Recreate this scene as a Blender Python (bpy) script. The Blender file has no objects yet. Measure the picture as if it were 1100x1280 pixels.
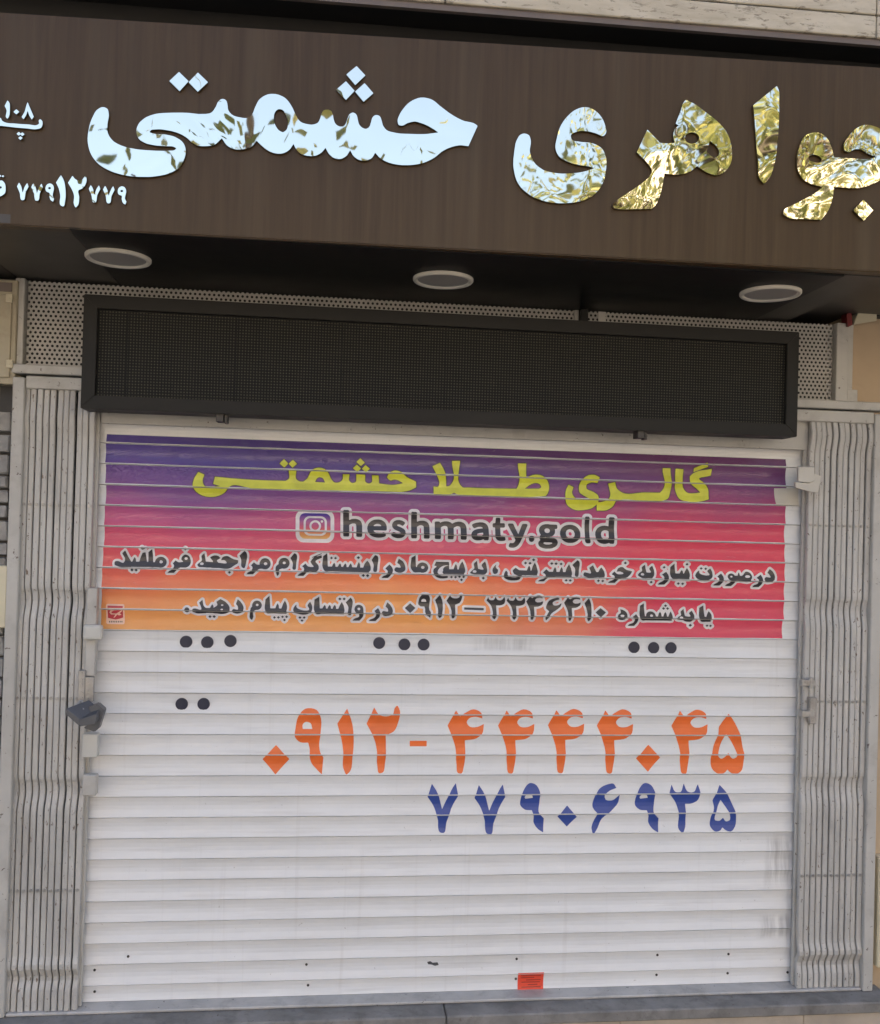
import bpy, bmesh, math, random
from math import sin, cos, radians, pi, sqrt
from mathutils import Vector, Matrix
from mathutils.geometry import tessellate_polygon

scene = bpy.context.scene
random.seed(7)

# ------------------------------------------------------------------ camera
EYE = Vector((0.0, -3.0, 1.68))
YAW, PITCH, ROLL, FPX = radians(6.40), radians(0.68), radians(1.59), 1150.0
FW = Vector((sin(YAW) * cos(PITCH), cos(YAW) * cos(PITCH), sin(PITCH)))
_rt = Vector((cos(YAW), -sin(YAW), 0)); _up = _rt.cross(FW)
RT = cos(ROLL) * _rt + sin(ROLL) * _up
UP = -sin(ROLL) * _rt + cos(ROLL) * _up
cam_d = bpy.data.cameras.new('camera'); cam = bpy.data.objects.new('camera', cam_d)
scene.collection.objects.link(cam)
m3 = Matrix((RT, UP, -FW)).transposed()
cam.matrix_world = Matrix.Translation(EYE) @ m3.to_4x4()
cam_d.sensor_fit = 'VERTICAL'; cam_d.sensor_height = 36.0
cam_d.lens = 36.0 * FPX / 1280.0
cam_d.clip_start = 0.05; cam_d.clip_end = 600
scene.camera = cam

# ------------------------------------------------------------------ sky, sun, exposure
SUN_EL, SUN_AZ = radians(52), radians(14)
w = bpy.data.worlds.new('World'); scene.world = w; w.use_nodes = True
wn = w.node_tree.nodes; wl = w.node_tree.links; wn.clear()
sky = wn.new('ShaderNodeTexSky'); sky.sky_type = 'NISHITA'; sky.sun_disc = False
sky.sun_elevation = SUN_EL; sky.sun_rotation = SUN_AZ
sky.air_density = 0.9; sky.dust_density = 7.5; sky.ozone_density = 0.5
bg = wn.new('ShaderNodeBackground'); bg.inputs['Strength'].default_value = 0.15
wo = wn.new('ShaderNodeOutputWorld')
wl.new(sky.outputs[0], bg.inputs[0]); wl.new(bg.outputs[0], wo.inputs[0])
sl = bpy.data.lights.new('sun', 'SUN'); sl.energy = 4.0; sl.angle = radians(0.5); sl.color = (1, .95, .87)
so = bpy.data.objects.new('sun', sl); scene.collection.objects.link(so)
sd = Vector((sin(SUN_AZ) * cos(SUN_EL), cos(SUN_AZ) * cos(SUN_EL), sin(SUN_EL)))
so.rotation_euler = (-sd).to_track_quat('-Z', 'Y').to_euler(); so.location = (0, 0, 30)
vs = scene.view_settings
vs.view_transform = 'Standard'; vs.look = 'None'; vs.gamma = 1; vs.use_curve_mapping = False
vs.exposure = 1.95

# ------------------------------------------------------------------ geometry from the calibrated camera
def ray(px, py): return FW + RT * ((px - 550) / FPX) - UP * ((py - 640) / FPX)
def P(px, py, y=0.0):
    d = ray(px, py); return EYE + d * ((y - EYE.y) / d.y)
def PZ(px, py, z):
    d = ray(px, py); return EYE + d * ((z - EYE.z) / d.z)
def PP(px, py, o, n):
    d = ray(px, py); return EYE + d * ((o - EYE).dot(n) / d.dot(n))

# ------------------------------------------------------------------ materials
def lin(c): return tuple(((v / 255) / 12.92 if v / 255 <= .04045 else ((v / 255 + .055) / 1.055) ** 2.4) for v in c)
MATS = {}
class N:
    def __init__(s, name):
        s.m = bpy.data.materials.new(name); s.m.use_nodes = True
        s.t = s.m.node_tree; s.t.nodes.clear()
        s.o = s.t.nodes.new('ShaderNodeOutputMaterial'); s.b = s.t.nodes.new('ShaderNodeBsdfPrincipled')
        s.t.links.new(s.b.outputs[0], s.o.inputs[0])
    def n(s, typ, **kw):
        x = s.t.nodes.new('ShaderNode' + typ)
        for k, v in kw.items():
            if k.startswith('i_'): x.inputs[k[2:].replace('_', ' ')].default_value = v
            else: setattr(x, k, v)
        return x
    def l(s, a, b): s.t.links.new(a, b)
    def math(s, op, a, b=None, c=None):
        x = s.n('Math', operation=op)
        for i, v in enumerate((a, b, c)):
            if v is None: continue
            if hasattr(v, 'links'): s.l(v, x.inputs[i])
            else: x.inputs[i].default_value = v
        return x.outputs[0]
    def coord(s, kind='Object', scale=(1, 1, 1)):
        tc = s.n('TexCoord'); mp = s.n('Mapping'); mp.inputs['Scale'].default_value = scale
        s.l(tc.outputs[kind], mp.inputs[0]); return mp.outputs[0]
    def noise(s, vec, scale, detail=4, rough=.55, dist=0):
        x = s.n('TexNoise'); x.inputs['Scale'].default_value = scale; x.inputs['Detail'].default_value = detail
        x.inputs['Roughness'].default_value = rough; x.inputs['Distortion'].default_value = dist
        s.l(vec, x.inputs['Vector']); return x.outputs['Fac']
    def ramp(s, fac, stops, interp='LINEAR'):
        x = s.n('ValToRGB'); e = x.color_ramp.elements; x.color_ramp.interpolation = interp
        while len(e) < len(stops): e.new(.5)
        for el, (p, c) in zip(e, stops):
            el.position = p; el.color = tuple(c) + (1,) if len(c) == 3 else c
        s.l(fac, x.inputs[0]); return x.outputs[0]
    def mix(s, fac, a, b, mode='MIX'):
        x = s.n('Mix', data_type='RGBA', blend_type=mode)
        for i, v in ((0, fac), (6, a), (7, b)):
            if hasattr(v, 'links'): s.l(v, x.inputs[i])
            elif i == 0: x.inputs[0].default_value = v
            else: x.inputs[i].default_value = tuple(v) + (1,) if len(v) == 3 else v
        return x.outputs[2]
    def bump(s, h, strength, dist=.002):
        x = s.n('Bump'); x.inputs['Strength'].default_value = strength; x.inputs['Distance'].default_value = dist
        s.l(h, x.inputs['Height']); s.l(x.outputs[0], s.b.inputs['Normal'])
    def set(s, **kw):
        for k, v in kw.items():
            i = s.b.inputs[k.replace('_', ' ')]
            if hasattr(v, 'links'): s.l(v, i)
            else: i.default_value = (tuple(v) + (1,) if isinstance(v, (tuple, list)) and len(v) == 3 else v)
        return s

def paint(name, col, rough=.45, var=.12, scale=6, bump=.1, metal=0, dirt=None, dirt_amt=.5, chips=None, chip_at=.66, stretch=(1, 1, 1), coat=0, spec=.5):
    """painted / worn surface: mottled colour, optional dirt and paint chips, fine relief"""
    if name in MATS: return MATS[name]
    k = N(name); v = k.coord('Object', stretch)
    n1 = k.noise(v, scale, 6, .6); n2 = k.noise(v, scale * 9, 4, .6)
    dk = tuple(c * (1 - var) for c in col); lt = tuple(min(1, c * (1 + var)) for c in col)
    c = k.ramp(n1, [(.3, dk), (.7, lt)])
    if dirt:
        f = k.ramp(k.noise(v, scale * 1.7, 8, .68, .4), [(.50, (0, 0, 0)), (.72, (dirt_amt,) * 3)])
        c = k.mix(f, c, dirt)
    if chips:
        f = k.ramp(k.noise(v, 55, 4, .65, .4), [(chip_at, (0, 0, 0)), (chip_at + .03, (1, 1, 1))])
        c = k.mix(f, c, chips)
    r = k.ramp(n1, [(.2, (rough * .8,) * 3), (.8, (min(1, rough * 1.25),) * 3)])
    k.set(Base_Color=c, Roughness=r, Metallic=metal, Coat_Weight=coat, Specular_IOR_Level=spec)
    if bump: k.bump(n2, bump, .001)
    MATS[name] = k.m; return k.m

def make_wood():
    k = N('dark_wood_laminate'); v = k.coord('Object', (14, 14, .55))
    g = k.noise(v, 3.2, 8, .65, .5); g2 = k.noise(k.coord('Object', (60, 60, 1.2)), 4, 5, .6)
    c = k.ramp(g, [(.30, (.056, .032, .012)), (.5, (.070, .041, .0165)), (.72, (.086, .053, .023))])
    c = k.mix(k.math('MULTIPLY', g2, .22), c, (.024, .015, .007))
    st = k.ramp(k.noise(k.coord('Object', (5, 5, .25)), 2.5, 3, .5), [(.55, (0, 0, 0)), (.75, (.22, .22, .22))])
    c = k.mix(st, c, (.115, .088, .052))
    k.set(Base_Color=c, Roughness=k.ramp(g2, [(.3, (.30,) * 3), (.7, (.42,) * 3)]), Specular_IOR_Level=.28)
    k.bump(g2, .08, .001); return k.m

def make_gold():
    k = N('polished_gold_sheet'); v = k.coord('Object')
    h = k.noise(k.coord('Object', (1, 1, .8)), 7.0, 1.5, .5, .9)
    k.set(Base_Color=(.96, .90, .70), Metallic=1.0, Roughness=.02)
    k.bump(h, .10, .012); return k.m

def make_perforated():
    k = N('perforated_sheet'); v = k.coord('Object'); sx = k.n('SeparateXYZ'); k.l(v, sx.inputs[0])
    a = .0148; b = a * .9
    def lattice(ox, oz):
        fx = k.math('SUBTRACT', k.math('FRACT', k.math('ADD', k.math('DIVIDE', sx.outputs[0], a), ox + 100)), .5)
        fz = k.math('SUBTRACT', k.math('FRACT', k.math('ADD', k.math('DIVIDE', sx.outputs[2], b * 2), oz + 100)), .5)
        fx = k.math('MULTIPLY', fx, a); fz = k.math('MULTIPLY', fz, b * 2)
        return k.math('SQRT', k.math('ADD', k.math('MULTIPLY', fx, fx), k.math('MULTIPLY', fz, fz)))
    d = k.math('MINIMUM', lattice(0, 0), lattice(.5, .5))
    hole = k.math('LESS_THAN', d, .0041)
    col = k.ramp(k.noise(v, 5, 5, .6), [(.3, (.35, .335, .30)), (.7, (.47, .45, .41))])
    k.set(Base_Color=col, Roughness=.5)
    tr = k.n('BsdfTransparent'); mx = k.n('MixShader')
    k.l(hole, mx.inputs[0]); k.l(k.b.outputs[0], mx.inputs[1]); k.l(tr.outputs[0], mx.inputs[2]); k.l(mx.outputs[0], k.o.inputs[0])
    return k.m

def make_led():
    k = N('led_matrix'); v = k.coord('Object'); sx = k.n('SeparateXYZ'); k.l(v, sx.inputs[0])
    p = .0089
    fx = k.math('SUBTRACT', k.math('FRACT', k.math('ADD', k.math('DIVIDE', sx.outputs[0], p), 400)), .5)
    fz = k.math('SUBTRACT', k.math('FRACT', k.math('ADD', k.math('DIVIDE', sx.outputs[2], p), 400)), .5)
    d = k.math('SQRT', k.math('ADD', k.math('MULTIPLY', fx, fx), k.math('MULTIPLY', fz, fz)))
    f = k.ramp(d, [(.16, (1, 1, 1)), (.30, (0, 0, 0))])
    mod = k.math('LESS_THAN', k.math('FRACT', k.math('ADD', k.math('DIVIDE', sx.outputs[0], .32), 40)), .012)
    c = k.mix(f, (.004, .004, .003), (.075, .072, .05)); c = k.mix(mod, c, (.004, .004, .004))
    k.set(Base_Color=c, Roughness=.6, Specular_IOR_Level=.25); k.bump(f, .5, .002); return k.m

def make_slat_white():
    k = N('white_shutter_paint'); tc = k.n('TexCoord'); v = tc.outputs['Object']
    n1 = k.noise(k.coord('Object', (1, 1, 1.5)), 3.0, 6, .62); n2 = k.noise(k.coord('Object', (.35, 1, 6)), 9, 5, .6)
    c = k.ramp(n1, [(.3, (.72, .72, .705)), (.7, (.79, .79, .775))])
    st = k.ramp(n2, [(.54, (0, 0, 0)), (.80, (.42, .42, .42))]); c = k.mix(st, c, (.46, .44, .41))
    sp = k.ramp(k.noise(k.coord('Object'), 70, 3, .7), [(.70, (0, 0, 0)), (.74, (.5, .5, .5))]); c = k.mix(sp, c, (.32, .28, .24))
    dr = k.ramp(k.noise(k.coord('Object', (22, 1, .9)), 1.3, 5, .65), [(.58, (0, 0, 0)), (.78, (.28, .28, .28))]); c = k.mix(dr, c, (.50, .47, .43))
    # rubbed grey smears near the right guide and a wiped patch under the banner
    sx = k.n('SeparateXYZ'); k.l(v, sx.inputs[0]); vn = k.noise(k.coord('Object', (28, 1, 2.2)), 1.6, 4, .6)
    def blot(cx, cz, rx, rz, amt):
        dx = k.math('DIVIDE', k.math('ABSOLUTE', k.math('SUBTRACT', sx.outputs[0], cx)), rx)
        dz = k.math('DIVIDE', k.math('ABSOLUTE', k.math('SUBTRACT', sx.outputs[2], cz)), rz)
        d = k.math('MAXIMUM', dx, dz)
        f = k.ramp(d, [(.55, (1, 1, 1)), (1, (0, 0, 0))])
        g = k.ramp(vn, [(.38, (0, 0, 0)), (.62, (amt,) * 3)])
        return k.math('MULTIPLY', f, g)
    for px, py, rx, rz, a in ((975, 1075, .06, .10, .45), (975, 1158, .085, .045, .42), (630, 805, .12, .026, .33), (992, 1130, .03, .2, .3), (520, 810, .05, .02, .2)):
        q = P(px, py); c = k.mix(blot(q.x, q.z, rx, rz, a), c, (.22, .21, .20))
    k.set(Base_Color=c, Roughness=k.ramp(n1, [(.3, (.30,) * 3), (.7, (.46,) * 3)]))
    k.bump(k.noise(k.coord('Object', (1, 1, 3)), 5, 4, .55), .30, .005); return k.m

def banner_colour(k):
    q0, q1 = P(130, 560), P(980, 798)
    v = k.coord('Object'); sx = k.n('SeparateXYZ'); k.l(v, sx.inputs[0])
    nz = k.noise(v, 2.2, 3, .5)
    u = k.math('DIVIDE', k.math('SUBTRACT', sx.outputs[0], q0.x), q1.x - q0.x)
    t = k.math('DIVIDE', k.math('SUBTRACT', P(130, 541).z, sx.outputs[2]), P(130, 541).z - P(130, 790).z)
    t = k.math('ADD', t, k.math('MULTIPLY', k.math('SUBTRACT', nz, .5), .22))
    K = 1.36
    L = lambda *c: tuple(min(.95, x * K) for x in lin(c))
    a = k.ramp(t, [(.0, L(58, 48, 112)), (.14, L(76, 60, 126)), (.30, L(112, 64, 118)), (.44, L(168, 72, 112)), (.58, L(196, 72, 88)), (.74, L(204, 98, 72)), (.87, L(208, 134, 74)), (1, L(210, 150, 84))])
    b = k.ramp(t, [(.0, L(70, 44, 94)), (.16, L(86, 62, 118)), (.30, L(112, 64, 112)), (.44, L(178, 72, 106)), (.58, L(198, 76, 84)), (.70, L(214, 118, 70)), (.85, L(214, 146, 78)), (1, L(206, 138, 80))])
    c = k.ramp(t, [(.0, L(84, 42, 82)), (.16, L(98, 52, 98)), (.28, L(140, 54, 92)), (.42, L(190, 56, 80)), (.62, L(200, 62, 78)), (.8, L(192, 60, 80)), (1, L(190, 62, 82))])
    un = k.math('ADD', u, k.math('MULTIPLY', k.math('SUBTRACT', nz, .5), .25))
    f1 = k.n('MapRange'); f1.inputs[1].default_value = .05; f1.inputs[2].default_value = .45; k.l(un, f1.inputs[0])
    f2 = k.n('MapRange'); f2.inputs[1].default_value = .48; f2.inputs[2].default_value = .80; k.l(un, f2.inputs[0])
    x = k.mix(f1.outputs[0], a, b); x = k.mix(f2.outputs[0], x, c)
    return x, v

def make_banner():
    k = N('printed_banner_film'); col, v = banner_colour(k)
    # creased film: stretched ridges, strongest on the third strip
    cr = k.noise(k.coord('Object', (9, 1, 30)), 2.4, 4, .6, 1.6); w1 = k.noise(k.coord('Object', (2.5, 1, 10)), 3, 3, .5)
    h = k.math('ADD', k.math('MULTIPLY', k.ramp(cr, [(.46, (0, 0, 0)), (.5, (1, 1, 1)), (.54, (0, 0, 0))]), .35), w1)
    sc = k.ramp(k.noise(k.coord('Object', (3, 1, 26)), 4, 6, .7, 1.2), [(.62, (0, 0, 0)), (.74, (.16, .16, .16))])
    col = k.mix(sc, col, (.75, .68, .68))
    sx = k.n('SeparateXYZ'); k.l(v, sx.inputs[0]); c0 = P(210, 592)
    dz = k.ramp(k.math('ABSOLUTE', k.math('SUBTRACT', sx.outputs[2], c0.z)), [(.022, (1, 1, 1)), (.034, (0, 0, 0))])
    dx = k.ramp(k.math('ABSOLUTE', k.math('SUBTRACT', sx.outputs[0], c0.x)), [(.16, (1, 1, 1)), (.55, (.25, .25, .25))])
    wr_ = k.n('TexWave'); wr_.inputs['Scale'].default_value = 5; wr_.inputs['Distortion'].default_value = 9; wr_.inputs['Detail'].default_value = 4; wr_.inputs['Detail Scale'].default_value = 2.2
    k.l(k.coord('Object', (2.2, 1, 5)), wr_.inputs[0])
    h = k.math('ADD', h, k.math('MULTIPLY', k.math('MULTIPLY', dz, dx), k.math('MULTIPLY', wr_.outputs['Fac'], 1.6)))
    k.set(Base_Color=col, Roughness=.24, Specular_IOR_Level=.6); k.bump(h, .36, .004); return k.m
def make_banner_dark(name, col, rough=.32):
    k = N(name); v = k.coord('Object'); c = k.ramp(k.noise(v, 14, 4, .6), [(.3, tuple(x * .85 for x in col)), (.7, tuple(min(1, x * 1.15) for x in col))])
    sc = k.ramp(k.noise(k.coord('Object', (3, 1, 26)), 4, 6, .7, 1.2), [(.62, (0, 0, 0)), (.76, (.18, .18, .18))])
    c = k.mix(sc, c, (.7, .66, .64)); k.set(Base_Color=c, Roughness=rough, Specular_IOR_Level=.6)
    k.bump(k.noise(k.coord('Object', (2.5, 1, 10)), 3, 3, .5), .3, .004); return k.m

M = dict(
    wood=make_wood(), gold=make_gold(), perf=make_perforated(), led=make_led(), slat=make_slat_white(), banner=make_banner(),
    letter_side=paint('brushed_gold_edge', (.22, .17, .09), .45, .15, 20, .1, metal=.9),
    frame=paint('grey_frame_paint', (.48, .465, .425), .45, .10, 5, .15, dirt=(.25, .22, .19), dirt_amt=.45, chips=(.16, .13, .11)),
    gate=paint('grey_gate_paint', (.49, .475, .44), .42, .12, 4, .15, dirt=(.24, .22, .20), dirt_amt=.4, chips=(.15, .11, .08), chip_at=.635, stretch=(2, 2, .8)),
    ledframe=paint('charcoal_frame', (.017, .0162, .014), .5, .2, 4, .1, spec=.22),
    black=paint('black_panel', (.006, .006, .0055), .45, .25, 3, .05, spec=.3),
    cavity_shade=paint('painted_cavity_shade', (.015, .014, .013), .8, .3, 3, .1),  # near-black colour standing in for shade in gaps and recesses
    soffit_side=paint('brown_side_panel', (.055, .048, .040), .45, .2, 3, .1),
    lamp_ring=paint('cream_lamp_ring', (.68, .64, .54), .4, .06, 8, .05),
    lamp_glass=paint('frosted_lamp_glass', (.36, .34, .30), .4, .05, 8, .03),
    brown_trim=paint('brown_flashing', (.16, .125, .105), .5, .2, 5, .2),
    step=paint('grey_step_stone', (.22, .21, .195), .75, .30, 9, .8, dirt=(.10, .09, .08), dirt_amt=.75, chips=(.14, .12, .10)),
    sill=paint('sill_paint', (.46, .44, .41), .5, .15, 8, .2, dirt=(.2, .19, .18), dirt_amt=.55, chips=(.10, .09, .08)),
    riser=paint('beige_riser_stone', (.46, .39, .31), .7, .14, 6, .4, dirt=(.3, .25, .2), dirt_amt=.4),
    pave=paint('pavement_slab', (.19, .175, .15), .8, .18, 5, .5, dirt=(.2, .19, .17), dirt_amt=.5),
    asphalt=paint('asphalt', (.05, .05, .05), .85, .25, 12, .6),
    beige=paint('beige_render', (.50, .38, .25), .8, .10, 3, .4, dirt=(.3, .2, .12), dirt_amt=.4),
    stone=paint('split_grey_stone', (.33, .32, .30), .8, .3, 12, 1.0, dirt=(.16, .15, .14), dirt_amt=.6),
    mortar=paint('dark_mortar', (.10, .095, .09), .9, .2, 10, .6),
    cream=paint('cream_metal_box', (.43, .38, .27), .45, .12, 6, .15, dirt=(.25, .19, .12), dirt_amt=.5),
    creamlite=paint('pale_cream_plastic', (.62, .56, .40), .5, .08, 6, .1),
    red=paint('dark_red_plastic', (.20, .022, .022), .35, .1, 6, .05),
    lock=paint('grey_lock_metal', (.115, .12, .13), .42, .15, 9, .1, metal=.35, chips=(.3, .3, .3)),
    steel=paint('worn_steel', (.42, .41, .39), .4, .2, 12, .2, metal=.6, dirt=(.14, .11, .09), dirt_amt=.6),
    plate=paint('cream_white_plate', (.56, .55, .50), .42, .05, 6, .05),
    paper=paint('yellowed_paper_tape', (.55, .52, .45), .6, .08, 9, .2),
    screw=paint('dark_screw', (.06, .055, .05), .5, .2, 20, .1, metal=.4),
    scuff=paint('dark_scuff', (.07, .07, .07), .7, .4, 60, .1),
    orange=paint('orange_vinyl', lin((236, 112, 48)), .38, .08, 9, .05),
    blue=paint('blue_vinyl', lin((52, 76, 150)), .38, .08, 9, .05),
    navy=paint('navy_dot', lin((38, 42, 62)), .35, .08, 9, .05),
    sticker=paint('orange_red_sticker', lin((228, 78, 52)), .45, .08, 15, .05),
    sticker_ink=paint('sticker_ink', lin((150, 50, 38)), .5, .1, 20, 0),
    yellow=make_banner_dark('yellow_print', lin((205, 206, 52))),
    ink=make_banner_dark('dark_print', (.030, .026, .028)),
    white_print=make_banner_dark('white_print', (.72, .68, .67)),
    yellow_edge=make_banner_dark('brown_print', (.055, .035, .030)),
    logo_red=make_banner_dark('logo_red_print', lin((190, 52, 62))),
    logo_pale=make_banner_dark('logo_pale_print', lin((238, 196, 172))),
    cable=paint('black_cable', (.02, .02, .02), .5, .2, 10, 0),
    bark=paint('bark', (.12, .09, .065), .9, .3, 9, .8),
    facade_far=paint('far_render', (.45, .40, .34), .8, .12, 1.2, .2),
    window_far=paint('far_window_glass', (.03, .04, .05), .12, .2, 2, 0),
)
def make_leaf():
    k = N('leaf'); g = k.n('NewGeometry')
    c = k.ramp(g.outputs['Random Per Island'], [(0, (.10, .12, .04)), (.5, (.22, .23, .075)), (.85, (.40, .37, .12)), (1, (.50, .44, .15))])
    k.set(Base_Color=c, Roughness=.5); tl = k.n('BsdfTranslucent'); k.l(c, tl.inputs[0]); mx = k.n('MixShader'); mx.inputs[0].default_value = .4
    k.l(k.b.outputs[0], mx.inputs[1]); k.l(tl.outputs[0], mx.inputs[2]); k.l(mx.outputs[0], k.o.inputs[0]); return k.m
M['leaf'] = make_leaf()
def make_travertine():
    k = N('travertine_cladding'); v = k.coord('Object', (1.2, 1, 5))
    n1 = k.noise(v, 3, 8, .65, .6); n2 = k.noise(k.coord('Object', (2, 1, 6)), 14, 6, .7, .5)
    c = k.ramp(n1, [(.28, (.42, .36, .26)), (.5, (.55, .48, .36)), (.72, (.63, .56, .44))])
    pit = k.ramp(n2, [(.56, (0, 0, 0)), (.63, (1, 1, 1))]); c = k.mix(k.math('MULTIPLY', pit, .7), c, (.20, .16, .11))
    k.set(Base_Color=c, Roughness=.75); k.bump(k.math('SUBTRACT', n1, pit), .4, .004); return k.m
M['trav'] = make_travertine()
def make_logo_fill():
    k = N('logo_gradient_print'); sx = k.n('SeparateXYZ'); k.l(k.coord('Object'), sx.inputs[0]); a, b = P(394, 641), P(394, 673)
    t = k.math('DIVIDE', k.math('SUBTRACT', a.z, sx.outputs[2]), a.z - b.z)
    c = k.ramp(t, [(.05, (.07, .05, .30)), (.32, (.30, .07, .26)), (.6, (.62, .10, .13)), (.85, (.72, .30, .10)), (1, (.75, .42, .14))])
    k.set(Base_Color=c, Roughness=.32); return k.m
M['logo_fill'] = make_logo_fill()

# ------------------------------------------------------------------ object helpers
COL = scene.collection
def tag(o, label=None, cat=None, group=None, kind=None):
    if label: o['label'] = label
    if cat: o['category'] = cat
    if group: o['group'] = group
    if kind: o['kind'] = kind
    return o
def empty(name, loc, label=None, cat=None, group=None):
    o = bpy.data.objects.new(name, None); o.location = loc; o.empty_display_size = .1; COL.objects.link(o)
    return tag(o, label, cat, group)
def link(name, me, mat, parent=None, smooth=False):
    if mat is not None and not me.materials: me.materials.append(mat)
    if smooth:
        for p in me.polygons: p.use_smooth = True
    o = bpy.data.objects.new(name, me); COL.objects.link(o)
    if parent is not None:
        o.parent = parent
        wm = parent.matrix_basis.copy(); q = parent.parent
        while q is not None: wm = q.matrix_basis @ wm; q = q.parent   # bake the chain so world coordinates stay put
        o.matrix_parent_inverse = wm.inverted()
    return o
def bobj(name, bm, mat, parent=None, smooth=False):
    bmesh.ops.recalc_face_normals(bm, faces=bm.faces[:])
    me = bpy.data.meshes.new(name); bm.to_mesh(me); bm.free(); return link(name, me, mat, parent, smooth)
def add_box(bm, x0, x1, y0, y1, z0, z1, bev=0.0, seg=1):
    t = bmesh.new(); vs_ = [t.verts.new((x, y, z)) for x in (x0, x1) for y in (y0, y1) for z in (z0, z1)]
    for f in ((0, 1, 3, 2), (4, 6, 7, 5), (0, 4, 5, 1), (2, 3, 7, 6), (0, 2, 6, 4), (1, 5, 7, 3)): t.faces.new([vs_[i] for i in f])
    if bev: bmesh.ops.bevel(t, geom=t.edges[:], offset=bev, segments=seg, affect='EDGES', profile=.6)
    me = bpy.data.meshes.new('t'); t.to_mesh(me); t.free(); bm.from_mesh(me); bpy.data.meshes.remove(me)
def box(name, x0, x1, y0, y1, z0, z1, mat, parent=None, bev=.002):
    bm = bmesh.new(); add_box(bm, x0, x1, y0, y1, z0, z1, bev); return bobj(name, bm, mat, parent)
def add_cyl(bm, c, r, h, axis='Y', seg=12, r2=None, rim=0):
    t = bmesh.new(); bmesh.ops.create_cone(t, cap_ends=True, segments=seg, radius1=r, radius2=r if r2 is None else r2, depth=h)
    if rim: bmesh.ops.bevel(t, geom=[e for e in t.edges if abs(e.verts[0].co.z - e.verts[1].co.z) < 1e-6], offset=rim, segments=2, affect='EDGES')
    R = {'Y': Matrix.Rotation(pi / 2, 4, 'X'), 'Z': Matrix.Identity(4), 'X': Matrix.Rotation(pi / 2, 4, 'Y')}[axis]
    t.transform(Matrix.Translation(c) @ R); me = bpy.data.meshes.new('t'); t.to_mesh(me); t.free(); bm.from_mesh(me); bpy.data.meshes.remove(me)
def add_tube(bm, pts, r, seg=7, r_end=None):
    rings = []
    for i, p in enumerate(pts):
        d = (pts[min(i + 1, len(pts) - 1)] - pts[max(i - 1, 0)]).normalized()
        a = d.cross(Vector((0, 0, 1)) if abs(d.z) < .9 else Vector((1, 0, 0))).normalized(); b = d.cross(a)
        rr = r if r_end is None else r + (r_end - r) * i / (len(pts) - 1)
        rings.append([bm.verts.new(p + (a * cos(2 * pi * k / seg) + b * sin(2 * pi * k / seg)) * rr) for k in range(seg)])
    for A, B in zip(rings, rings[1:]):
        for k in range(seg): bm.faces.new((A[k], A[(k + 1) % seg], B[(k + 1) % seg], B[k]))
    bm.faces.new(rings[0][::-1]); bm.faces.new(rings[-1])

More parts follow.
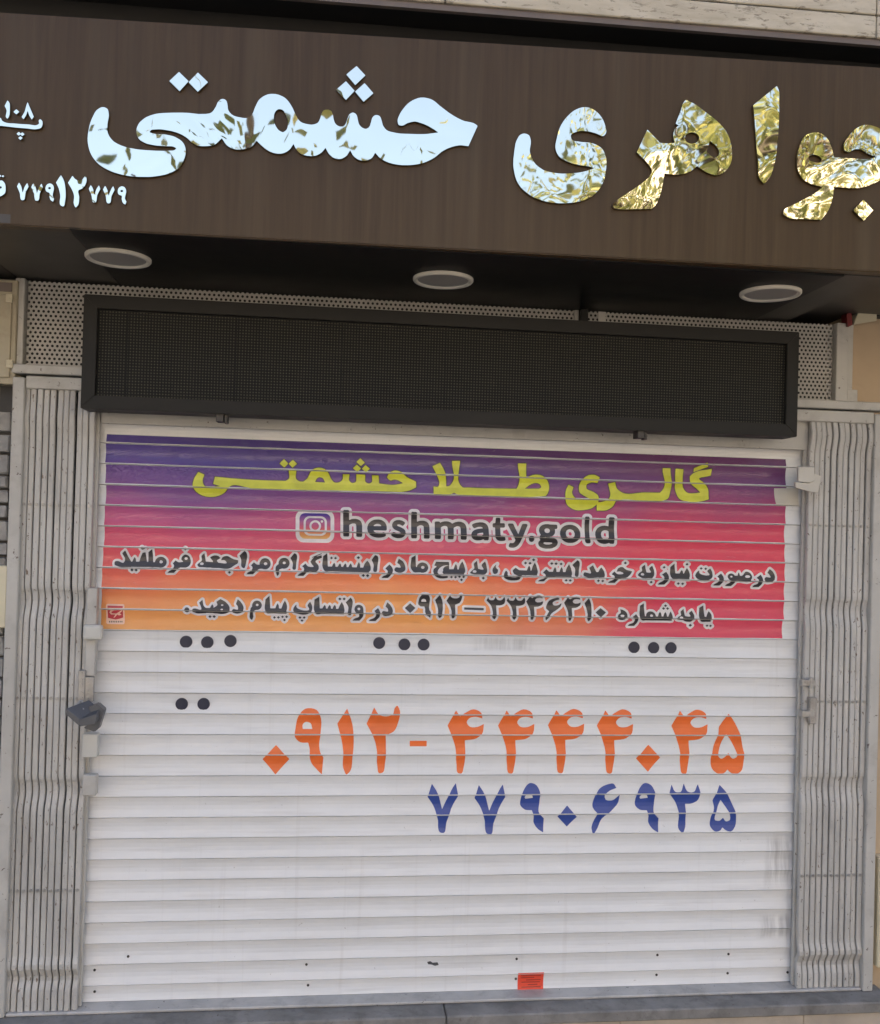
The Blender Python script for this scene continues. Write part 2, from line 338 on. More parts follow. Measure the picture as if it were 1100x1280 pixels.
# outlines of all the lettering, as plain numbers in tenths of a photograph pixel: kind, point count, first point, then steps
# (kind 1 starts a shape, 2 a further island of it, 3 a hole)
OUTLINES = [
1,439,1858,2211,40,-2,58,-7,57,-9,53,-11,36,-11,27,-11,43,-20,26,-16,29,-22,15,-15,24,-30,14,-24,16,-31,14,-39,7,-27,5,-34,0,-20,-4,-28,-7,-26,-10,-24,-19,-28,-18,-18,
-20,-15,-53,-30,-32,-12,-36,-9,-70,-13,-99,-3,-17,-3,-53,-13,-11,-7,-1,-5,2,-6,13,-16,16,-6,71,-4,27,0,43,4,98,17,70,20,55,23,51,30,32,24,42,40,41,27,35,16,35,8,33,2,53,
-1,38,-4,37,-8,23,-9,20,-13,60,-59,5,-3,5,3,36,55,18,22,13,12,20,14,33,16,39,13,27,4,46,0,70,-11,27,-7,23,-10,19,-12,15,-14,38,-51,6,-4,12,10,42,41,45,39,30,22,21,13,36,
17,39,13,41,6,34,0,21,-3,25,-7,29,-14,17,-11,19,-15,11,-12,38,-57,4,3,29,56,17,20,17,18,23,17,22,13,24,9,34,8,49,5,30,-1,32,-6,21,-8,23,-11,31,-23,17,-18,25,-32,4,-2,4,4,
30,57,15,19,15,14,21,18,13,8,24,10,18,5,17,2,27,0,24,-6,27,-14,18,-12,15,-14,12,-17,24,-40,4,-3,6,7,26,49,23,25,16,13,25,16,34,12,30,6,25,0,30,-6,32,-13,17,-10,13,-12,13,
-19,20,-35,4,-3,3,2,40,47,29,23,41,25,49,22,58,17,60,11,57,6,80,0,59,-4,62,-9,59,-14,50,-19,48,-22,41,-24,29,-21,54,-47,32,-21,52,-27,57,-21,47,-12,45,-7,28,0,77,10,8,-1,
113,-249,-2,-4,-19,-17,-26,-16,-38,-11,-76,-14,-36,-14,-48,-23,-48,-27,-68,-44,-111,-85,-51,-45,-29,-21,-28,-14,-28,-10,-33,-8,-30,-4,-46,1,-33,8,-32,12,-35,17,-29,18,
-29,24,-20,20,-35,42,-21,30,-14,22,-21,45,-8,20,-5,26,2,24,5,21,6,10,11,7,20,4,14,0,19,-5,42,-25,53,-16,34,-5,16,0,25,4,80,26,57,26,74,44,45,33,2,4,-3,1,-130,17,-39,2,
-72,1,-163,-5,-65,-3,-50,-7,-76,-17,-23,-8,-12,-6,-13,-9,-19,-19,-13,-19,-12,-21,-13,-50,-12,-39,-8,-15,-5,-6,-8,-6,-12,-6,-15,-3,-15,0,-13,4,-17,13,-13,16,-7,17,-7,31,
-13,45,-6,13,-8,12,-13,10,-16,9,-12,2,-11,-1,-14,-4,-25,-14,-16,-15,-12,-14,-7,-13,-6,-16,-17,-80,-7,-17,-6,-9,-13,-10,-15,-8,-10,-2,-11,1,-14,6,-17,12,-9,11,-18,42,-17,
57,-12,21,-11,13,-11,8,-12,4,-20,0,-12,-1,-16,-5,-14,-7,-15,-12,-13,-14,-9,-17,-6,-19,-7,-25,-8,-48,-15,-40,-7,-9,-11,-8,-15,-5,-15,-3,-22,0,-19,5,-13,7,-10,12,-15,25,
-13,51,-15,38,-8,15,-11,12,-20,12,-31,9,-29,3,-30,-3,-40,-8,-39,-11,-27,-15,-17,-16,-13,-18,-28,-47,-38,-86,-32,-55,-26,-37,-30,-31,-24,-17,-21,-12,-43,-18,-45,-10,-51,
-1,-42,7,-34,13,-31,18,-32,25,-19,22,-16,28,-30,65,-18,51,-9,18,-15,18,-24,23,-20,10,-16,4,-16,1,-33,-3,-74,-14,-40,-14,-28,-19,-23,-25,-14,-25,-5,-18,-5,-47,-7,-33,-7,
-17,-6,-8,-10,-8,-17,-7,-13,-2,-12,1,-10,3,-20,14,-11,10,-12,18,-20,51,-29,45,-14,17,-15,12,-25,11,-44,6,-88,1,-125,-14,-76,-3,-122,0,-127,5,-46,4,-45,7,-65,19,-44,18,
-22,13,-25,18,-38,34,-19,26,-15,32,-7,23,-4,22,1,33,4,19,8,22,10,19,11,15,19,18,34,20,36,17,25,8,57,12,54,8,115,7,58,1,13,1,24,6,24,13,5,6,-3,7,-13,12,-12,6,-15,3,-48,1,
-58,3,-100,-2,-139,-8,-71,-6,-54,-8,-76,-14,-51,-13,-55,-20,-39,-18,-44,-27,-29,-28,-21,-27,-15,-24,-14,-38,-4,-29,2,-78,14,-72,4,-31,-4,-37,-5,-25,-8,-18,-16,-13,-16,-7,
-15,-4,-23,0,-25,9,-33,22,-15,14,-16,23,-35,71,-17,45,-12,36,-14,67,-8,51,-4,49,1,43,6,42,9,42,14,46,18,38,21,35,24,31,19,22,27,26,32,24,37,23,44,23,37,17,43,17,56,17,40,
10,93,18,55,6,55,4,3,32,3542,1651,-13,0,-18,-7,-22,-13,-16,-15,-16,-23,-12,-21,-10,-25,-7,-25,-4,-24,-1,-26,2,-33,5,-20,8,-17,13,-18,17,-14,13,-5,15,-1,20,3,12,5,18,13,
12,18,12,24,16,39,7,26,4,24,2,33,-3,34,-4,16,-6,15,-9,13,-18,15,1,10,2247,1137,107,-118,2,-5,-67,-66,-51,-49,-16,14,-100,93,-4,7,123,122,3,3,1,13,2474,1145,116,-108,7,-9,
-1,-4,-21,-21,-99,-95,-5,1,-19,20,-87,90,-5,9,2,4,86,90,21,22,1,10,4443,1061,123,-117,-6,-10,-92,-98,-12,-10,-104,85,-21,20,3,6,102,121,3,3,1,11,4326,1247,85,-89,21,-24,
-95,-105,-10,-11,-4,-2,-112,97,-8,9,3,4,89,93,27,27,1,10,4547,1270,113,-98,6,-8,-69,-81,-39,-43,-10,7,-108,97,6,10,85,102,12,13,1,152,7069,2540,95,-8,35,-5,50,-11,35,-11,
54,-21,33,-16,35,-21,20,-15,30,-28,27,-31,24,-34,29,-52,14,-41,10,-35,11,-62,9,-66,2,-44,-1,-26,-5,-37,-14,-49,-17,-41,-16,-24,-20,-19,-28,-20,-30,-16,-45,-17,-47,-9,-90,
-6,-41,-7,-32,-3,-27,-6,-11,-7,-9,-9,-7,-12,-5,-17,-2,-15,2,-10,7,-10,9,-7,20,-12,34,-13,17,-6,23,-3,19,-2,50,2,56,7,80,22,51,24,24,9,11,0,11,-4,10,-9,13,-16,6,-19,1,-18,
-16,-73,-16,-45,-14,-29,-17,-27,-29,-36,-20,-20,-26,-21,-22,-13,-25,-13,-20,-8,-26,-7,-30,-4,-35,2,-47,13,-43,19,-30,18,-28,23,-43,42,-26,29,-24,33,-25,40,-17,35,-15,39,
-16,58,-22,99,-4,26,0,34,5,26,9,28,10,21,11,18,11,14,14,12,21,15,32,18,58,27,63,20,62,15,117,17,64,19,5,3,-2,3,-82,30,-55,14,-68,12,-84,7,-62,3,-48,0,-43,-3,-74,-10,-66,
-15,-30,-10,-24,-11,-50,-32,-23,-19,-21,-21,-21,-27,-15,-26,-20,-47,-13,-48,-1,-33,12,-71,1,-36,-4,-22,-8,-28,-6,-12,-7,-10,-20,-12,-12,-4,-20,-4,-12,0,-14,2,-25,11,-15,
12,-14,20,-23,44,-12,36,-12,74,-14,116,-2,77,4,43,14,75,8,32,13,38,12,25,16,30,32,43,42,40,59,45,40,24,28,15,53,21,50,16,40,11,71,13,85,8,1,106,7829,2616,127,-3,190,-2,8,
-3,33,-33,15,-21,18,-32,19,-49,24,-72,14,-54,16,-84,11,-86,2,-7,2,-2,61,8,48,4,69,0,55,-8,42,-12,44,-19,29,-17,54,-46,4,-2,57,39,62,37,51,22,25,8,24,5,16,2,17,-2,32,-8,
35,-17,34,-23,19,-19,18,-23,16,-25,15,-34,8,-31,6,-35,2,-31,0,-55,-3,-29,-7,-46,-14,-54,-12,-38,-18,-41,-14,-27,-21,-33,-20,-25,-44,-47,-65,-60,-216,-165,-45,-29,-58,-26,
-23,-14,-13,-3,-9,3,-9,9,-20,28,-8,17,-23,78,-62,157,2,5,34,23,-2,4,-29,19,-12,14,-11,21,-10,31,-3,24,2,36,5,25,11,38,-1,4,-76,6,-33,0,-73,-6,-154,-162,-5,-2,-131,281,3,
5,25,25,71,67,27,32,43,55,11,17,8,18,1,13,-1,13,-9,22,-18,32,-14,16,-34,32,-55,45,-36,26,-125,84,-110,70,-29,23,-52,47,-6,15,5,22,12,20,11,8,29,5,30,-1,29,2,3,17,8950,
1963,-29,-1,-18,-6,-23,-15,-48,-42,41,-138,4,1,40,30,30,27,26,36,12,21,3,11,3,17,-3,22,-3,12,-11,16,-11,7,3,29,8654,1796,-27,-3,-18,-5,-17,-10,-11,-9,-11,-13,-7,-15,-2,
-13,2,-17,4,-12,4,-7,12,-13,13,-10,16,-8,22,-6,17,-1,16,1,21,6,23,12,11,10,10,13,6,15,2,13,-2,15,-5,14,-16,19,-11,9,-17,8,-22,6,1,34,9558,2289,14,-8,24,-27,27,-37,20,-40,
14,-41,29,-107,12,-66,7,-45,21,-210,8,-110,6,-160,1,-89,-1,-88,2,-40,0,-50,-4,-32,-9,-30,-15,-30,-3,-4,-12,8,-271,221,-9,8,-2,5,14,162,27,367,19,195,1,103,2,34,5,26,8,22,
18,28,27,29,11,6,1,138,10266,2746,3,-3,67,-85,20,-32,20,-44,16,-48,17,-65,6,-33,8,-77,4,-21,15,0,80,3,112,10,34,1,59,-3,52,-8,40,-9,47,-15,61,-26,82,-42,43,-16,60,-15,71,
-10,59,-4,81,2,60,8,88,16,3,-3,11,-26,90,-230,2,-11,-6,-3,-65,-16,-57,-17,-57,-24,-48,-25,-81,-50,-45,-34,-27,-24,-79,-82,-21,-18,-47,-33,-52,-31,-34,-16,-46,-15,-36,-9,
-28,-4,-30,0,-36,7,-29,11,-20,10,-31,19,-25,19,-29,28,-19,21,-40,53,-16,25,-18,36,-5,15,-2,25,1,31,5,15,9,12,18,8,23,6,9,0,14,-4,39,-23,17,-7,26,-3,40,1,17,4,16,8,57,37,
24,13,93,35,2,2,-4,3,-86,20,-36,4,-48,0,-120,-11,-234,-13,-4,-5,-27,-104,-30,-83,-8,-16,-15,-22,-15,-18,-22,-20,-22,-17,-20,-11,-33,-10,-27,-4,-35,0,-26,5,-27,7,-37,17,
-27,22,-12,15,-11,19,-15,31,-23,61,-19,64,-7,37,-5,50,1,80,4,29,7,30,14,39,24,44,18,25,19,18,13,10,45,26,46,19,43,12,78,15,4,1,1,2,-69,63,-32,23,-37,23,-149,79,-109,54,
-47,19,-18,9,-10,9,-9,15,-6,24,0,19,9,15,23,15,50,24,25,6,56,5,70,-1,101,6,3,23,10239,2034,-10,1,-23,-4,-65,-15,-13,-5,-10,-8,-9,-15,-5,-16,2,-10,5,-6,12,-9,16,-8,23,-6,
25,0,14,2,30,12,18,12,14,12,8,11,3,9,-3,13,-11,19,-11,8,1,10,10801,2756,115,-128,-22,-24,-98,-103,-4,-2,-109,114,-12,15,3,5,120,120,3,3,1,22,94,1482,6,-4,6,-11,9,-21,5,
-18,2,-20,2,-77,-2,-30,-4,-15,-11,-18,-13,-12,-3,2,-9,18,-24,47,20,40,5,21,-1,14,-10,48,1,15,4,7,8,9,4,4,1,9,204,1428,5,-2,29,-25,2,-4,-24,-23,-12,-8,-14,11,-21,20,7,9,1,
20,399,1491,21,-28,1,-6,-72,-170,-3,-7,-3,-1,-13,37,-19,73,-9,19,-27,46,-4,9,20,23,3,2,3,-1,29,-46,18,-50,3,-4,19,57,28,45,3,2,1,51,439,1616,25,-3,35,-7,14,-10,10,-14,5,
-13,4,-18,-1,-28,-8,-17,-11,-10,-9,-5,-4,0,-5,3,-6,7,-4,7,0,10,5,20,-4,10,-13,10,-16,7,-24,2,-68,-11,-111,-6,-79,-7,-55,-2,-36,-5,-29,-10,-23,-14,-9,-10,-9,-23,-4,-4,-6,
-2,-14,0,-11,5,-8,11,-12,24,-7,6,-5,0,-7,-5,-32,-32,-6,-1,-4,7,-2,33,5,27,9,13,15,7,25,4,70,1,185,22,139,11,69,9,1,9,257,1747,22,-19,2,-4,-6,-7,-19,-15,-15,10,-12,12,4,5,
19,17,2,15,282,1699,19,-15,5,-7,-24,-22,-5,0,-14,12,-4,1,-22,-18,-4,-1,-25,22,2,5,22,18,5,0,17,-13,23,18,1,34,-57,2468,26,-3,20,-5,33,-14,30,-21,13,-18,5,-25,0,-44,-4,
-27,-5,-15,-10,-17,-14,-15,-10,-7,-18,-2,-15,4,-13,5,-13,13,-10,19,-5,17,-3,26,5,19,19,34,1,5,-2,5,-4,2,-10,2,-45,-1,-7,3,-6,6,-2,9,0,15,2,13,6,8,15,8,3,10,12,2356,-6,0,
-5,-2,-7,-8,2,-12,8,-6,10,1,8,8,-1,12,-4,4,2,8,38,2215,11,-10,2,-3,-10,-11,-5,-2,-15,13,2,4,10,8,2,8,2,2212,8,-5,7,-8,-3,-3,-12,-10,-11,7,-4,6,10,11,1,30,289,2502,11,-5,
7,-10,5,-25,5,-44,4,-14,34,-67,1,-6,-14,-39,-1,-2,-4,1,-19,27,-13,24,-18,57,-4,6,-3,-7,-8,-45,-7,-25,-17,-30,-8,-12,-3,-2,-22,40,-1,8,32,76,4,18,3,36,6,26,4,7,6,4,9,3,1,
31,469,2509,10,-5,6,-8,5,-20,3,-35,4,-23,7,-17,29,-55,1,-8,-13,-38,-3,-2,-2,1,-27,40,-9,20,-16,51,-2,4,-3,-6,-8,-45,-6,-22,-10,-22,-15,-23,-4,-4,-6,7,-17,35,-1,5,33,79,3,
19,4,36,5,23,6,9,8,4,1,28,1187,2531,10,-5,6,-9,5,-23,4,-35,4,-22,12,-26,24,-45,1,-5,-14,-39,-2,-3,-3,1,-19,27,-12,22,-20,62,-4,4,-16,-72,-12,-26,-17,-23,-3,4,-18,35,-2,9,
31,75,4,15,6,52,4,14,5,8,7,4,1,31,1366,2541,8,-5,8,-10,5,-24,3,-35,5,-20,35,-70,1,-8,-14,-38,-1,-2,-3,0,-20,29,-10,18,-11,30,-10,34,-4,5,-3,-8,-8,-45,-6,-21,-14,-28,-11,
-17,-4,-2,-22,40,-1,8,32,75,4,17,4,44,5,19,5,8,5,4,8,2,1,31,663,2519,14,-33,-17,-33,-2,-14,6,-33,9,-37,1,-20,-3,-13,-5,-16,-10,-13,-20,-12,-10,-2,-10,0,-10,3,-13,7,-15,
15,-9,24,-1,14,1,13,5,15,9,13,26,9,9,6,3,11,-2,16,0,18,4,19,5,15,5,9,8,7,17,11,3,12,622,2366,-13,-2,-7,-7,0,-11,9,-8,7,-2,8,2,6,4,3,5,1,6,-2,5,-5,5,1,31,1566,2555,6,-12,
8,-21,-15,-29,-4,-15,3,-22,13,-53,0,-15,-2,-15,-9,-21,-11,-13,-18,-9,-19,-1,-10,3,-11,7,-9,6,-7,9,-7,17,-2,12,1,23,5,16,8,10,10,5,18,6,8,5,2,15,-3,23,8,36,7,12,7,8,18,12,
3,10,1523,2402,-12,-3,-5,-6,-2,-5,4,-10,13,-5,13,4,6,10,-1,5,-5,5,1,25,792,2579,5,-2,4,-5,5,-13,12,-78,3,-34,-2,-74,-7,-61,-10,-44,-16,-39,-22,-37,-3,-3,-5,4,-37,59,-16,
25,-2,5,31,66,10,35,9,43,3,32,-8,63,2,28,5,12,10,10,19,8,1,43,948,2591,5,-2,10,-10,13,-17,7,-18,4,-20,3,-63,-12,-53,-1,-11,2,-11,4,-8,5,-4,36,-16,17,-12,22,-30,14,-33,5,
-25,0,-25,-7,-22,-7,-12,-4,-2,-6,4,-13,25,-17,16,-17,11,-19,4,-23,-4,-23,-11,-17,-15,-19,-25,-6,-3,-53,83,1,6,36,60,16,31,15,38,7,32,0,23,-6,55,2,16,5,18,9,21,6,8,1,12,
3446,9676,169,-183,-5,-9,-149,-158,-10,-8,-5,1,-24,25,-130,135,-10,13,2,5,150,172,8,7,1,50,4021,9675,3,-6,18,-198,-29,-47,-11,-23,-8,-32,-5,-43,1,-38,15,-95,11,-124,1,
-36,-5,-50,-8,-29,-18,-45,-15,-22,-15,-13,-30,-13,-35,-7,-30,-1,-30,4,-17,5,-13,7,-13,9,-19,18,-27,37,-19,36,-8,22,-9,35,-19,117,-4,36,3,27,7,18,15,22,21,20,20,12,27,8,
20,1,46,-2,10,3,15,55,5,30,0,36,-2,30,2,28,7,36,13,36,12,22,18,21,57,57,37,33,3,13,3901,9114,-115,0,-2,-3,-4,-33,4,-19,7,-11,10,-10,20,-11,22,0,25,8,15,10,9,14,11,50,1,
31,4333,9678,8,-3,8,-6,21,-21,9,-12,11,-22,6,-21,5,-46,2,-51,16,-144,3,-86,-1,-59,-4,-60,-5,-46,-7,-44,-20,-74,-43,-119,-3,-3,-3,3,-116,179,-3,9,45,162,18,94,10,84,2,40,
-7,101,0,38,5,33,24,58,9,12,5,4,1,60,4751,9666,26,-7,13,-8,7,-10,4,-9,6,-28,5,-48,9,-68,3,-37,0,-184,-3,-51,1,-24,4,-3,72,-32,20,-12,13,-11,16,-22,17,-34,21,-67,12,-53,4,
-25,1,-27,-3,-23,-9,-24,-12,-25,-10,-9,-7,1,-8,5,-19,23,-5,14,-10,44,-4,10,-8,9,-15,10,-15,6,-19,5,-25,4,-21,0,-33,-5,-20,-7,-20,-11,-13,-12,-11,-13,-29,-50,-7,-10,-2,-1,
-5,9,-89,192,4,11,65,114,23,55,16,51,12,54,9,60,2,39,-3,86,11,109,3,19,7,12,7,6,1,10,5332,9331,3,-3,0,-5,0,-55,-3,-5,-203,0,-4,0,-2,3,0,60,3,5,1,72,5763,9668,11,-6,6,-8,
6,-12,20,-85,5,-33,4,-52,1,-56,0,-63,-3,-71,0,-24,3,-2,8,-2,69,-7,29,-5,20,-6,16,-7,36,-25,24,-24,15,-23,9,-25,9,-73,-2,-4,-7,2,-40,21,-30,11,-35,6,-30,0,-23,-5,-15,-8,
-20,-20,-11,-20,-1,-16,5,-14,6,-10,13,-16,7,-6,9,-6,14,-6,30,-6,30,-2,30,7,45,15,5,-1,-6,-47,-4,-12,-6,-11,-16,-16,-18,-11,-38,-14,-27,-2,-24,5,-21,8,-62,33,-56,40,-5,-3,
-44,-65,-5,-3,-102,188,1,6,43,104,25,68,23,74,6,33,4,38,4,114,6,56,1,64,3,16,6,13,9,7,19,4,1,73,6394,9668,9,-4,6,-5,8,-16,21,-89,4,-23,4,-43,3,-106,-5,-124,4,-3,16,-2,60,
-6,30,-5,22,-6,18,-10,28,-19,27,-25,16,-24,10,-27,4,-28,4,-45,-1,-4,-5,1,-51,26,-23,9,-35,5,-29,0,-26,-6,-15,-9,-14,-14,-14,-23,-1,-10,1,-11,12,-23,17,-19,25,-12,28,-6,
30,-2,26,5,49,17,4,0,2,-1,-7,-49,-5,-14,-6,-10,-12,-12,-14,-9,-22,-10,-21,-7,-28,-2,-20,4,-22,8,-60,32,-60,42,-5,-3,-45,-66,-3,-2,-2,1,-102,187,1,7,43,104,21,55,17,51,9,
31,6,32,4,32,4,115,7,73,0,50,5,25,5,11,10,7,17,4,1,71,7017,9664,9,-3,6,-5,9,-17,21,-87,4,-24,4,-40,2,-91,-3,-144,18,-4,59,-5,31,-5,22,-7,18,-9,29,-19,26,-25,15,-22,10,
-24,5,-31,5,-48,-1,-3,-5,1,-49,24,-24,9,-37,6,-24,0,-23,-4,-18,-9,-20,-19,-11,-18,-2,-9,0,-11,11,-23,18,-20,25,-14,27,-6,34,-2,25,6,49,16,5,-1,-6,-46,-4,-13,-6,-11,-8,-9,
-21,-16,-24,-10,-17,-5,-18,-3,-12,0,-24,5,-18,7,-66,36,-54,38,-4,-3,-46,-66,-4,-2,-102,188,1,5,44,109,21,55,15,45,11,38,6,35,4,39,3,95,7,76,0,49,4,28,7,12,8,7,20,5,1,71,
7631,9668,8,-4,6,-5,10,-20,18,-80,7,-41,4,-74,0,-105,-3,-81,3,-3,17,-2,48,-4,42,-7,21,-6,16,-8,25,-17,29,-27,19,-26,10,-29,8,-67,-2,-8,-53,26,-25,10,-35,5,-28,0,-24,-5,
-17,-9,-16,-17,-9,-12,-4,-10,-2,-10,2,-9,9,-20,20,-22,14,-9,12,-4,27,-6,30,-2,26,5,48,17,6,0,-5,-45,-4,-15,-8,-14,-10,-10,-16,-11,-22,-10,-21,-7,-28,-2,-17,3,-25,9,-63,
33,-58,41,-5,-3,-42,-63,-5,-4,-2,0,-102,187,1,6,42,102,24,65,24,77,6,31,4,35,4,115,7,71,1,50,3,23,6,11,11,7,18,5,1,75,8563,9672,8,-3,5,-4,6,-11,5,-12,19,-81,5,-33,4,-51,
1,-58,0,-63,-3,-72,0,-22,4,-3,9,-1,60,-6,37,-6,21,-6,16,-8,31,-21,21,-20,18,-24,7,-14,5,-16,9,-74,-2,-4,-6,1,-49,25,-22,8,-33,6,-33,0,-23,-5,-14,-8,-15,-14,-15,-24,-3,-9,
1,-10,6,-15,8,-12,18,-19,23,-11,30,-7,26,-1,28,5,48,17,4,0,3,-2,-6,-46,-4,-12,-6,-12,-8,-8,-19,-14,-17,-9,-23,-7,-15,-3,-21,0,-15,2,-21,8,-64,34,-59,41,-8,-7,-41,-62,-5,
-2,-102,189,60,153,22,62,10,36,6,34,4,37,4,115,6,55,1,64,3,16,6,13,10,7,17,4,1,12,8101,9646,128,-144,25,-30,-120,-133,-21,-21,-5,-4,-14,13,-140,152,1,4,13,16,121,137,8,8,
1,49,9004,9673,23,-4,25,-9,18,-13,21,-22,5,-3,3,2,16,20,9,9,15,9,18,6,26,4,13,-1,18,-4,17,-6,15,-8,17,-12,16,-20,8,-18,6,-20,8,-45,5,-59,-5,-60,-22,-133,-10,-49,-13,-44,
-25,-71,-16,-38,-22,-43,-34,-53,-37,-46,-18,-19,-5,4,-107,161,-10,61,-9,42,-16,47,-32,86,-23,82,-12,55,-2,40,2,55,6,35,9,22,11,16,15,15,22,17,25,10,13,3,3,30,9176,9487,
-15,-1,-22,-17,-18,-22,-20,-36,-4,3,-17,32,-9,11,-26,22,-17,8,-12,0,-14,-8,-18,-21,-7,-15,-2,-20,3,-15,30,-92,21,-53,43,-88,4,2,47,58,28,44,30,60,32,87,4,18,0,8,-3,7,-7,
10,-9,7,-12,7,1,43,5539,10412,16,-8,7,-8,4,-12,6,-27,7,-56,5,-22,29,-92,27,-76,24,-49,63,-113,0,-6,-9,-49,-16,-91,-3,-7,-3,2,-25,34,-33,54,-49,100,-60,129,-2,-1,-4,-12,
-30,-124,-17,-52,-26,-52,-48,-70,-3,0,-1,3,-53,149,2,8,38,57,28,46,15,31,15,40,20,69,12,49,2,35,-1,30,2,31,6,31,9,15,13,9,15,4,1,42,6123,10428,17,-5,11,-14,5,-13,4,-19,7,
-56,4,-23,48,-149,15,-35,23,-45,58,-103,-2,-17,-22,-125,-4,-12,-4,3,-35,49,-29,50,-47,99,-52,114,-3,4,-3,-2,-3,-10,-29,-122,-19,-56,-26,-52,-46,-68,-3,-2,-3,4,-52,149,2,
9,49,72,18,31,14,29,18,49,23,84,6,31,2,85,2,16,5,21,9,15,11,7,11,5,1,45,6787,10401,2,-3,11,-165,-53,-55,-11,-20,-5,-21,2,-25,11,-65,8,-91,0,-38,-3,-20,-6,-20,-10,-24,-15,
-23,-11,-13,-20,-14,-23,-9,-22,-4,-18,2,-16,8,-19,15,-33,45,-17,30,-15,38,-9,34,-11,61,-1,24,1,13,5,12,10,15,15,15,25,17,13,4,19,3,51,1,6,1,22,60,2,18,-2,64,6,22,11,23,
17,26,24,25,18,13,36,20,3,13,6578,9987,-7,0,-4,-2,-6,-14,-1,-8,8,-15,18,-14,16,-6,19,-1,22,6,10,10,9,28,-1,5,1,9,7091,10333,116,-116,4,-5,-113,-133,-6,-5,-8,7,-115,127,
114,123,4,3,1,62,7416,10420,8,-5,10,-11,37,-52,14,-30,24,-59,20,-32,29,-29,65,-51,53,-48,35,-36,17,-28,7,-17,5,-24,6,-54,0,-8,-5,3,-54,53,-19,12,-20,6,-12,1,-30,0,-19,-5,
-10,-5,-5,-7,-10,-22,-3,-16,1,-19,4,-10,13,-14,34,-24,20,-11,74,-26,0,-5,-18,-33,-9,-10,-9,-5,-13,-3,-15,2,-50,12,-43,16,-30,17,-20,15,-20,21,-22,34,-16,33,-17,51,-10,35,
-4,24,0,26,4,16,9,17,10,14,32,33,7,11,-37,70,-27,63,-9,28,-3,20,5,39,7,21,4,4,1,44,8223,10401,2,-5,11,-163,-54,-56,-10,-16,-4,-20,0,-20,10,-64,11,-105,0,-33,-4,-25,-7,
-18,-13,-29,-9,-14,-13,-15,-22,-15,-20,-8,-22,-4,-18,2,-19,9,-18,16,-30,39,-22,39,-14,40,-10,43,-9,53,2,30,6,15,12,16,18,15,19,12,15,5,16,2,51,1,6,1,16,40,8,33,-2,69,4,
17,9,21,14,23,23,29,26,19,37,21,3,14,8012,9987,-5,0,-4,-2,-6,-14,-1,-8,7,-14,15,-13,19,-8,17,-2,20,4,13,9,9,23,2,11,-1,3,1,67,8531,10407,6,-4,6,-7,18,-38,7,-21,6,-34,-2,
-140,-3,-109,8,-3,34,1,21,-1,19,-4,20,-6,36,-18,10,-8,12,-14,8,-14,7,-21,7,-35,1,-23,-7,-44,-15,-52,-3,-4,-8,11,-25,52,-9,13,-11,10,-9,5,-26,5,-16,-2,-17,-4,-13,-7,-7,-7,
-11,-18,-17,-54,-5,-11,-2,0,-4,7,-17,53,-11,22,-11,12,-9,5,-11,2,-24,0,-10,-1,-12,-4,-10,-8,-10,-15,-18,-55,-2,-5,-3,-1,-33,93,-1,6,3,5,57,79,15,23,11,22,12,30,14,56,12,
80,-2,40,-9,75,1,26,6,19,12,18,20,18,7,4,1,42,8956,10393,23,-4,22,-10,9,-7,16,-21,6,-5,4,2,22,20,30,17,30,7,9,0,12,-4,15,-9,16,-16,22,-31,10,-26,5,-33,0,-34,-2,-32,-8,
-44,-17,-55,-34,-80,-33,-67,-34,-54,-28,-36,-44,-50,-6,-6,-4,4,-84,187,1,11,13,59,0,26,-8,32,-27,69,-16,86,0,24,3,15,6,14,13,19,10,11,16,13,17,7,3,27,9095,10272,-13,0,
-10,-5,-7,-8,-21,-32,-5,2,-27,28,-10,6,-10,3,-20,0,-16,-4,-11,-5,-5,-10,-2,-15,2,-35,8,-40,30,-83,34,-71,4,3,55,80,44,71,10,25,9,44,-2,22,-4,8,-6,5,-14,7,1,182,2638,6211,
34,-2,30,-5,41,-13,29,-13,19,-11,24,-20,48,-58,25,-18,34,-8,27,0,43,6,134,33,43,5,247,8,277,4,21,5,1000,17,300,8,63,-9,40,-9,37,-15,45,-23,3,-6,-1,-61,-1,-4,-3,-3,-90,
-44,-30,-18,-15,-12,-32,-32,-16,-11,-37,-15,-35,-6,-20,3,-16,5,-15,7,-17,10,-8,8,-9,12,-19,36,-1,5,25,27,15,10,16,0,31,-10,27,1,35,12,36,21,12,9,0,2,-2,2,-64,15,-46,6,
-35,0,-51,-5,-94,-13,-3,-2,-1,-9,-6,-86,-3,-3,-15,-1,-62,-1,-2,4,5,58,-4,17,-9,11,-16,9,-12,3,-15,-2,-25,-13,-9,-13,-2,-13,0,-16,3,-41,-3,-9,-5,-2,-91,-6,-10,0,-3,4,1,66,
-2,13,-7,12,-14,9,-16,4,-19,0,-15,-9,-13,-14,-6,-11,-2,-10,0,-15,6,-41,-1,-7,-70,-1,-7,1,-2,3,-1,48,-4,12,-9,13,-15,13,-17,10,-32,6,-15,-2,-13,-3,-10,-6,-11,-10,-18,-22,
-11,-19,-18,-46,-22,-34,-19,-20,-15,-10,-26,-11,-29,-5,-19,-1,-22,3,-28,9,-20,12,-11,10,-25,29,-24,53,-14,20,-22,20,-26,19,-37,-1,-10,-3,-30,-16,-7,-7,-6,-8,-4,-13,-2,
-17,7,-58,1,-15,-1,-3,-85,-1,-5,2,-1,3,0,14,6,51,-1,19,-3,10,-11,15,-33,18,-262,-6,-170,-8,-239,-17,-207,-21,-4,1,-2,3,-20,84,11,5,69,21,6,4,-84,9,-51,-1,-24,-1,-19,-4,
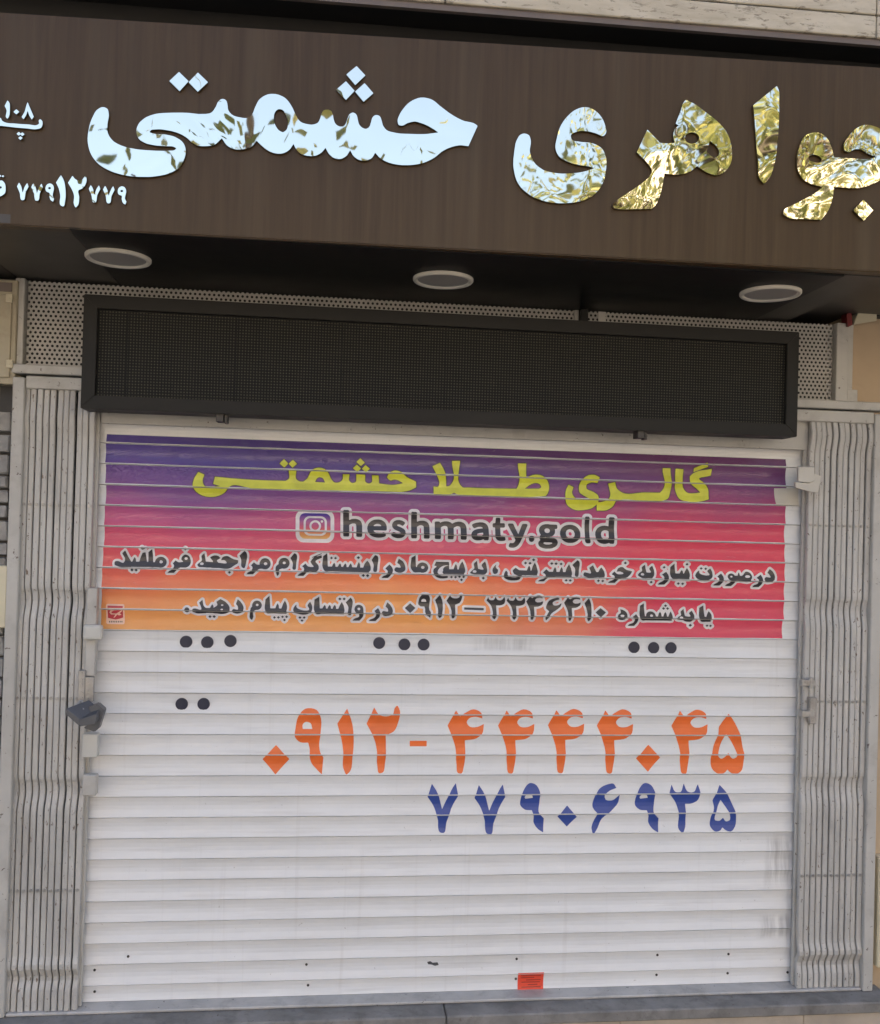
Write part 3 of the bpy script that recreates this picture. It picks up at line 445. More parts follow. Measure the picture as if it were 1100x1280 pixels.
-14,-6,-10,-10,-7,-13,-6,-15,-5,-29,4,-24,15,-44,1,-6,-17,-9,-55,-24,-5,3,-40,60,-11,25,-6,20,-7,30,-1,25,3,19,8,21,13,20,21,26,29,21,28,15,23,10,33,9,30,5,3,11,4061,
6031,-118,-5,-4,-3,13,-31,11,-14,20,-12,19,-2,22,6,14,10,8,12,15,34,1,194,2642,6221,34,-2,30,-5,41,-13,29,-13,22,-13,24,-20,24,-27,18,-25,8,-7,21,-15,34,-8,31,1,31,5,130,
32,48,6,246,8,273,4,26,5,997,17,308,8,64,-9,41,-10,36,-14,49,-25,4,-4,1,-6,-1,-68,-2,-7,-6,-6,-88,-43,-32,-19,-15,-12,-32,-32,-15,-10,-40,-17,-38,-6,-21,3,-19,5,-19,8,
-17,12,-10,9,-10,14,-18,36,-2,10,3,8,23,24,20,14,23,1,28,-10,13,-1,29,6,26,12,13,9,1,2,-1,3,-42,10,-30,5,-42,1,-52,-5,-87,-13,-4,-6,-7,-87,-5,-6,-19,-2,-65,-3,-8,3,-4,10,
5,51,-2,19,-6,9,-11,7,-13,4,-10,-1,-19,-9,-6,-6,-3,-6,-2,-19,3,-49,-1,-9,-4,-5,-10,-4,-93,-6,-16,0,-7,7,-1,77,-5,13,-11,7,-16,4,-13,-1,-13,-9,-10,-12,-4,-9,-1,-12,6,-52,
-1,-6,-3,-5,-9,-2,-68,0,-12,1,-6,6,-2,10,0,41,-4,11,-8,12,-15,12,-13,7,-19,5,-19,-1,-14,-4,-8,-5,-8,-7,-17,-21,-10,-17,-13,-35,-8,-17,-21,-30,-21,-23,-22,-14,-23,-8,-29,
-6,-23,0,-27,4,-23,8,-20,11,-15,12,-14,14,-14,18,-25,54,-12,19,-22,18,-22,16,-26,0,-12,-3,-26,-13,-12,-13,-6,-23,9,-74,-1,-7,-4,-6,-8,-2,-88,0,-8,3,-4,7,0,23,6,50,-3,20,
-5,8,-5,6,-28,15,-253,-6,-172,-8,-239,-17,-215,-21,-7,3,-5,7,-21,88,1,6,4,4,28,10,5,2,0,3,-9,3,-21,1,-41,-1,-35,-3,-15,-4,-12,-9,-8,-15,-6,-18,-3,-19,4,-21,15,-45,0,-9,
-2,-6,-6,-5,-59,-27,-16,-5,-6,2,-5,5,-33,47,-13,23,-10,23,-8,33,-4,30,2,30,9,25,17,26,21,24,28,21,31,17,27,11,38,9,35,5,3,13,4041,6019,-70,-2,-13,-1,-3,-5,7,-15,9,-11,16,
-9,14,-2,18,5,11,8,7,11,6,14,1,5,1,9,4576,5902,45,-40,1,-4,-45,-39,-9,-5,-44,44,9,11,30,27,9,7,2,9,4469,5900,36,-36,6,-8,-8,-10,-42,-37,-7,4,-41,38,6,8,45,40,2,11,3659,
5845,52,-46,1,-3,-44,-42,-7,-5,-4,1,-33,30,-14,17,2,4,41,42,3,2,2,10,3557,5842,42,-44,2,-5,-47,-49,-6,-3,-20,18,-32,34,2,4,50,42,5,3,2,9,4514,5822,42,-36,3,-5,-51,-50,-5,
-2,-40,36,-7,9,48,45,7,4,1,40,4576,5913,11,-7,41,-38,4,-6,0,-8,-5,-6,-45,-37,-13,-7,-10,4,-37,36,-5,1,-4,-3,-4,-5,0,-3,12,-5,40,-35,6,-6,2,-7,-2,-5,-5,-7,-48,-46,-7,-4,
-8,1,-50,46,-3,6,1,6,13,14,1,5,-13,8,-41,37,-4,6,0,6,10,12,51,44,7,1,5,-3,35,-35,6,-4,5,2,44,40,2,29,3659,5856,13,-9,45,-40,6,-10,-5,-10,-45,-41,-9,-6,-6,-1,-6,3,-40,37,
-5,2,-6,-4,-44,-43,-5,-2,-6,0,-7,3,-18,17,-30,31,-5,6,0,8,5,7,60,48,6,0,6,-3,34,-35,7,-4,7,4,37,38,5,3,1,103,6663,6211,79,-5,69,-6,12,-3,24,-31,13,-30,5,-27,1,-18,-4,-33,
-10,-31,-10,-20,-14,-19,-17,-18,-13,-10,-24,-13,-18,-8,-40,-6,-25,0,-35,5,-34,12,-40,29,-4,0,-2,-5,4,-173,0,-5,-3,-3,-94,0,-5,3,1,33,13,118,2,57,-8,49,-13,34,-12,20,-7,3,
-393,-6,-114,-4,-85,-5,-61,1,-17,-4,-15,-13,-19,-23,-14,-28,-8,-34,-2,-38,3,-28,22,-139,1,-26,-1,-3,-4,-1,-69,1,-21,1,-4,3,1,34,18,125,2,45,-2,18,-8,31,-16,26,-17,21,-9,
8,-11,5,-30,2,-3,-6,-1,-52,-5,-58,-4,-29,-8,-37,-17,-41,-39,-67,-5,-3,-6,2,-77,36,-6,4,4,13,69,148,9,27,2,12,0,14,-5,22,-3,11,-5,6,-17,5,-37,-3,-6,2,-1,84,1,4,3,3,28,2,
77,11,29,2,24,0,27,-4,22,-6,45,-23,36,22,12,3,17,2,32,0,148,9,207,7,268,5,141,5,3,16,6739,6109,-135,1,-33,-1,-5,-2,7,-8,34,-27,35,-21,30,-12,25,-3,24,3,18,6,13,9,9,13,7,
15,-1,10,-10,9,1,109,6667,6221,45,-2,102,-9,16,-4,26,-34,8,-16,5,-17,5,-25,2,-22,-3,-35,-11,-35,-11,-21,-14,-19,-31,-29,-15,-10,-25,-12,-22,-5,-23,-3,-49,1,-23,5,-17,5,
-18,8,-20,13,-5,1,-1,-7,0,-42,2,-111,-2,-8,-6,-5,-103,0,-6,1,-4,5,0,43,13,119,2,48,-7,45,-9,25,-13,27,-3,3,-6,1,-379,-6,-204,-9,-57,1,-17,-4,-12,-10,-18,-24,-13,-24,-8,
-32,-2,-31,3,-30,20,-124,3,-35,-1,-18,-4,-4,-8,-1,-95,2,-6,2,-4,4,-1,11,1,33,17,111,3,31,-2,39,-9,32,-14,23,-12,16,-15,12,-11,3,-9,0,-3,-2,-1,-4,-1,-44,-5,-60,-4,-30,-9,
-36,-17,-43,-41,-68,-9,-6,-11,3,-82,37,-6,4,-3,5,-1,8,4,10,71,154,7,21,3,15,-5,29,-6,11,-12,4,-40,-3,-7,2,-3,4,-1,94,2,8,7,4,107,14,30,2,28,0,28,-4,21,-6,43,-20,35,19,27,
5,30,0,209,11,195,6,219,4,145,5,3,16,6733,6099,-124,1,-10,-2,-2,-2,3,-5,13,-10,35,-21,24,-10,22,-4,22,3,15,4,10,6,8,8,7,12,0,8,-7,6,1,145,7543,6383,33,-3,16,-5,28,-13,23,
-15,27,-26,17,-40,7,-13,11,-9,19,-5,69,-10,58,0,182,20,61,1,73,5,54,0,33,-4,27,-6,36,-12,21,-10,17,-15,11,-21,15,-54,9,-39,4,-32,1,-38,-11,-185,-6,-1,-81,-1,-8,2,1,38,17,
110,3,31,-2,36,-7,32,-17,27,-27,28,-5,3,-189,-3,-35,2,-129,14,-43,2,-35,-3,-39,-12,-31,-18,-29,-26,-10,-14,-7,-14,-16,-58,-2,-2,-5,1,-75,16,-3,3,16,59,11,55,0,18,-4,19,
-7,18,-11,17,-13,13,-12,7,-35,14,-37,9,-33,3,-2,-3,5,-30,0,-18,-4,-22,-7,-17,-7,-8,-11,-9,-37,-25,-17,-8,-41,-14,-15,-9,-7,-9,-3,-8,-3,-26,4,-12,10,-12,14,-7,25,-9,14,-3,
20,0,50,7,4,-6,23,-60,0,-4,-3,-3,-43,-23,-20,-6,-36,-1,-31,5,-32,13,-28,20,-27,28,-19,32,-10,25,-6,32,0,35,4,19,4,10,6,11,14,12,45,29,52,29,4,7,-2,3,-4,2,-21,3,-44,0,-30,
-3,-49,-7,-14,-5,-12,-7,-13,-11,-12,-15,-10,-19,-5,-15,0,-20,18,-53,0,-6,-56,-26,-6,0,-26,51,-9,29,-7,35,-1,42,6,40,13,37,20,28,23,18,36,21,23,8,15,4,33,4,58,-3,60,-9,36,
-10,18,-8,18,-12,37,-32,1,6,1,66,1,5,2,67,8702,6275,27,-3,54,-9,66,-19,10,-5,1,-90,-4,-25,-9,-22,-12,-20,-29,-35,-17,-17,-43,-33,-5,-6,-1,-5,1,-7,5,-3,22,-9,96,-17,23,-6,
3,-7,10,-59,1,-17,-5,-1,-35,7,-82,12,-31,6,-30,9,-27,12,-27,16,-34,31,-2,5,-4,36,0,27,4,15,5,10,18,18,55,40,52,50,-4,3,-52,8,-64,3,-19,-2,-16,-4,-21,-11,-18,-18,-10,-12,
-16,-29,-8,-36,0,-37,16,-123,0,-30,-17,-3,-66,-4,-11,1,-2,3,-3,53,-9,96,-2,64,4,33,10,39,18,49,11,22,10,14,17,13,12,6,25,8,84,14,2,11,8677,5899,174,-63,2,-3,0,-4,-11,-42,
-3,-2,-7,3,-150,64,-3,4,-4,32,0,9,1,150,7547,6393,26,-2,23,-6,30,-14,22,-14,13,-11,18,-19,23,-51,9,-7,16,-5,70,-10,47,0,187,20,58,1,75,5,58,0,36,-4,25,-6,38,-12,25,-12,
17,-17,13,-23,15,-54,9,-39,4,-34,1,-41,-10,-156,0,-28,-2,-6,-4,-4,-6,-1,-90,0,-9,1,-5,4,-1,6,2,42,17,110,3,32,-2,26,-6,28,-6,12,-12,20,-25,23,-23,2,-164,-3,-38,2,-128,14,
-35,2,-39,-4,-30,-8,-10,-5,-25,-15,-24,-21,-11,-14,-5,-11,-19,-63,-6,-6,-10,0,-79,17,-8,5,-2,5,0,8,15,51,13,59,0,15,-5,20,-14,26,-16,17,-13,7,-27,10,-35,9,-14,1,-5,-3,0,
-36,-2,-20,-7,-19,-10,-14,-20,-17,-40,-24,-49,-18,-10,-5,-9,-12,-5,-18,2,-13,9,-10,12,-7,25,-8,25,-3,53,7,10,-3,27,-67,3,-10,-1,-5,-4,-5,-29,-16,-25,-12,-28,-5,-43,1,-33,
9,-29,15,-21,17,-27,28,-21,34,-11,30,-5,29,0,40,6,27,8,14,13,13,48,31,33,19,4,5,-3,2,-37,1,-62,-7,-26,-6,-17,-9,-9,-9,-12,-15,-9,-16,-4,-15,2,-21,17,-47,-2,-11,-8,-8,-54,
-23,-9,-2,-6,2,-5,7,-19,38,-14,39,-8,37,-1,48,6,38,11,35,15,25,11,13,14,12,31,21,39,16,32,6,48,2,72,-8,43,-9,34,-14,38,-25,3,5,1,45,5,8,8,1,2,83,8706,6284,53,-6,38,-7,65,
-20,5,-3,2,-5,1,-97,-4,-25,-8,-22,-14,-23,-30,-36,-20,-19,-37,-28,-4,-6,4,-5,19,-6,111,-21,7,-3,4,-5,14,-80,0,-9,-3,-6,-5,-3,-6,0,-49,9,-18,3,-7,-2,8,-5,25,-10,6,-7,0,
-13,-10,-40,-4,-6,-6,-4,-11,2,-159,69,-4,7,-6,56,-30,27,-12,12,-3,6,-4,39,0,30,2,11,5,13,16,20,52,38,32,29,11,13,0,3,-5,2,-46,5,-39,1,-20,-1,-15,-4,-11,-5,-21,-18,-14,
-18,-12,-20,-7,-24,-2,-16,1,-45,15,-107,1,-32,-1,-8,-4,-3,-5,-2,-83,-5,-17,1,-6,7,-4,55,-9,97,-2,70,5,38,10,36,17,46,13,27,11,15,15,12,16,9,21,7,89,15,19,1,1,64,6873,
6858,24,-3,17,-5,24,-11,13,-9,13,-14,8,-17,3,-16,-2,-11,-3,-9,-7,-11,-7,-8,-9,-6,-19,-8,-30,-6,-75,-3,-12,-3,-3,-2,0,-3,4,-2,19,4,28,0,10,-2,24,-7,22,-13,16,-19,8,-18,2,
-25,-2,-17,4,-1,15,0,6,-3,4,-6,2,-6,0,-26,-5,-9,-9,-4,-78,-3,-24,-5,-35,1,-28,7,-21,12,-13,12,-8,11,-7,17,-3,18,2,18,8,20,10,16,-10,15,-5,15,0,15,9,23,-14,15,-6,12,-3,13,
2,12,2,8,6,11,9,10,15,11,18,7,22,6,22,3,3,16,6867,6807,-31,0,-22,-4,-15,-7,-3,-4,0,-5,6,-8,7,-3,25,3,35,0,29,4,5,2,2,3,-1,4,-3,4,-14,6,3,17,6847,6663,-6,0,-15,-3,-8,-5,
-7,-9,-3,-10,1,-13,5,-9,10,-7,13,-2,17,2,12,6,6,9,3,7,0,9,-4,11,-8,9,2,45,6412,6847,14,-1,11,-3,21,-9,11,-8,12,-12,16,-22,12,-24,86,-196,1,-11,-4,-7,-4,-3,-16,-3,-29,0,
-6,1,-6,5,-4,7,-46,112,-3,3,-3,-3,-50,-112,-7,-12,-10,-5,-40,-1,-9,2,-5,6,-3,7,2,8,90,183,-1,7,-4,10,-8,12,-8,7,-6,3,-10,2,-19,-3,-6,0,-8,5,-6,11,-6,23,1,6,5,7,7,4,12,3,
13,1,2,35,7569,6800,20,-4,25,-10,9,8,6,3,37,2,8,-4,5,-8,1,-306,-4,-10,-8,-5,-45,-2,-7,3,-5,6,-2,6,0,95,-2,5,-29,-7,-20,-2,-24,2,-26,8,-18,9,-18,15,-10,12,-10,16,-8,20,-4,
30,3,30,6,20,10,19,9,12,18,16,23,13,27,6,15,2,3,20,7575,6742,-14,0,-12,-1,-18,-9,-8,-9,-5,-9,-5,-21,0,-16,1,-9,4,-11,6,-10,9,-9,9,-5,22,-5,14,1,16,5,12,6,3,6,-1,80,-14,
10,2,21,7368,6793,12,-6,3,-6,1,-5,-5,-27,-3,-6,-7,-6,-1,-4,-1,-262,-4,-9,-7,-5,-32,-1,-10,5,-4,11,0,264,2,18,2,12,5,8,4,7,6,6,15,6,2,33,7153,6787,21,-5,24,-9,18,-12,19,
-19,11,-19,7,-22,2,-34,-3,-20,-7,-20,-14,-21,-18,-18,-12,-9,-18,-9,-26,-8,-21,-3,-25,0,-32,6,-21,9,-18,12,-16,16,-9,14,-11,25,-2,15,-2,16,4,29,8,20,13,21,15,15,16,11,26,
12,21,6,15,1,3,28,7139,6731,-11,0,-12,-2,-13,-4,-7,-4,-8,-7,-6,-8,-4,-9,-4,-13,-1,-12,1,-11,4,-14,4,-9,7,-9,8,-6,19,-6,16,-1,9,2,18,8,8,6,7,9,8,21,2,14,-2,12,-3,13,-5,8,
-6,8,-9,7,2,18,6652,6774,12,-5,11,-12,3,-9,2,-10,-2,-14,-6,-13,-9,-9,-11,-5,-14,0,-14,6,-9,11,-3,9,-2,10,2,14,6,14,9,8,12,5,2,51,6286,6763,18,-3,9,-4,6,-8,1,-7,-7,-24,-7,
-10,-10,-3,-23,4,-10,-2,-4,-4,-4,-23,0,-80,3,-3,40,0,10,-4,4,-5,2,-5,-1,-30,-4,-8,-8,-4,-39,0,-5,-1,-2,-6,0,-47,-3,-8,-4,-4,-6,-2,-34,-1,-7,4,-4,8,-3,44,-2,10,-4,2,-15,0,
-5,2,-6,5,-3,8,0,25,3,8,9,6,16,1,3,3,0,97,3,19,4,10,7,14,12,12,8,5,10,5,17,4,2,53,5994,6756,20,-4,29,-11,3,1,7,9,6,2,9,2,28,0,9,-4,5,-9,0,-120,-2,-19,-4,-16,-8,-19,-12,
-14,-12,-10,-15,-7,-20,-7,-23,-2,-18,0,-35,5,-25,7,-24,10,-7,6,-3,7,0,8,7,12,10,13,9,6,8,0,25,-10,17,-5,21,-2,13,0,11,4,6,4,6,6,0,4,-2,2,-52,6,-23,6,-24,8,-17,10,-12,12,
-6,9,-6,12,-3,18,3,18,9,19,13,14,17,10,21,7,15,2,3,12,5992,6701,-16,-2,-12,-5,-4,-8,4,-11,10,-6,15,-5,37,-6,12,0,1,21,-3,7,-20,10,2,72,5822,6747,8,-5,4,-10,0,-124,-2,-16,
-4,-16,-9,-18,-12,-14,-11,-9,-18,-8,-14,-4,-22,-3,-15,0,-29,6,-12,4,-32,16,-17,-14,-15,-8,-15,-5,-16,-3,-32,0,-11,2,-21,6,-21,10,-3,-1,-7,-11,-14,-4,-34,0,-6,3,-5,5,-2,8,
0,188,2,7,6,6,8,2,45,2,6,-2,6,-5,3,-10,1,-128,5,-5,19,-10,13,-4,14,-1,15,2,7,3,6,7,4,8,2,20,1,112,2,8,4,5,8,3,44,0,7,-2,6,-6,2,-7,1,-128,14,-10,15,-6,13,-4,15,0,14,3,6,4,
6,7,2,10,2,10,0,118,2,7,5,5,6,3,25,1,2,45,5358,6734,8,-5,4,-8,0,-122,-2,-20,-2,-12,-10,-23,-10,-12,-13,-10,-19,-9,-16,-4,-20,-1,-25,1,-39,12,-1,-5,-1,-103,-2,-7,-4,-5,-8,
-3,-42,-2,-9,3,-5,7,-2,7,0,299,3,10,8,6,10,2,37,0,6,-2,5,-5,3,-10,1,-126,9,-8,15,-8,14,-4,12,-2,15,3,9,3,5,5,4,11,1,11,1,120,2,8,4,5,7,2,2,60,5002,6728,15,-3,16,-7,11,-7,
12,-12,7,-11,5,-14,2,-15,-2,-15,-7,-17,-17,-18,-28,-16,-43,-18,-7,-6,-1,-6,3,-4,5,-2,18,-2,16,5,20,11,10,1,7,-5,17,-19,2,-6,0,-6,-2,-7,-7,-6,-16,-10,-15,-7,-25,-6,-31,0,
-14,3,-15,6,-10,7,-12,11,-8,12,-5,13,-2,14,2,15,8,17,15,17,22,13,49,21,8,8,0,9,-5,5,-9,2,-22,-1,-17,-6,-24,-14,-9,-2,-9,6,-16,20,-3,6,-1,6,4,8,9,7,13,8,22,10,31,8,2,49,
4746,6722,22,-2,18,-4,25,-9,9,-5,5,-8,1,-7,-3,-6,-12,-18,-8,-7,-9,-2,-26,8,-20,4,-19,0,-12,-2,-16,-4,-19,-10,-9,-11,-4,-8,4,-2,21,0,103,3,27,-1,9,-7,3,-12,-1,-34,-5,-17,
-11,-22,-13,-16,-18,-13,-20,-10,-24,-6,-18,-1,-33,1,-20,4,-20,9,-19,11,-18,17,-12,17,-11,29,-3,23,4,29,9,23,12,18,14,15,20,13,27,12,22,5,28,3,3,12,4765,6577,-88,-1,-5,-1,
-1,-3,9,-11,13,-8,15,-4,19,0,15,3,10,5,10,10,3,6,2,45,4516,6711,7,-5,4,-9,0,-128,-4,-27,-9,-20,-10,-13,-13,-10,-18,-8,-16,-4,-11,-2,-34,0,-20,4,-26,10,-2,-5,1,-103,-2,-9,
-5,-5,-7,-3,-45,-1,-9,3,-5,6,-2,7,0,300,3,10,5,5,8,2,45,1,5,-1,5,-4,4,-10,0,-129,12,-9,14,-6,18,-5,15,0,14,3,6,3,5,7,3,8,2,10,0,120,2,8,7,6,11,3,1,440,6881,6893,23,-3,23,
-6,27,-13,15,-10,22,-21,6,-9,9,-19,5,-26,2,-3,26,17,35,15,20,6,15,1,50,0,29,-6,30,-14,21,-14,34,-36,3,3,6,26,12,21,19,17,23,9,40,0,11,-3,12,-8,11,-11,7,-13,2,-9,0,-22,2,
-2,19,26,23,21,30,17,23,7,27,4,28,0,37,-6,16,3,45,2,10,-2,10,-4,9,-7,9,-10,6,-10,2,-10,0,-317,-3,-12,-8,-14,-13,-11,-15,-6,-60,-2,-11,3,-12,7,-12,13,-6,15,-1,60,-2,6,-5,
2,-39,2,-21,5,-29,13,-17,11,-17,15,-15,20,-12,21,-11,30,-3,-5,0,-13,-1,-173,-5,-13,-8,-11,-11,-9,-14,-6,-42,-1,-11,2,-17,9,-14,17,-5,17,0,123,-1,8,-2,2,-33,-36,-18,-13,
-33,-16,-30,-8,-16,-2,-36,0,-34,6,-31,13,-33,22,-3,-2,-8,-17,-8,-9,-11,-8,-12,-5,-62,-2,-45,-6,-45,0,-21,5,-20,7,-25,15,-19,18,-16,26,-6,16,-3,20,2,31,9,28,-3,11,-4,4,
-26,-26,-15,-7,-13,-3,-22,1,-13,3,-16,9,-19,18,4,-15,39,-90,4,-13,0,-18,-3,-12,-8,-12,-14,-12,-12,-5,-17,-2,-41,0,-14,4,-10,6,-12,13,-19,42,-5,4,-4,-4,-21,-45,-17,-17,
-17,-7,-51,-1,-13,1,-20,8,-20,-10,-19,-3,-4,-5,-1,-26,-7,-14,-14,-15,-19,-7,-46,-2,-10,3,-12,7,-10,11,-7,12,-6,35,-20,16,-13,19,-3,2,-30,-25,-28,-14,-28,-7,-49,-1,-28,3,
-18,5,-22,7,-25,11,-8,6,-10,11,-13,25,-17,-28,-19,-19,-15,-11,-28,-12,-35,-6,-30,0,-31,6,-29,11,-27,-13,-20,-5,-16,-3,-38,0,-16,2,-26,6,-30,-6,-42,0,-11,2,-14,8,-11,13,
-6,12,-3,21,-2,3,-25,-34,-16,-14,-14,-8,-16,-7,-20,-5,-53,-1,-4,-2,-1,-5,-1,-65,-8,-17,-13,-13,-10,-6,-10,-2,-60,-1,-14,5,-12,9,-9,12,-6,14,0,211,-1,9,-2,4,-26,-38,2,-5,
14,-17,7,-15,0,-20,-4,-13,-8,-12,-14,-13,-25,-15,-22,-9,-22,-4,-42,0,-19,4,-17,6,-19,12,-19,17,-10,15,-12,26,-4,-3,-15,-25,-15,-18,-21,-17,-14,-8,-19,-8,-27,-7,-47,-1,
-21,1,-21,5,-16,7,-32,17,-27,26,-20,31,-4,3,-9,-26,-12,-21,-16,-19,-17,-13,-22,-12,-21,-5,-15,-2,-44,0,-5,-2,-2,-6,-1,-66,-9,-18,-16,-14,-17,-5,-44,-1,-21,1,-14,6,-10,9,
-8,10,-4,13,-1,322,4,13,9,12,11,10,15,7,67,1,16,-7,14,-13,7,-13,2,-10,0,-112,4,-6,9,-2,4,2,2,5,0,112,1,11,7,14,12,13,13,7,15,3,55,0,10,-3,11,-7,11,-12,7,-13,2,-40,3,-5,
22,31,28,26,18,12,22,9,36,11,27,2,29,0,28,-2,17,-4,19,-6,22,-10,25,-23,17,15,18,12,34,17,34,8,47,-1,30,-8,25,-14,22,-22,16,-25,2,4,1,24,3,10,7,12,13,12,11,6,12,3,57,-1,
11,-4,11,-7,9,-10,7,-14,1,-11,1,-106,2,-6,7,-3,4,1,1,5,2,123,5,12,9,11,10,8,13,5,35,2,31,-1,16,-7,19,-18,19,19,18,9,64,2,9,-2,10,-5,15,-14,8,-17,1,-117,3,-6,7,-2,5,3,1,8,
1,114,2,10,6,10,14,13,17,8,59,0,11,-1,11,-6,9,-8,7,-9,6,-11,1,-11,0,-107,4,-6,8,-3,4,2,2,6,1,120,9,19,10,10,10,6,10,3,25,1,44,-1,11,-5,9,-7,18,-25,3,2,20,20,13,8,21,10,
19,5,15,2,36,0,38,-7,23,6,43,0,11,-3,13,-8,11,-11,6,-14,2,-11,0,-112,1,-5,3,-2,4,2,2,6,0,67,3,19,5,18,14,23,17,18,10,7,17,9,18,5,52,1,40,-10,1,5,-6,25,2,24,6,11,7,9,10,8,
11,6,31,5,41,-1,30,-10,25,-15,22,-22,16,-22,15,-30,26,-59,6,-10,1,31,4,19,12,20,21,19,20,7,25,1,14,-4,21,-12,2,3,6,26,11,20,18,19,20,13,23,10,34,7,17,2,3,20,6362,6756,-4,
1,-3,-3,-2,-27,-7,-23,-8,-15,-10,-10,-9,-6,-11,-4,-14,-1,-3,-2,-1,-27,3,-7,21,-3,20,-11,4,1,3,4,61,124,-3,5,-23,0,3,12,7570,6706,-7,1,-8,-3,-3,-3,-3,-8,-1,-10,3,-11,3,-5,
7,-3,8,1,4,4,1,30,3,5,6966,6704,-4,0,-3,-3,4,-7,4,4,3,16,7135,6694,-8,1,-8,-2,-5,-4,-3,-5,-2,-10,1,-8,2,-8,6,-5,8,-1,8,1,7,4,4,6,2,10,-1,11,-4,8,3,8,4859,6662,-4,0,-2,-5,
14,-20,5,-24,2,-2,10,12,1,6,3,8,5874,6627,-3,0,-2,-4,0,-26,2,-5,6,7,8,14,-2,5,1,38,2173,7161,44,-45,15,-11,24,-12,66,2,22,-8,20,-15,12,-16,6,-15,2,-30,-9,-34,-9,-18,-9,
-11,-18,-11,-22,-6,-11,3,-10,5,-17,14,-10,16,-5,20,5,13,18,17,-1,4,-35,6,-17,0,-13,-4,-29,-19,-3,1,-29,36,1,3,14,17,2,9,0,7,-9,20,-14,18,-41,22,-20,20,3,2,3,14,2330,6999,
-13,1,-10,-8,-3,-6,0,-7,3,-6,5,-5,7,-3,10,0,8,4,5,7,2,6,-2,7,-5,7,2,5,1702,7145,21,-19,-19,-17,-3,-1,-21,18,2,7,1651,7142,17,-15,3,-4,-22,-18,-15,13,-5,6,17,16,2,80,2016,
7096,25,-6,12,-8,13,-11,9,-13,6,-16,1,-14,-1,-14,-6,-16,-10,-14,-11,-9,-15,-8,-17,-6,-13,-1,-13,1,-23,8,-22,17,-9,15,-9,26,-18,0,-2,-6,-8,-139,-1,-18,-2,-1,-49,40,-1,116,
-1,4,-12,1,-4,-3,-18,-117,-30,4,-7,3,-22,46,-9,26,-7,29,-4,9,-39,0,-4,-34,-5,-11,-9,-12,-14,19,-14,34,-4,3,-8,0,-3,-2,-39,-60,-32,-69,-5,-7,-36,32,7,17,20,36,6,15,1,9,-1,
16,-10,21,-10,7,-11,0,-45,-20,-10,-2,-21,0,-11,2,-4,3,-4,6,-3,10,2,22,9,9,47,18,31,6,27,1,65,-2,23,1,7,-4,15,0,215,5,37,4,10,0,5,-3,26,0,37,2,17,3,3,13,2019,7042,-11,0,
-5,-1,-8,-5,-3,-7,1,-16,9,-9,6,-1,8,1,11,7,6,8,1,9,-3,6,2,4,2318,6881,19,-17,-19,-16,-19,16,2,11,1789,6870,20,-9,6,-10,-22,1,-5,-4,-10,-12,-10,4,-9,9,-1,5,9,11,10,5,1,46,
3162,7178,42,-40,26,-21,9,-5,23,-4,19,2,18,6,17,1,11,-1,15,-5,15,-10,9,-9,9,-13,6,-17,1,-11,-1,-18,-5,-15,-9,-14,-11,-11,-12,-8,-17,-6,-18,-1,-11,1,-15,5,-15,10,-15,18,
-9,21,-1,14,1,10,-3,3,-23,-1,-11,-4,-13,-8,-18,-17,-4,0,-36,37,15,13,5,8,1,6,-1,12,-8,17,-9,11,-8,6,-35,17,-15,20,2,2,3,12,3325,7064,-12,1,-5,-2,-10,-10,-2,-5,2,-6,11,
-13,12,-1,13,6,6,9,0,9,-4,6,2,5,2869,7172,20,-18,-21,-18,-21,18,17,17,2,69,2839,7111,18,-3,25,-8,44,-30,36,-21,9,-8,4,-8,1,-26,-3,-4,-51,-12,-21,-8,-42,-25,-11,-5,-14,-3,
-30,4,-21,10,-8,9,-14,31,33,-3,13,4,14,11,10,13,1,9,-6,4,-15,2,-20,-2,-63,-8,-3,-5,-14,-13,-1,-8,9,-10,29,-17,5,-5,-16,-18,-10,-8,-26,-7,-24,0,-21,5,-15,8,-17,15,31,36,5,
12,-2,7,-84,-6,-2,-2,-2,-6,-14,-89,-1,-6,-2,0,-24,17,-7,7,-5,10,-1,12,6,25,-1,19,-10,12,-30,23,-12,12,-3,7,2,7,13,14,5,4,15,4,30,0,58,5,50,0,15,4,87,1,67,10,3,14,2526,
7063,-14,-1,-9,-5,-4,-5,0,-4,0,-5,4,-5,9,-5,14,-2,12,4,6,6,1,5,-1,8,-6,6,2,19,3047,7102,6,-1,5,-5,10,-25,16,-79,5,-36,-2,-28,-4,-12,-7,-13,-20,-18,-45,41,-19,20,15,32,5,
19,2,15,-1,51,2,13,9,13,9,7,1,7,4596,7213,18,-16,2,-3,-14,-13,-8,-4,-20,17,14,15,2,5,4543,7211,20,-18,-22,-19,-21,19,18,16,2,56,3792,7200,42,-44,20,-12,12,-3,13,0,45,9,
19,0,17,-8,14,-14,7,-11,4,-11,0,-19,-3,-13,-8,-16,-29,-30,-1,-11,2,-6,15,-12,63,-27,-5,-32,-56,15,-2,0,-2,-3,2,-3,60,-24,1,-3,-2,-6,-3,-1,-118,51,3,7,17,-7,3,2,0,3,-18,
16,-24,35,17,32,23,23,-2,5,-2,3,-10,2,-22,0,-31,-6,-13,-8,-21,-27,-2,-1,-39,34,1,3,17,12,6,12,-1,13,-5,17,-5,7,-9,9,-35,18,-14,10,-16,19,2,36,3467,7200,13,-12,6,-10,1,-6,
1,-39,1,-6,5,-8,9,-6,24,-8,14,2,20,0,17,-5,14,-7,10,-9,11,-17,7,-22,-2,-23,-5,-13,-8,-13,-11,-10,-11,-8,-17,-6,-22,-1,-21,5,-15,9,-11,9,-10,17,-6,18,0,22,-20,13,-11,12,
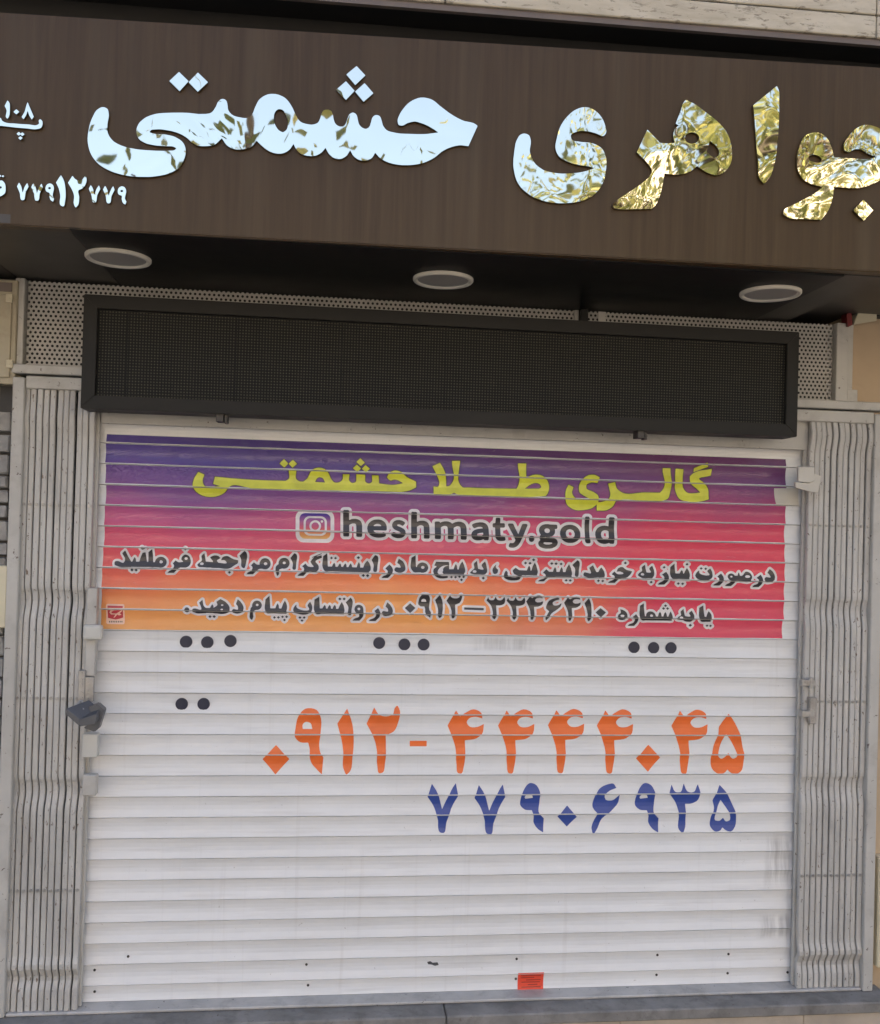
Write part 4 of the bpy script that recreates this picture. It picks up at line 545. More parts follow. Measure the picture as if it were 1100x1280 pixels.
-5,20,-1,15,1,18,13,53,5,13,3,11,3557,7052,-14,-1,-9,-8,-1,-10,6,-9,14,-4,8,2,9,6,2,8,-2,8,-4,4,2,71,4609,7156,2,-2,1,-7,11,-8,8,-12,4,-19,-1,-24,-6,-22,-6,-16,-7,-12,
-23,-25,-18,18,-15,20,-7,16,-10,30,-3,2,-33,-1,-3,-2,-2,-36,-8,-20,-6,-11,-8,11,-9,17,-10,36,-4,3,-45,-1,-9,-2,-5,-26,-10,-17,-4,-4,-15,20,-11,25,-3,2,-18,0,-3,-2,-1,-16,
-2,-12,-13,-17,-15,17,-14,28,-21,-2,-4,-26,-12,-17,-14,14,-15,28,-20,1,-8,-3,-2,-21,-2,-9,-12,-17,-7,6,-9,13,-13,28,-48,-1,-3,-3,-7,-155,-1,-5,-3,0,-47,34,-3,36,-7,50,-1,
19,1,20,5,21,9,18,11,16,13,10,15,3,20,-1,4,-3,12,0,2,21,4698,7150,6,-3,6,-6,6,-24,4,-54,9,-51,1,-30,-3,-16,-6,-12,-10,-9,-20,-6,-4,2,-41,58,21,47,4,16,0,19,-6,40,2,16,2,
5,7,5,11,3,2,19,3683,7122,9,-4,4,-4,4,-13,3,-68,8,-47,3,-27,-2,-13,-8,-17,-6,-6,-19,-8,-50,61,19,36,11,26,1,21,-5,39,2,13,2,5,5,4,2,5,4194,6993,19,-16,-20,-17,-18,17,13,
13,2,6,4146,6991,17,-15,-19,-18,-17,15,-2,3,16,15,2,7,4481,6990,20,-18,-14,-14,-8,-5,-18,16,-2,3,14,13,1,19,4849,7225,42,-42,15,-27,6,-22,0,-17,-10,-24,-12,-17,-22,-20,
-51,50,22,21,6,10,1,9,-1,10,-7,18,-11,12,-39,17,-6,5,-12,15,3,2,2,30,5007,7160,12,-3,22,-9,11,-7,9,-9,5,-10,3,-15,-2,-25,-9,-30,-18,-30,-18,-16,-35,-22,-3,3,-17,49,29,24,
11,19,3,12,-3,4,-4,1,-12,0,-25,-5,-17,1,-6,3,-6,8,-5,10,-3,11,3,8,6,7,18,12,22,8,1,39,5286,7160,11,-2,16,-5,16,-9,14,-15,9,-20,2,-10,-2,-16,-4,-11,-8,-14,-13,-13,-25,-11,
-23,-3,-12,2,-16,5,-17,10,-16,19,-7,20,-3,2,-5,-3,-2,-3,-1,-16,-4,-124,0,-2,-3,1,-46,27,-4,5,-1,19,-9,76,1,20,4,17,6,13,14,19,8,9,11,6,12,3,34,-2,30,0,15,5,3,14,5292,
7111,-11,0,-5,-1,-9,-8,-3,-10,3,-7,6,-6,8,-3,11,0,9,4,4,4,2,7,0,7,-5,8,1,5,5772,7265,17,-17,-20,-16,-18,16,16,16,2,74,5543,7232,53,-8,2,-23,-12,-2,-54,2,-21,-4,-15,-8,
-19,-19,-7,-12,0,-14,4,-12,6,-11,17,-21,26,-18,26,-11,28,-3,15,0,4,3,-3,2,-17,4,-12,5,-10,9,-15,20,1,27,-13,14,12,12,1,9,2,2,224,6,35,0,1,-13,11,-17,3,-12,0,-17,-4,-23,
-11,-40,-19,-39,-3,0,-9,13,-20,34,-5,12,-9,38,-3,2,-14,-2,-2,-1,-2,-35,-4,-12,-10,-18,-6,6,-12,22,-12,36,-48,1,-6,-1,-2,-3,0,-44,3,-5,-4,-36,-12,-2,-150,-2,-21,45,1,2,22,
7,3,2,0,4,-3,6,-27,19,-7,10,-4,18,0,15,7,23,15,23,11,11,17,10,38,13,3,6,5605,7072,-7,0,-2,-3,2,-2,6,0,2,2,2,6,5694,7231,19,-17,-12,-11,-8,-5,-18,16,12,12,2,6,5646,7229,
17,-17,-19,-16,-13,10,-6,7,14,13,2,6,5796,7227,18,-16,-12,-12,-8,-5,-18,17,12,11,2,6,5744,7225,17,-14,1,-3,-19,-16,-19,16,18,17,1,4,6042,7245,20,-19,-21,-19,-21,19,2,40,
6048,7183,15,-6,19,-16,6,-12,3,-12,0,-15,-7,-50,-17,-53,-3,0,-24,22,-12,13,-4,8,-1,6,2,9,15,24,5,13,-2,5,-4,2,-16,0,-41,-9,-3,-3,-15,-96,-2,-1,-3,1,-26,24,-8,12,-1,9,7,
34,0,7,-3,9,-7,9,-24,18,-18,18,-5,9,9,6,31,10,15,3,15,1,64,-1,16,3,3,13,5935,7159,-13,-1,-11,-7,-2,-4,0,-6,4,-7,9,-5,15,-1,11,4,6,5,2,6,-2,8,-8,6,1,18,6193,7173,9,-2,13,
-8,8,-15,4,-14,-1,-13,-20,-20,-7,-13,1,-12,9,-18,-18,11,-14,14,-15,26,-6,19,2,18,5,13,6,10,9,5,1,7,7131,7272,16,-13,1,-3,-19,-16,-16,13,-3,4,14,12,2,5,7078,7271,19,-17,
-14,-13,-6,-3,-19,16,2,51,6798,7268,45,-42,16,-9,18,-4,57,1,4,-6,4,0,200,4,1,-19,5,-11,3,-14,-1,-21,-10,-46,-22,-47,-4,2,-22,36,-12,24,-10,32,-4,3,-24,-1,-3,-2,-2,-32,-7,
-18,-7,-9,-13,18,-14,39,-4,3,-30,0,-4,-2,-3,-33,-5,-12,-9,-13,-12,17,-9,18,-5,19,-4,4,-45,-1,-10,-7,-23,-23,-5,2,-41,40,22,15,9,10,1,18,-8,20,-7,7,-10,5,-45,15,-12,8,-10,
11,2,2,2,69,6431,7257,23,-2,19,-4,14,-5,10,-6,9,-12,8,-27,8,-8,7,-3,13,0,30,4,6,-3,48,0,40,2,3,1,8,-1,35,0,1,-17,7,-12,2,-8,2,-10,-2,-15,-14,-57,-19,-40,-1,-1,-3,3,-25,
46,-14,46,-3,4,-7,0,-3,-1,-1,-24,-2,-14,-13,-23,-15,22,-14,37,-2,2,-88,-3,-16,-7,-34,-25,-22,18,-14,15,-2,10,4,14,9,16,8,9,50,23,1,6,-10,6,-26,4,-37,0,-21,-4,-29,-10,-10,
-7,-5,-8,0,-14,2,-11,-1,-11,-14,-16,-5,-3,-3,0,-19,31,-5,14,-4,18,0,11,6,12,20,16,33,16,34,6,2,20,7213,7210,8,-3,4,-5,6,-14,4,-20,4,-42,11,-63,0,-22,-5,-18,-8,-10,-16,
-10,-5,2,-59,58,30,38,5,16,0,17,-8,50,3,15,6,7,15,4,2,7,7018,7066,16,-14,2,-3,-19,-16,-16,13,-3,5,15,13,2,7,6954,7065,17,-14,4,-5,-22,-18,-16,13,-4,6,14,13,2,5,6902,7062,
20,-18,-21,-18,-22,18,19,18,2,6,6628,7059,20,-18,-7,-8,-14,-11,-21,19,20,18,2,4,6572,7057,21,-19,-21,-18,-21,18,2,7,6672,7017,19,-16,1,-3,-14,-13,-7,-5,-14,11,-7,8,1,40,
7686,7287,45,-48,16,-10,17,-4,45,1,20,-6,18,-10,32,-27,16,-21,10,-21,-66,-16,-18,-10,-27,-22,-11,-5,-20,1,-25,11,-10,9,-6,9,-12,28,46,-1,7,2,26,12,4,5,0,6,-7,5,-22,4,-27,
0,-16,-3,-13,-6,-25,-26,-37,34,28,17,7,8,1,14,-7,21,-9,9,-38,16,-15,11,-11,12,2,1,2,5,7537,7279,18,-17,-19,-17,-20,17,18,17,2,6,7483,7276,17,-17,-12,-11,-7,-5,-19,16,16,
16,2,36,7393,7222,41,-4,22,-1,6,-2,16,0,6,4,68,-2,8,-24,0,-17,-3,-17,-6,-22,-5,-10,-24,-34,-11,10,-13,15,-17,32,-20,1,-6,-5,-37,-77,-1,-2,-3,0,-45,31,18,49,2,10,-3,8,-8,
4,-10,-2,-49,-13,-11,0,-7,4,-6,11,-4,17,3,7,8,8,44,19,16,2,2,7,7821,7054,15,-13,2,-4,-19,-16,-13,10,-6,7,15,14,1,7,8142,7292,14,-11,4,-5,-19,-16,-15,11,-4,6,13,12,2,40,
8142,7230,11,-6,14,-16,9,-16,5,-23,0,-27,-4,-20,-20,-49,-3,0,-24,20,-10,15,2,9,16,27,2,7,-2,4,-7,3,-12,2,-32,-4,-4,-5,-16,-84,-1,-6,-2,-1,-25,18,-8,8,-3,6,-2,7,5,30,-4,
10,-8,7,-18,9,-10,8,-16,19,-1,10,9,10,14,10,21,11,14,4,30,3,45,-2,16,2,3,11,8038,7194,-16,-1,-8,-5,-4,-9,6,-10,10,-5,11,0,13,7,4,7,-3,9,-4,4,1,7,8537,7314,16,-14,2,-3,
-19,-16,-13,9,-6,8,16,15,2,6,8482,7312,18,-16,-7,-8,-12,-10,-18,15,-1,3,2,20,8307,7308,30,-31,11,-15,8,-19,3,-15,0,-26,-3,-11,-8,-17,-17,-27,-55,35,20,21,5,9,1,16,-5,20,
-5,9,-6,6,-40,21,-6,5,-10,18,3,2,2,35,8613,7240,2,-2,0,-17,7,-14,3,-14,-1,-25,-8,-29,-23,-37,-3,0,-18,29,-20,39,-6,0,-3,-2,-3,-24,-13,-19,-15,17,-14,26,-40,1,-11,-2,-2,
-3,-11,-118,-2,-1,-9,8,-39,36,-6,65,0,24,2,15,5,14,9,17,8,9,15,6,60,-3,91,3,5,1,6,-1,2,6,8307,7108,18,-16,-13,-13,-6,-4,-19,17,15,14,2,5,8591,7071,18,-17,-6,-6,-14,-11,
-19,17,1,21,9488,7340,27,-28,10,-14,7,-19,3,-13,1,-23,-3,-16,-15,-33,-6,-10,-54,38,2,4,16,13,7,13,0,15,-8,22,-9,11,-32,12,-9,5,-7,9,-7,12,3,2,2,50,9142,7327,37,-35,11,
-16,4,-18,67,1,72,13,11,0,18,-4,11,-6,10,0,1,-13,12,-17,6,-19,-1,-15,-10,-22,-10,-13,-19,-11,-18,-6,-13,0,-9,3,-7,7,-18,26,-10,10,-16,7,-20,-3,-4,-25,-8,-15,-2,2,-8,14,
-7,22,-4,3,-31,-1,-15,-18,-19,-9,-10,-1,-10,1,-20,9,-13,15,-4,13,1,15,5,12,8,11,12,8,16,5,2,5,-8,11,-10,10,-33,17,-10,8,-14,19,3,14,9359,7223,-23,1,-8,-2,-12,-6,-3,-7,0,
-3,3,-6,5,-3,13,-6,22,0,11,3,11,9,0,9,-6,6,3,10,9146,7219,-10,-1,-7,-6,0,-9,8,-6,12,0,7,5,1,5,-1,6,-4,4,2,19,8997,7321,28,-30,10,-14,6,-16,4,-20,0,-17,-4,-16,-6,-12,-18,
-26,-51,36,16,17,5,11,-1,20,-6,17,-11,10,-32,17,-9,8,-8,13,3,2,2,28,9608,7278,16,-2,27,-8,20,-11,5,-5,6,-11,7,-28,0,-12,-4,-18,-15,-31,-16,-17,-28,-21,-29,48,15,12,11,14,
9,20,0,8,-4,4,-10,0,-26,-6,-14,-1,-9,4,-10,10,-7,15,6,17,6,10,7,4,16,6,2,36,8816,7258,23,-3,22,-8,17,-9,13,-8,8,-9,7,-12,4,-21,-3,-31,-5,-18,-18,-32,-30,19,-5,6,-4,7,4,
10,18,22,4,8,-2,8,-10,5,-27,2,-23,-3,-26,-6,-19,-8,-11,-7,-6,-9,-3,-31,-21,14,-10,10,-16,24,-6,16,2,10,7,17,11,11,31,15,25,8,26,4,2,6,8827,7127,18,-16,-12,-12,-7,-5,-19,
17,16,15,2,7,8771,7122,15,-12,2,-4,-19,-16,-12,9,-7,8,18,15,1,160,9491,7367,10,-3,8,-6,29,-31,18,-27,5,-1,25,7,17,0,45,-8,15,-5,23,-12,11,-12,8,-12,7,-20,4,-28,-3,-23,-6,
-22,-11,-22,-11,-15,-22,-20,-22,-18,-9,-4,-15,1,-7,3,-6,6,-34,58,-1,14,5,14,0,3,-21,9,-5,-2,-12,-23,-5,-6,-9,-5,-11,-1,-15,6,-60,41,-4,1,-3,-3,-5,-19,-9,-20,-17,-21,-10,
-7,-21,-10,-16,-4,-15,-1,-18,2,-12,6,-13,12,-14,19,-3,3,-4,-3,-15,-26,-6,-5,-8,-2,-11,1,-10,6,-21,32,-4,-1,-19,-14,-15,-6,-21,-3,-21,4,-18,8,-12,9,-11,12,-12,23,-4,-3,
-27,-43,-9,-6,-10,-3,-7,1,-8,3,-60,43,-4,1,-5,-40,-4,-15,-14,-28,-10,-18,-5,-5,-8,-3,-10,-2,-22,7,-20,-15,-13,-4,-11,2,-18,8,-20,-13,-13,-2,-14,6,-25,22,-4,8,-4,15,-16,
14,-17,18,-14,22,-6,17,-2,15,4,19,11,22,13,13,14,9,28,13,22,6,26,5,26,1,20,-2,21,-4,23,-8,21,-11,15,-10,14,-14,11,-21,4,-2,21,24,2,6,-2,8,-6,7,-25,12,-14,11,-17,24,-6,13,
1,12,6,10,9,5,12,3,84,-1,11,-5,14,-14,5,-2,8,19,7,5,7,3,17,1,77,-1,11,-6,27,-23,15,-16,12,-18,5,-4,40,0,48,9,32,4,26,-4,32,-9,10,-9,7,-21,12,-21,3,-3,26,24,1,5,-1,6,-6,9,
-32,13,-16,13,-17,30,-2,10,3,10,8,10,15,4,3,8,9070,7279,-3,1,-2,-3,6,-28,3,-4,15,17,1,5,-3,4,3,9,8822,7163,-9,1,-20,-6,-10,-4,-2,-3,10,-9,6,-1,24,16,2,4,2,100,8542,7342,
7,-3,11,-8,15,-14,6,-9,2,-9,-1,-8,-10,-17,1,-3,11,-4,28,0,12,-2,10,-5,6,-11,3,-21,7,-20,2,-27,-4,-29,-4,-15,-9,-21,-17,-28,2,-6,13,-13,4,-10,0,-13,-7,-12,-22,-18,-10,-6,
-12,-1,-12,4,-25,22,-6,13,0,10,2,9,19,21,-1,5,-7,11,-3,2,-4,1,-10,-8,-8,-3,-15,3,-8,5,-14,15,-12,19,-5,3,-4,-2,-3,-5,-10,-102,-7,-11,-10,-6,-12,-1,-12,5,-48,44,-15,20,
-30,-28,-9,-6,-8,-2,-10,1,-8,4,-27,22,-6,13,1,15,5,7,26,23,2,4,-4,5,-34,23,-5,9,-2,11,5,13,21,22,1,10,-7,13,-35,18,-17,17,-11,19,-4,10,1,12,6,10,9,6,13,2,74,0,15,-3,10,
-7,32,-33,11,-15,10,-20,3,-2,24,9,38,2,0,4,-11,16,0,16,8,13,25,21,9,3,10,-1,20,-10,20,12,3,6,8352,7122,-5,0,-4,-5,2,-5,8,-7,2,9,2,51,8147,7321,10,-5,17,-14,9,-10,5,-10,1,
-9,-2,-7,-4,-7,-9,-8,-2,-5,20,-27,9,-17,4,-13,4,-21,0,-24,-7,-33,-22,-54,-4,-7,-7,-5,-12,-3,-13,3,-40,36,-3,1,-4,-5,-6,-28,-5,-10,-13,-7,-15,0,-32,21,-18,18,-6,12,-3,13,
2,26,-3,4,-24,14,-18,21,-9,18,-1,10,2,10,6,13,14,14,19,12,22,11,32,7,53,2,2,3,-3,10,0,8,6,14,29,25,9,3,2,205,7687,7314,10,-2,7,-5,35,-38,17,-13,12,-3,38,1,15,-2,20,-8,24,
-13,23,-19,14,-14,14,-18,17,-31,2,-8,-1,-9,-4,-8,-6,-5,-11,-5,-61,-14,-11,-6,-10,-7,-1,-4,1,-2,31,-28,4,-9,0,-10,-3,-11,-11,-11,-19,-16,-12,-4,-9,1,-9,5,-27,24,-5,15,1,9,
4,10,0,2,-30,8,-24,12,-16,15,-14,20,-15,3,-8,4,-46,42,-7,14,3,15,8,9,23,13,2,4,0,4,-6,5,-34,15,-25,18,-3,-2,-10,-19,10,-30,3,-17,-1,-25,-7,-30,-5,-13,-11,-21,-22,-30,-10,
-7,-14,-1,-11,4,-33,37,-4,1,-5,-5,-28,-55,-13,-8,-15,1,-54,35,-9,9,-3,8,-1,8,9,27,-1,5,-5,0,-28,-5,-20,3,-16,10,-14,26,-2,-9,1,-19,12,-74,-1,-32,-6,-18,-10,-16,-12,-10,
-17,-10,-15,-2,-14,6,-58,54,-3,0,-9,-8,-10,-3,-11,0,-9,4,-8,9,-31,50,-4,3,-5,-4,-3,-9,12,-19,1,-9,-2,-8,-7,-12,-26,-21,-8,-3,-10,1,-23,12,-20,-14,-9,-4,-13,1,-18,9,-19,
-11,-15,-1,-12,6,-24,22,-6,8,-2,10,2,10,7,10,24,21,19,9,-1,5,-7,17,-6,3,-14,-2,-26,-24,-10,-5,-13,0,-12,7,-47,44,-7,13,0,11,3,9,6,8,21,13,1,5,-2,5,-6,5,-38,12,-18,10,-27,
24,-4,8,-1,7,1,9,3,8,6,5,8,4,14,1,71,0,10,-2,7,-4,39,-37,10,-7,10,-5,13,-1,48,1,24,-5,68,2,6,3,-2,17,4,11,29,26,9,4,10,0,21,-9,18,10,12,1,14,-7,20,-17,7,-10,2,-15,-3,-9,
-7,-11,2,-6,4,-1,15,8,20,4,22,-4,9,-5,9,-10,15,-30,10,21,9,10,25,14,23,10,35,7,68,-3,2,4,0,16,4,9,24,21,11,6,15,0,19,-9,19,12,13,1,9,-3,19,-12,10,15,14,7,3,7,6983,7098,
-5,-1,-4,-10,4,-6,6,-3,5,3,1,3,2,68,5777,7292,12,-6,23,-20,4,-8,4,-14,17,-17,6,-14,-2,-12,-10,-14,-2,-5,11,-24,3,-16,1,-20,-4,-25,-14,-50,-22,-44,-6,-9,-7,-4,-8,-1,-9,1,
-7,3,-8,8,-28,40,-4,-1,-10,-13,-8,-4,-12,-2,-10,4,-13,14,-12,22,-11,23,-4,3,-4,-4,3,-20,-5,-45,-5,-10,-10,-7,-25,-3,-144,-3,-16,3,-11,6,-26,58,-2,11,4,15,-13,25,-4,33,3,
25,8,18,14,23,18,18,17,11,18,8,24,7,22,4,29,0,49,-7,13,-2,13,-5,22,10,13,0,16,-8,16,9,12,2,8,-2,15,-8,9,17,23,20,12,6,2,83,6432,7284,45,-6,17,-6,13,-6,9,-6,9,-11,6,-11,6,
-16,4,-3,32,3,19,-3,29,0,48,4,47,-3,10,-2,7,-6,5,-9,3,-19,8,-21,2,-17,-2,-20,-13,-55,-22,-49,1,-5,6,-14,-1,-14,-6,-9,-21,-18,-15,-9,-16,1,-9,4,-13,11,-12,12,-9,12,-15,11,
-6,1,-17,-12,-15,0,-12,5,-25,22,-6,13,1,16,7,10,22,19,17,9,1,6,-5,8,-44,1,-18,-1,-8,-4,-28,-21,-11,-6,-14,-1,-12,5,-32,27,-9,11,-5,10,-2,14,1,10,4,15,9,20,-1,4,-12,-2,
-10,-5,-2,-5,1,-19,-3,-13,-7,-11,-21,-20,-10,-5,-10,-1,-10,2,-9,7,-24,40,-9,28,-2,16,0,12,3,13,7,12,13,13,11,9,42,21,44,8,2,48,6047,7272,13,-6,22,-20,6,-8,3,-7,0,-10,-10,
-20,24,-24,11,-23,3,-17,0,-15,-8,-53,-6,-23,-16,-47,-8,-7,-13,-4,-10,2,-8,4,-34,32,-14,18,-4,1,-3,-7,-6,-36,-4,-10,-4,-5,-8,-4,-16,-1,-9,5,-23,19,-19,21,-7,14,-2,15,5,38,
-23,20,-24,25,-8,15,1,17,6,11,8,6,14,7,30,9,37,6,48,0,2,3,-1,19,6,12,30,25,9,3,2,53,4851,7252,8,-2,8,-4,35,-34,13,-15,16,-26,5,0,26,12,21,4,21,0,19,-3,19,-6,22,-12,17,
-15,7,-12,6,-20,2,-26,-5,-31,-11,-29,-16,-25,-18,-19,-49,-31,-10,-3,-11,1,-9,6,-6,9,-21,61,1,12,9,15,-1,4,-22,9,-4,0,-22,-24,-17,-15,-10,-4,-12,0,-14,7,-50,49,-7,9,-2,10,
1,12,6,8,20,19,1,5,-1,8,-6,7,-34,15,-14,11,-21,27,-2,10,1,10,8,11,15,5,2,168,4602,7241,11,-6,21,-19,7,-9,3,-9,0,-9,-8,-17,5,-10,6,-2,14,10,12,5,18,2,16,-1,11,-5,8,-7,8,
-11,6,-15,3,-20,5,-54,9,-65,0,-17,-3,-20,-9,-21,-13,-14,-16,-9,-25,-7,-12,2,-10,6,-51,72,-4,0,-10,-7,-7,-3,-10,-1,-9,3,-26,28,-20,28,-4,3,-4,-4,-14,-32,2,-5,12,-12,5,-8,
1,-12,-3,-10,-13,-14,-22,-18,-14,-2,-12,4,-28,24,-7,13,-1,11,4,9,23,21,2,6,-20,46,-7,4,-6,-2,-11,-23,-11,-15,-7,-6,-9,-3,-10,0,-7,3,-18,17,-4,1,-16,-17,-10,-5,-10,0,-9,2,
-17,17,-4,2,-4,-2,-15,-16,-7,-3,-10,0,-11,4,-18,17,-5,1,-7,-9,0,-5,30,-27,4,-8,2,-9,-2,-9,-4,-7,-25,-23,-9,-5,-11,-1,-8,2,-14,7,-13,-8,-12,-2,-8,1,-14,6,-3,-4,-4,-31,-4,
-8,-8,-5,-10,-3,-11,2,-31,19,-4,-2,-6,-12,-6,-5,-9,-3,-12,1,-121,50,-16,10,-5,6,-2,8,2,21,-15,25,-3,10,0,11,7,22,-5,-1,-23,-27,-9,-4,-10,-1,-7,2,-9,5,-41,37,-7,11,-1,15,
7,12,16,13,1,5,-2,6,-8,8,-32,17,-15,11,-25,27,-5,13,1,9,4,9,5,5,8,4,18,2,65,-1,12,-1,12,-6,38,-39,15,-11,13,-1,45,8,12,1,18,-2,14,-6,11,-7,17,-16,15,-26,4,-2,16,24,11,13,
11,8,13,6,20,2,35,-3,38,1,330,10,4,3,1,16,5,10,31,27,9,3,10,0,20,-10,19,11,3,8,4129,7053,-3,-1,-2,-4,-1,-27,3,-6,18,6,4,2,-15,26,3,8,4000,7042,-14,-11,-5,-8,5,-5,15,-5,3,
1,1,5,-2,18,2,57,3474,7226,16,-9,12,-12,6,-9,6,-20,1,-34,2,-4,5,-2,9,-2,22,1,24,-3,24,-11,23,-16,4,2,4,15,6,11,9,8,11,5,20,4,14,-2,15,-7,9,-8,7,-14,4,-17,3,-66,8,-49,3,
-28,-3,-21,-4,-12,-7,-13,-11,-11,-28,-14,-9,-1,-8,1,-8,4,-7,7,-50,59,-5,0,-24,-9,-18,-3,-13,-1,-17,2,-15,5,-15,7,-25,22,-13,23,-9,33,-20,20,-8,12,-4,14,-4,33,5,36,11,41,
6,16,6,8,9,7,11,3,2,50,3163,7206,10,-3,8,-5,39,-37,31,-24,7,-2,11,1,22,6,21,3,22,-3,18,-6,12,-7,10,-7,13,-13,10,-13,6,-14,5,-15,2,-23,-3,-21,-7,-19,-10,-16,-16,-16,-20,
-12,-20,-7,-22,-3,-25,4,-24,10,-20,16,-12,16,-15,29,-7,-2,-23,-19,-9,-3,-10,1,-12,6,-41,41,-6,12,0,12,5,10,14,14,-1,9,-8,8,-32,17,-15,13,-19,27,-2,8,1,9,3,7,5,5,15,6,2,
30,6194,7201,19,-5,20,-12,7,-8,7,-14,7,-20,1,-15,-3,-15,-5,-10,-14,-15,-3,-5,14,-26,0,-15,-6,-12,-12,-6,-12,0,-8,3,-30,21,-17,14,-8,11,-9,16,-7,15,-5,16,-1,17,3,18,6,17,
9,15,8,7,11,6,13,2,2,88,2874,7201,10,-5,20,-17,8,-8,4,-8,2,-9,-2,-8,-4,-8,-11,-12,1,-5,40,-28,39,-22,5,1,8,22,10,14,13,10,17,9,13,2,16,-3,9,-5,10,-11,9,-18,7,-25,16,-95,
2,-30,-3,-25,-10,-23,-9,-11,-20,-18,-16,-7,-10,0,-7,3,-70,65,-5,7,-2,9,1,10,7,17,-1,3,-3,1,-52,-14,-42,-24,-22,-9,-21,-3,-24,3,-18,4,-26,12,-20,-14,-14,-6,-12,-4,-21,-3,
-19,0,-16,3,-27,10,-11,7,-19,16,-11,17,-4,-10,-9,-55,-9,-11,-13,-5,-10,1,-8,4,-27,20,-14,14,-7,13,-3,13,0,12,5,27,-1,5,-44,39,-10,21,0,13,5,13,7,9,15,15,15,7,20,4,90,5,
42,1,21,3,83,2,77,10,5,4,-2,11,1,9,7,11,30,25,9,3,2,62,2174,7188,9,-2,8,-4,42,-43,26,-17,9,-2,29,2,26,0,19,-4,17,-8,27,-22,11,-15,8,-15,6,-22,0,-20,-7,-39,-14,-31,-11,
-15,-16,-13,-25,-12,1,-5,22,-23,4,-7,0,-10,-2,-8,-5,-8,-21,-18,-9,-5,-12,-2,-12,3,-23,19,-8,10,-3,11,2,13,6,8,19,16,2,6,-27,16,-18,19,-13,26,-5,31,-7,0,-22,-15,-10,-4,
-14,0,-11,6,-33,39,-6,12,-1,8,2,9,14,23,-4,10,-11,11,-30,16,-12,9,-14,13,-13,17,-2,11,2,10,6,9,9,5,15,2,2,39,5287,7187,19,-3,21,-7,19,-11,17,-18,10,-17,6,-18,2,-20,-4,
-24,-9,-18,-11,-15,-15,-14,-23,-11,-15,-4,-23,-3,-23,3,-26,9,-4,0,-3,-18,-1,-57,-3,-13,-6,-9,-8,-5,-10,-2,-10,2,-58,34,-7,6,-4,8,-3,12,-10,97,2,21,4,21,11,23,13,18,17,16,
15,9,22,5,54,-3,24,5,2,104,1708,7172,10,-5,27,-24,5,-10,2,-15,5,-3,110,3,54,4,25,-3,63,5,23,-3,20,-6,20,-12,14,-14,11,-15,7,-16,4,-12,2,-19,-3,-20,-7,-20,-13,-19,-16,-15,
-20,-11,-22,-7,-21,-2,-22,3,-18,5,-26,15,-4,0,-3,-18,-5,-85,-7,-12,-11,-7,-11,0,-10,3,-54,40,-2,-3,10,-17,2,-11,-3,-12,-7,-8,-13,-5,-18,1,-14,-10,-13,-3,-13,2,-15,8,-9,8,
-7,9,-3,8,-1,10,1,9,4,9,19,19,1,5,-20,42,-12,31,-3,3,-21,-30,-8,-5,-9,-2,-9,1,-8,4,-22,26,-2,2,-4,-1,-19,-30,-35,-75,-6,-6,-7,-3,-10,-1,-9,3,-45,39,-6,8,-2,9,0,10,3,8,28,
53,2,11,-1,9,-3,2,-5,0,-31,-15,-20,-4,-23,1,-23,6,-13,11,-8,19,-2,27,5,20,7,10,11,9,16,8,37,13,42,7,75,1,3,2,2,14,6,9,24,21,10,6,16,1,17,-9,19,10,1,6,2677,7727,20,-18,
-16,-15,-7,-4,-20,19,19,17,2,7,2624,7727,14,-11,7,-8,-22,-18,-17,15,-3,4,14,13,2,56,2779,7676,33,-4,32,-12,16,-9,6,-7,5,-12,1,-26,-2,-15,-9,-19,-16,-21,-23,-23,-20,-14,
-48,-25,-50,34,12,30,-1,13,-6,6,-35,23,-3,0,-2,-3,0,-11,-3,-10,-13,-19,-15,19,-12,27,-4,2,-49,-2,-19,-16,-9,-13,-6,-16,-9,-52,-3,-3,-39,36,27,57,4,13,-2,13,-8,4,-12,-1,
-50,-15,-23,-1,-10,5,-9,12,-6,13,4,8,14,9,39,15,15,3,18,1,57,-5,26,0,5,-4,40,0,52,2,5,3,37,3,45,6,3,11,2779,7627,-11,0,-5,-1,-5,-5,0,-8,9,-5,11,0,5,1,5,5,0,5,-3,5,3,11,
2784,7573,-13,1,-7,-3,-2,-3,0,-7,5,-5,5,-2,10,0,6,3,4,4,0,6,2,25,2968,7671,33,-6,25,-13,8,-8,6,-10,5,-23,0,-17,-3,-12,-11,-25,-27,-37,-33,-29,-23,58,22,28,6,21,0,16,-4,4,
-9,2,-36,-9,-10,1,-6,2,-3,5,-7,18,2,12,16,11,29,10,2,16,2339,7655,10,-3,12,-7,7,-16,1,-11,-3,-9,-7,-10,-12,-6,-13,-2,-10,3,-11,9,-6,13,-1,12,3,9,7,9,10,6,1,6,3557,7767,
17,-16,-18,-16,-14,10,-5,7,17,15,2,34,3148,7750,5,-6,5,-10,8,-23,-5,-38,0,-19,3,-7,12,-12,23,-11,20,0,19,-6,11,-7,11,-10,10,-19,2,-18,-1,-11,-4,-10,-11,-17,-19,-13,-19,
-5,-12,0,-19,5,-13,7,-10,11,-10,18,-3,15,1,18,-14,14,-6,13,-13,88,0,19,3,11,6,10,14,11,3,11,3218,7576,-12,-1,-8,-7,-1,-10,6,-8,13,-2,8,2,6,6,1,6,-1,6,-6,5,2,6,3481,7735,
17,-17,-19,-16,-12,9,-7,8,18,16,2,5,3431,7735,17,-17,-19,-16,-18,16,17,17,2,5,3583,7727,18,-16,-19,-17,-19,17,15,14,2,5,3532,7727,17,-16,-18,-16,-19,16,17,16,2,35,3579,
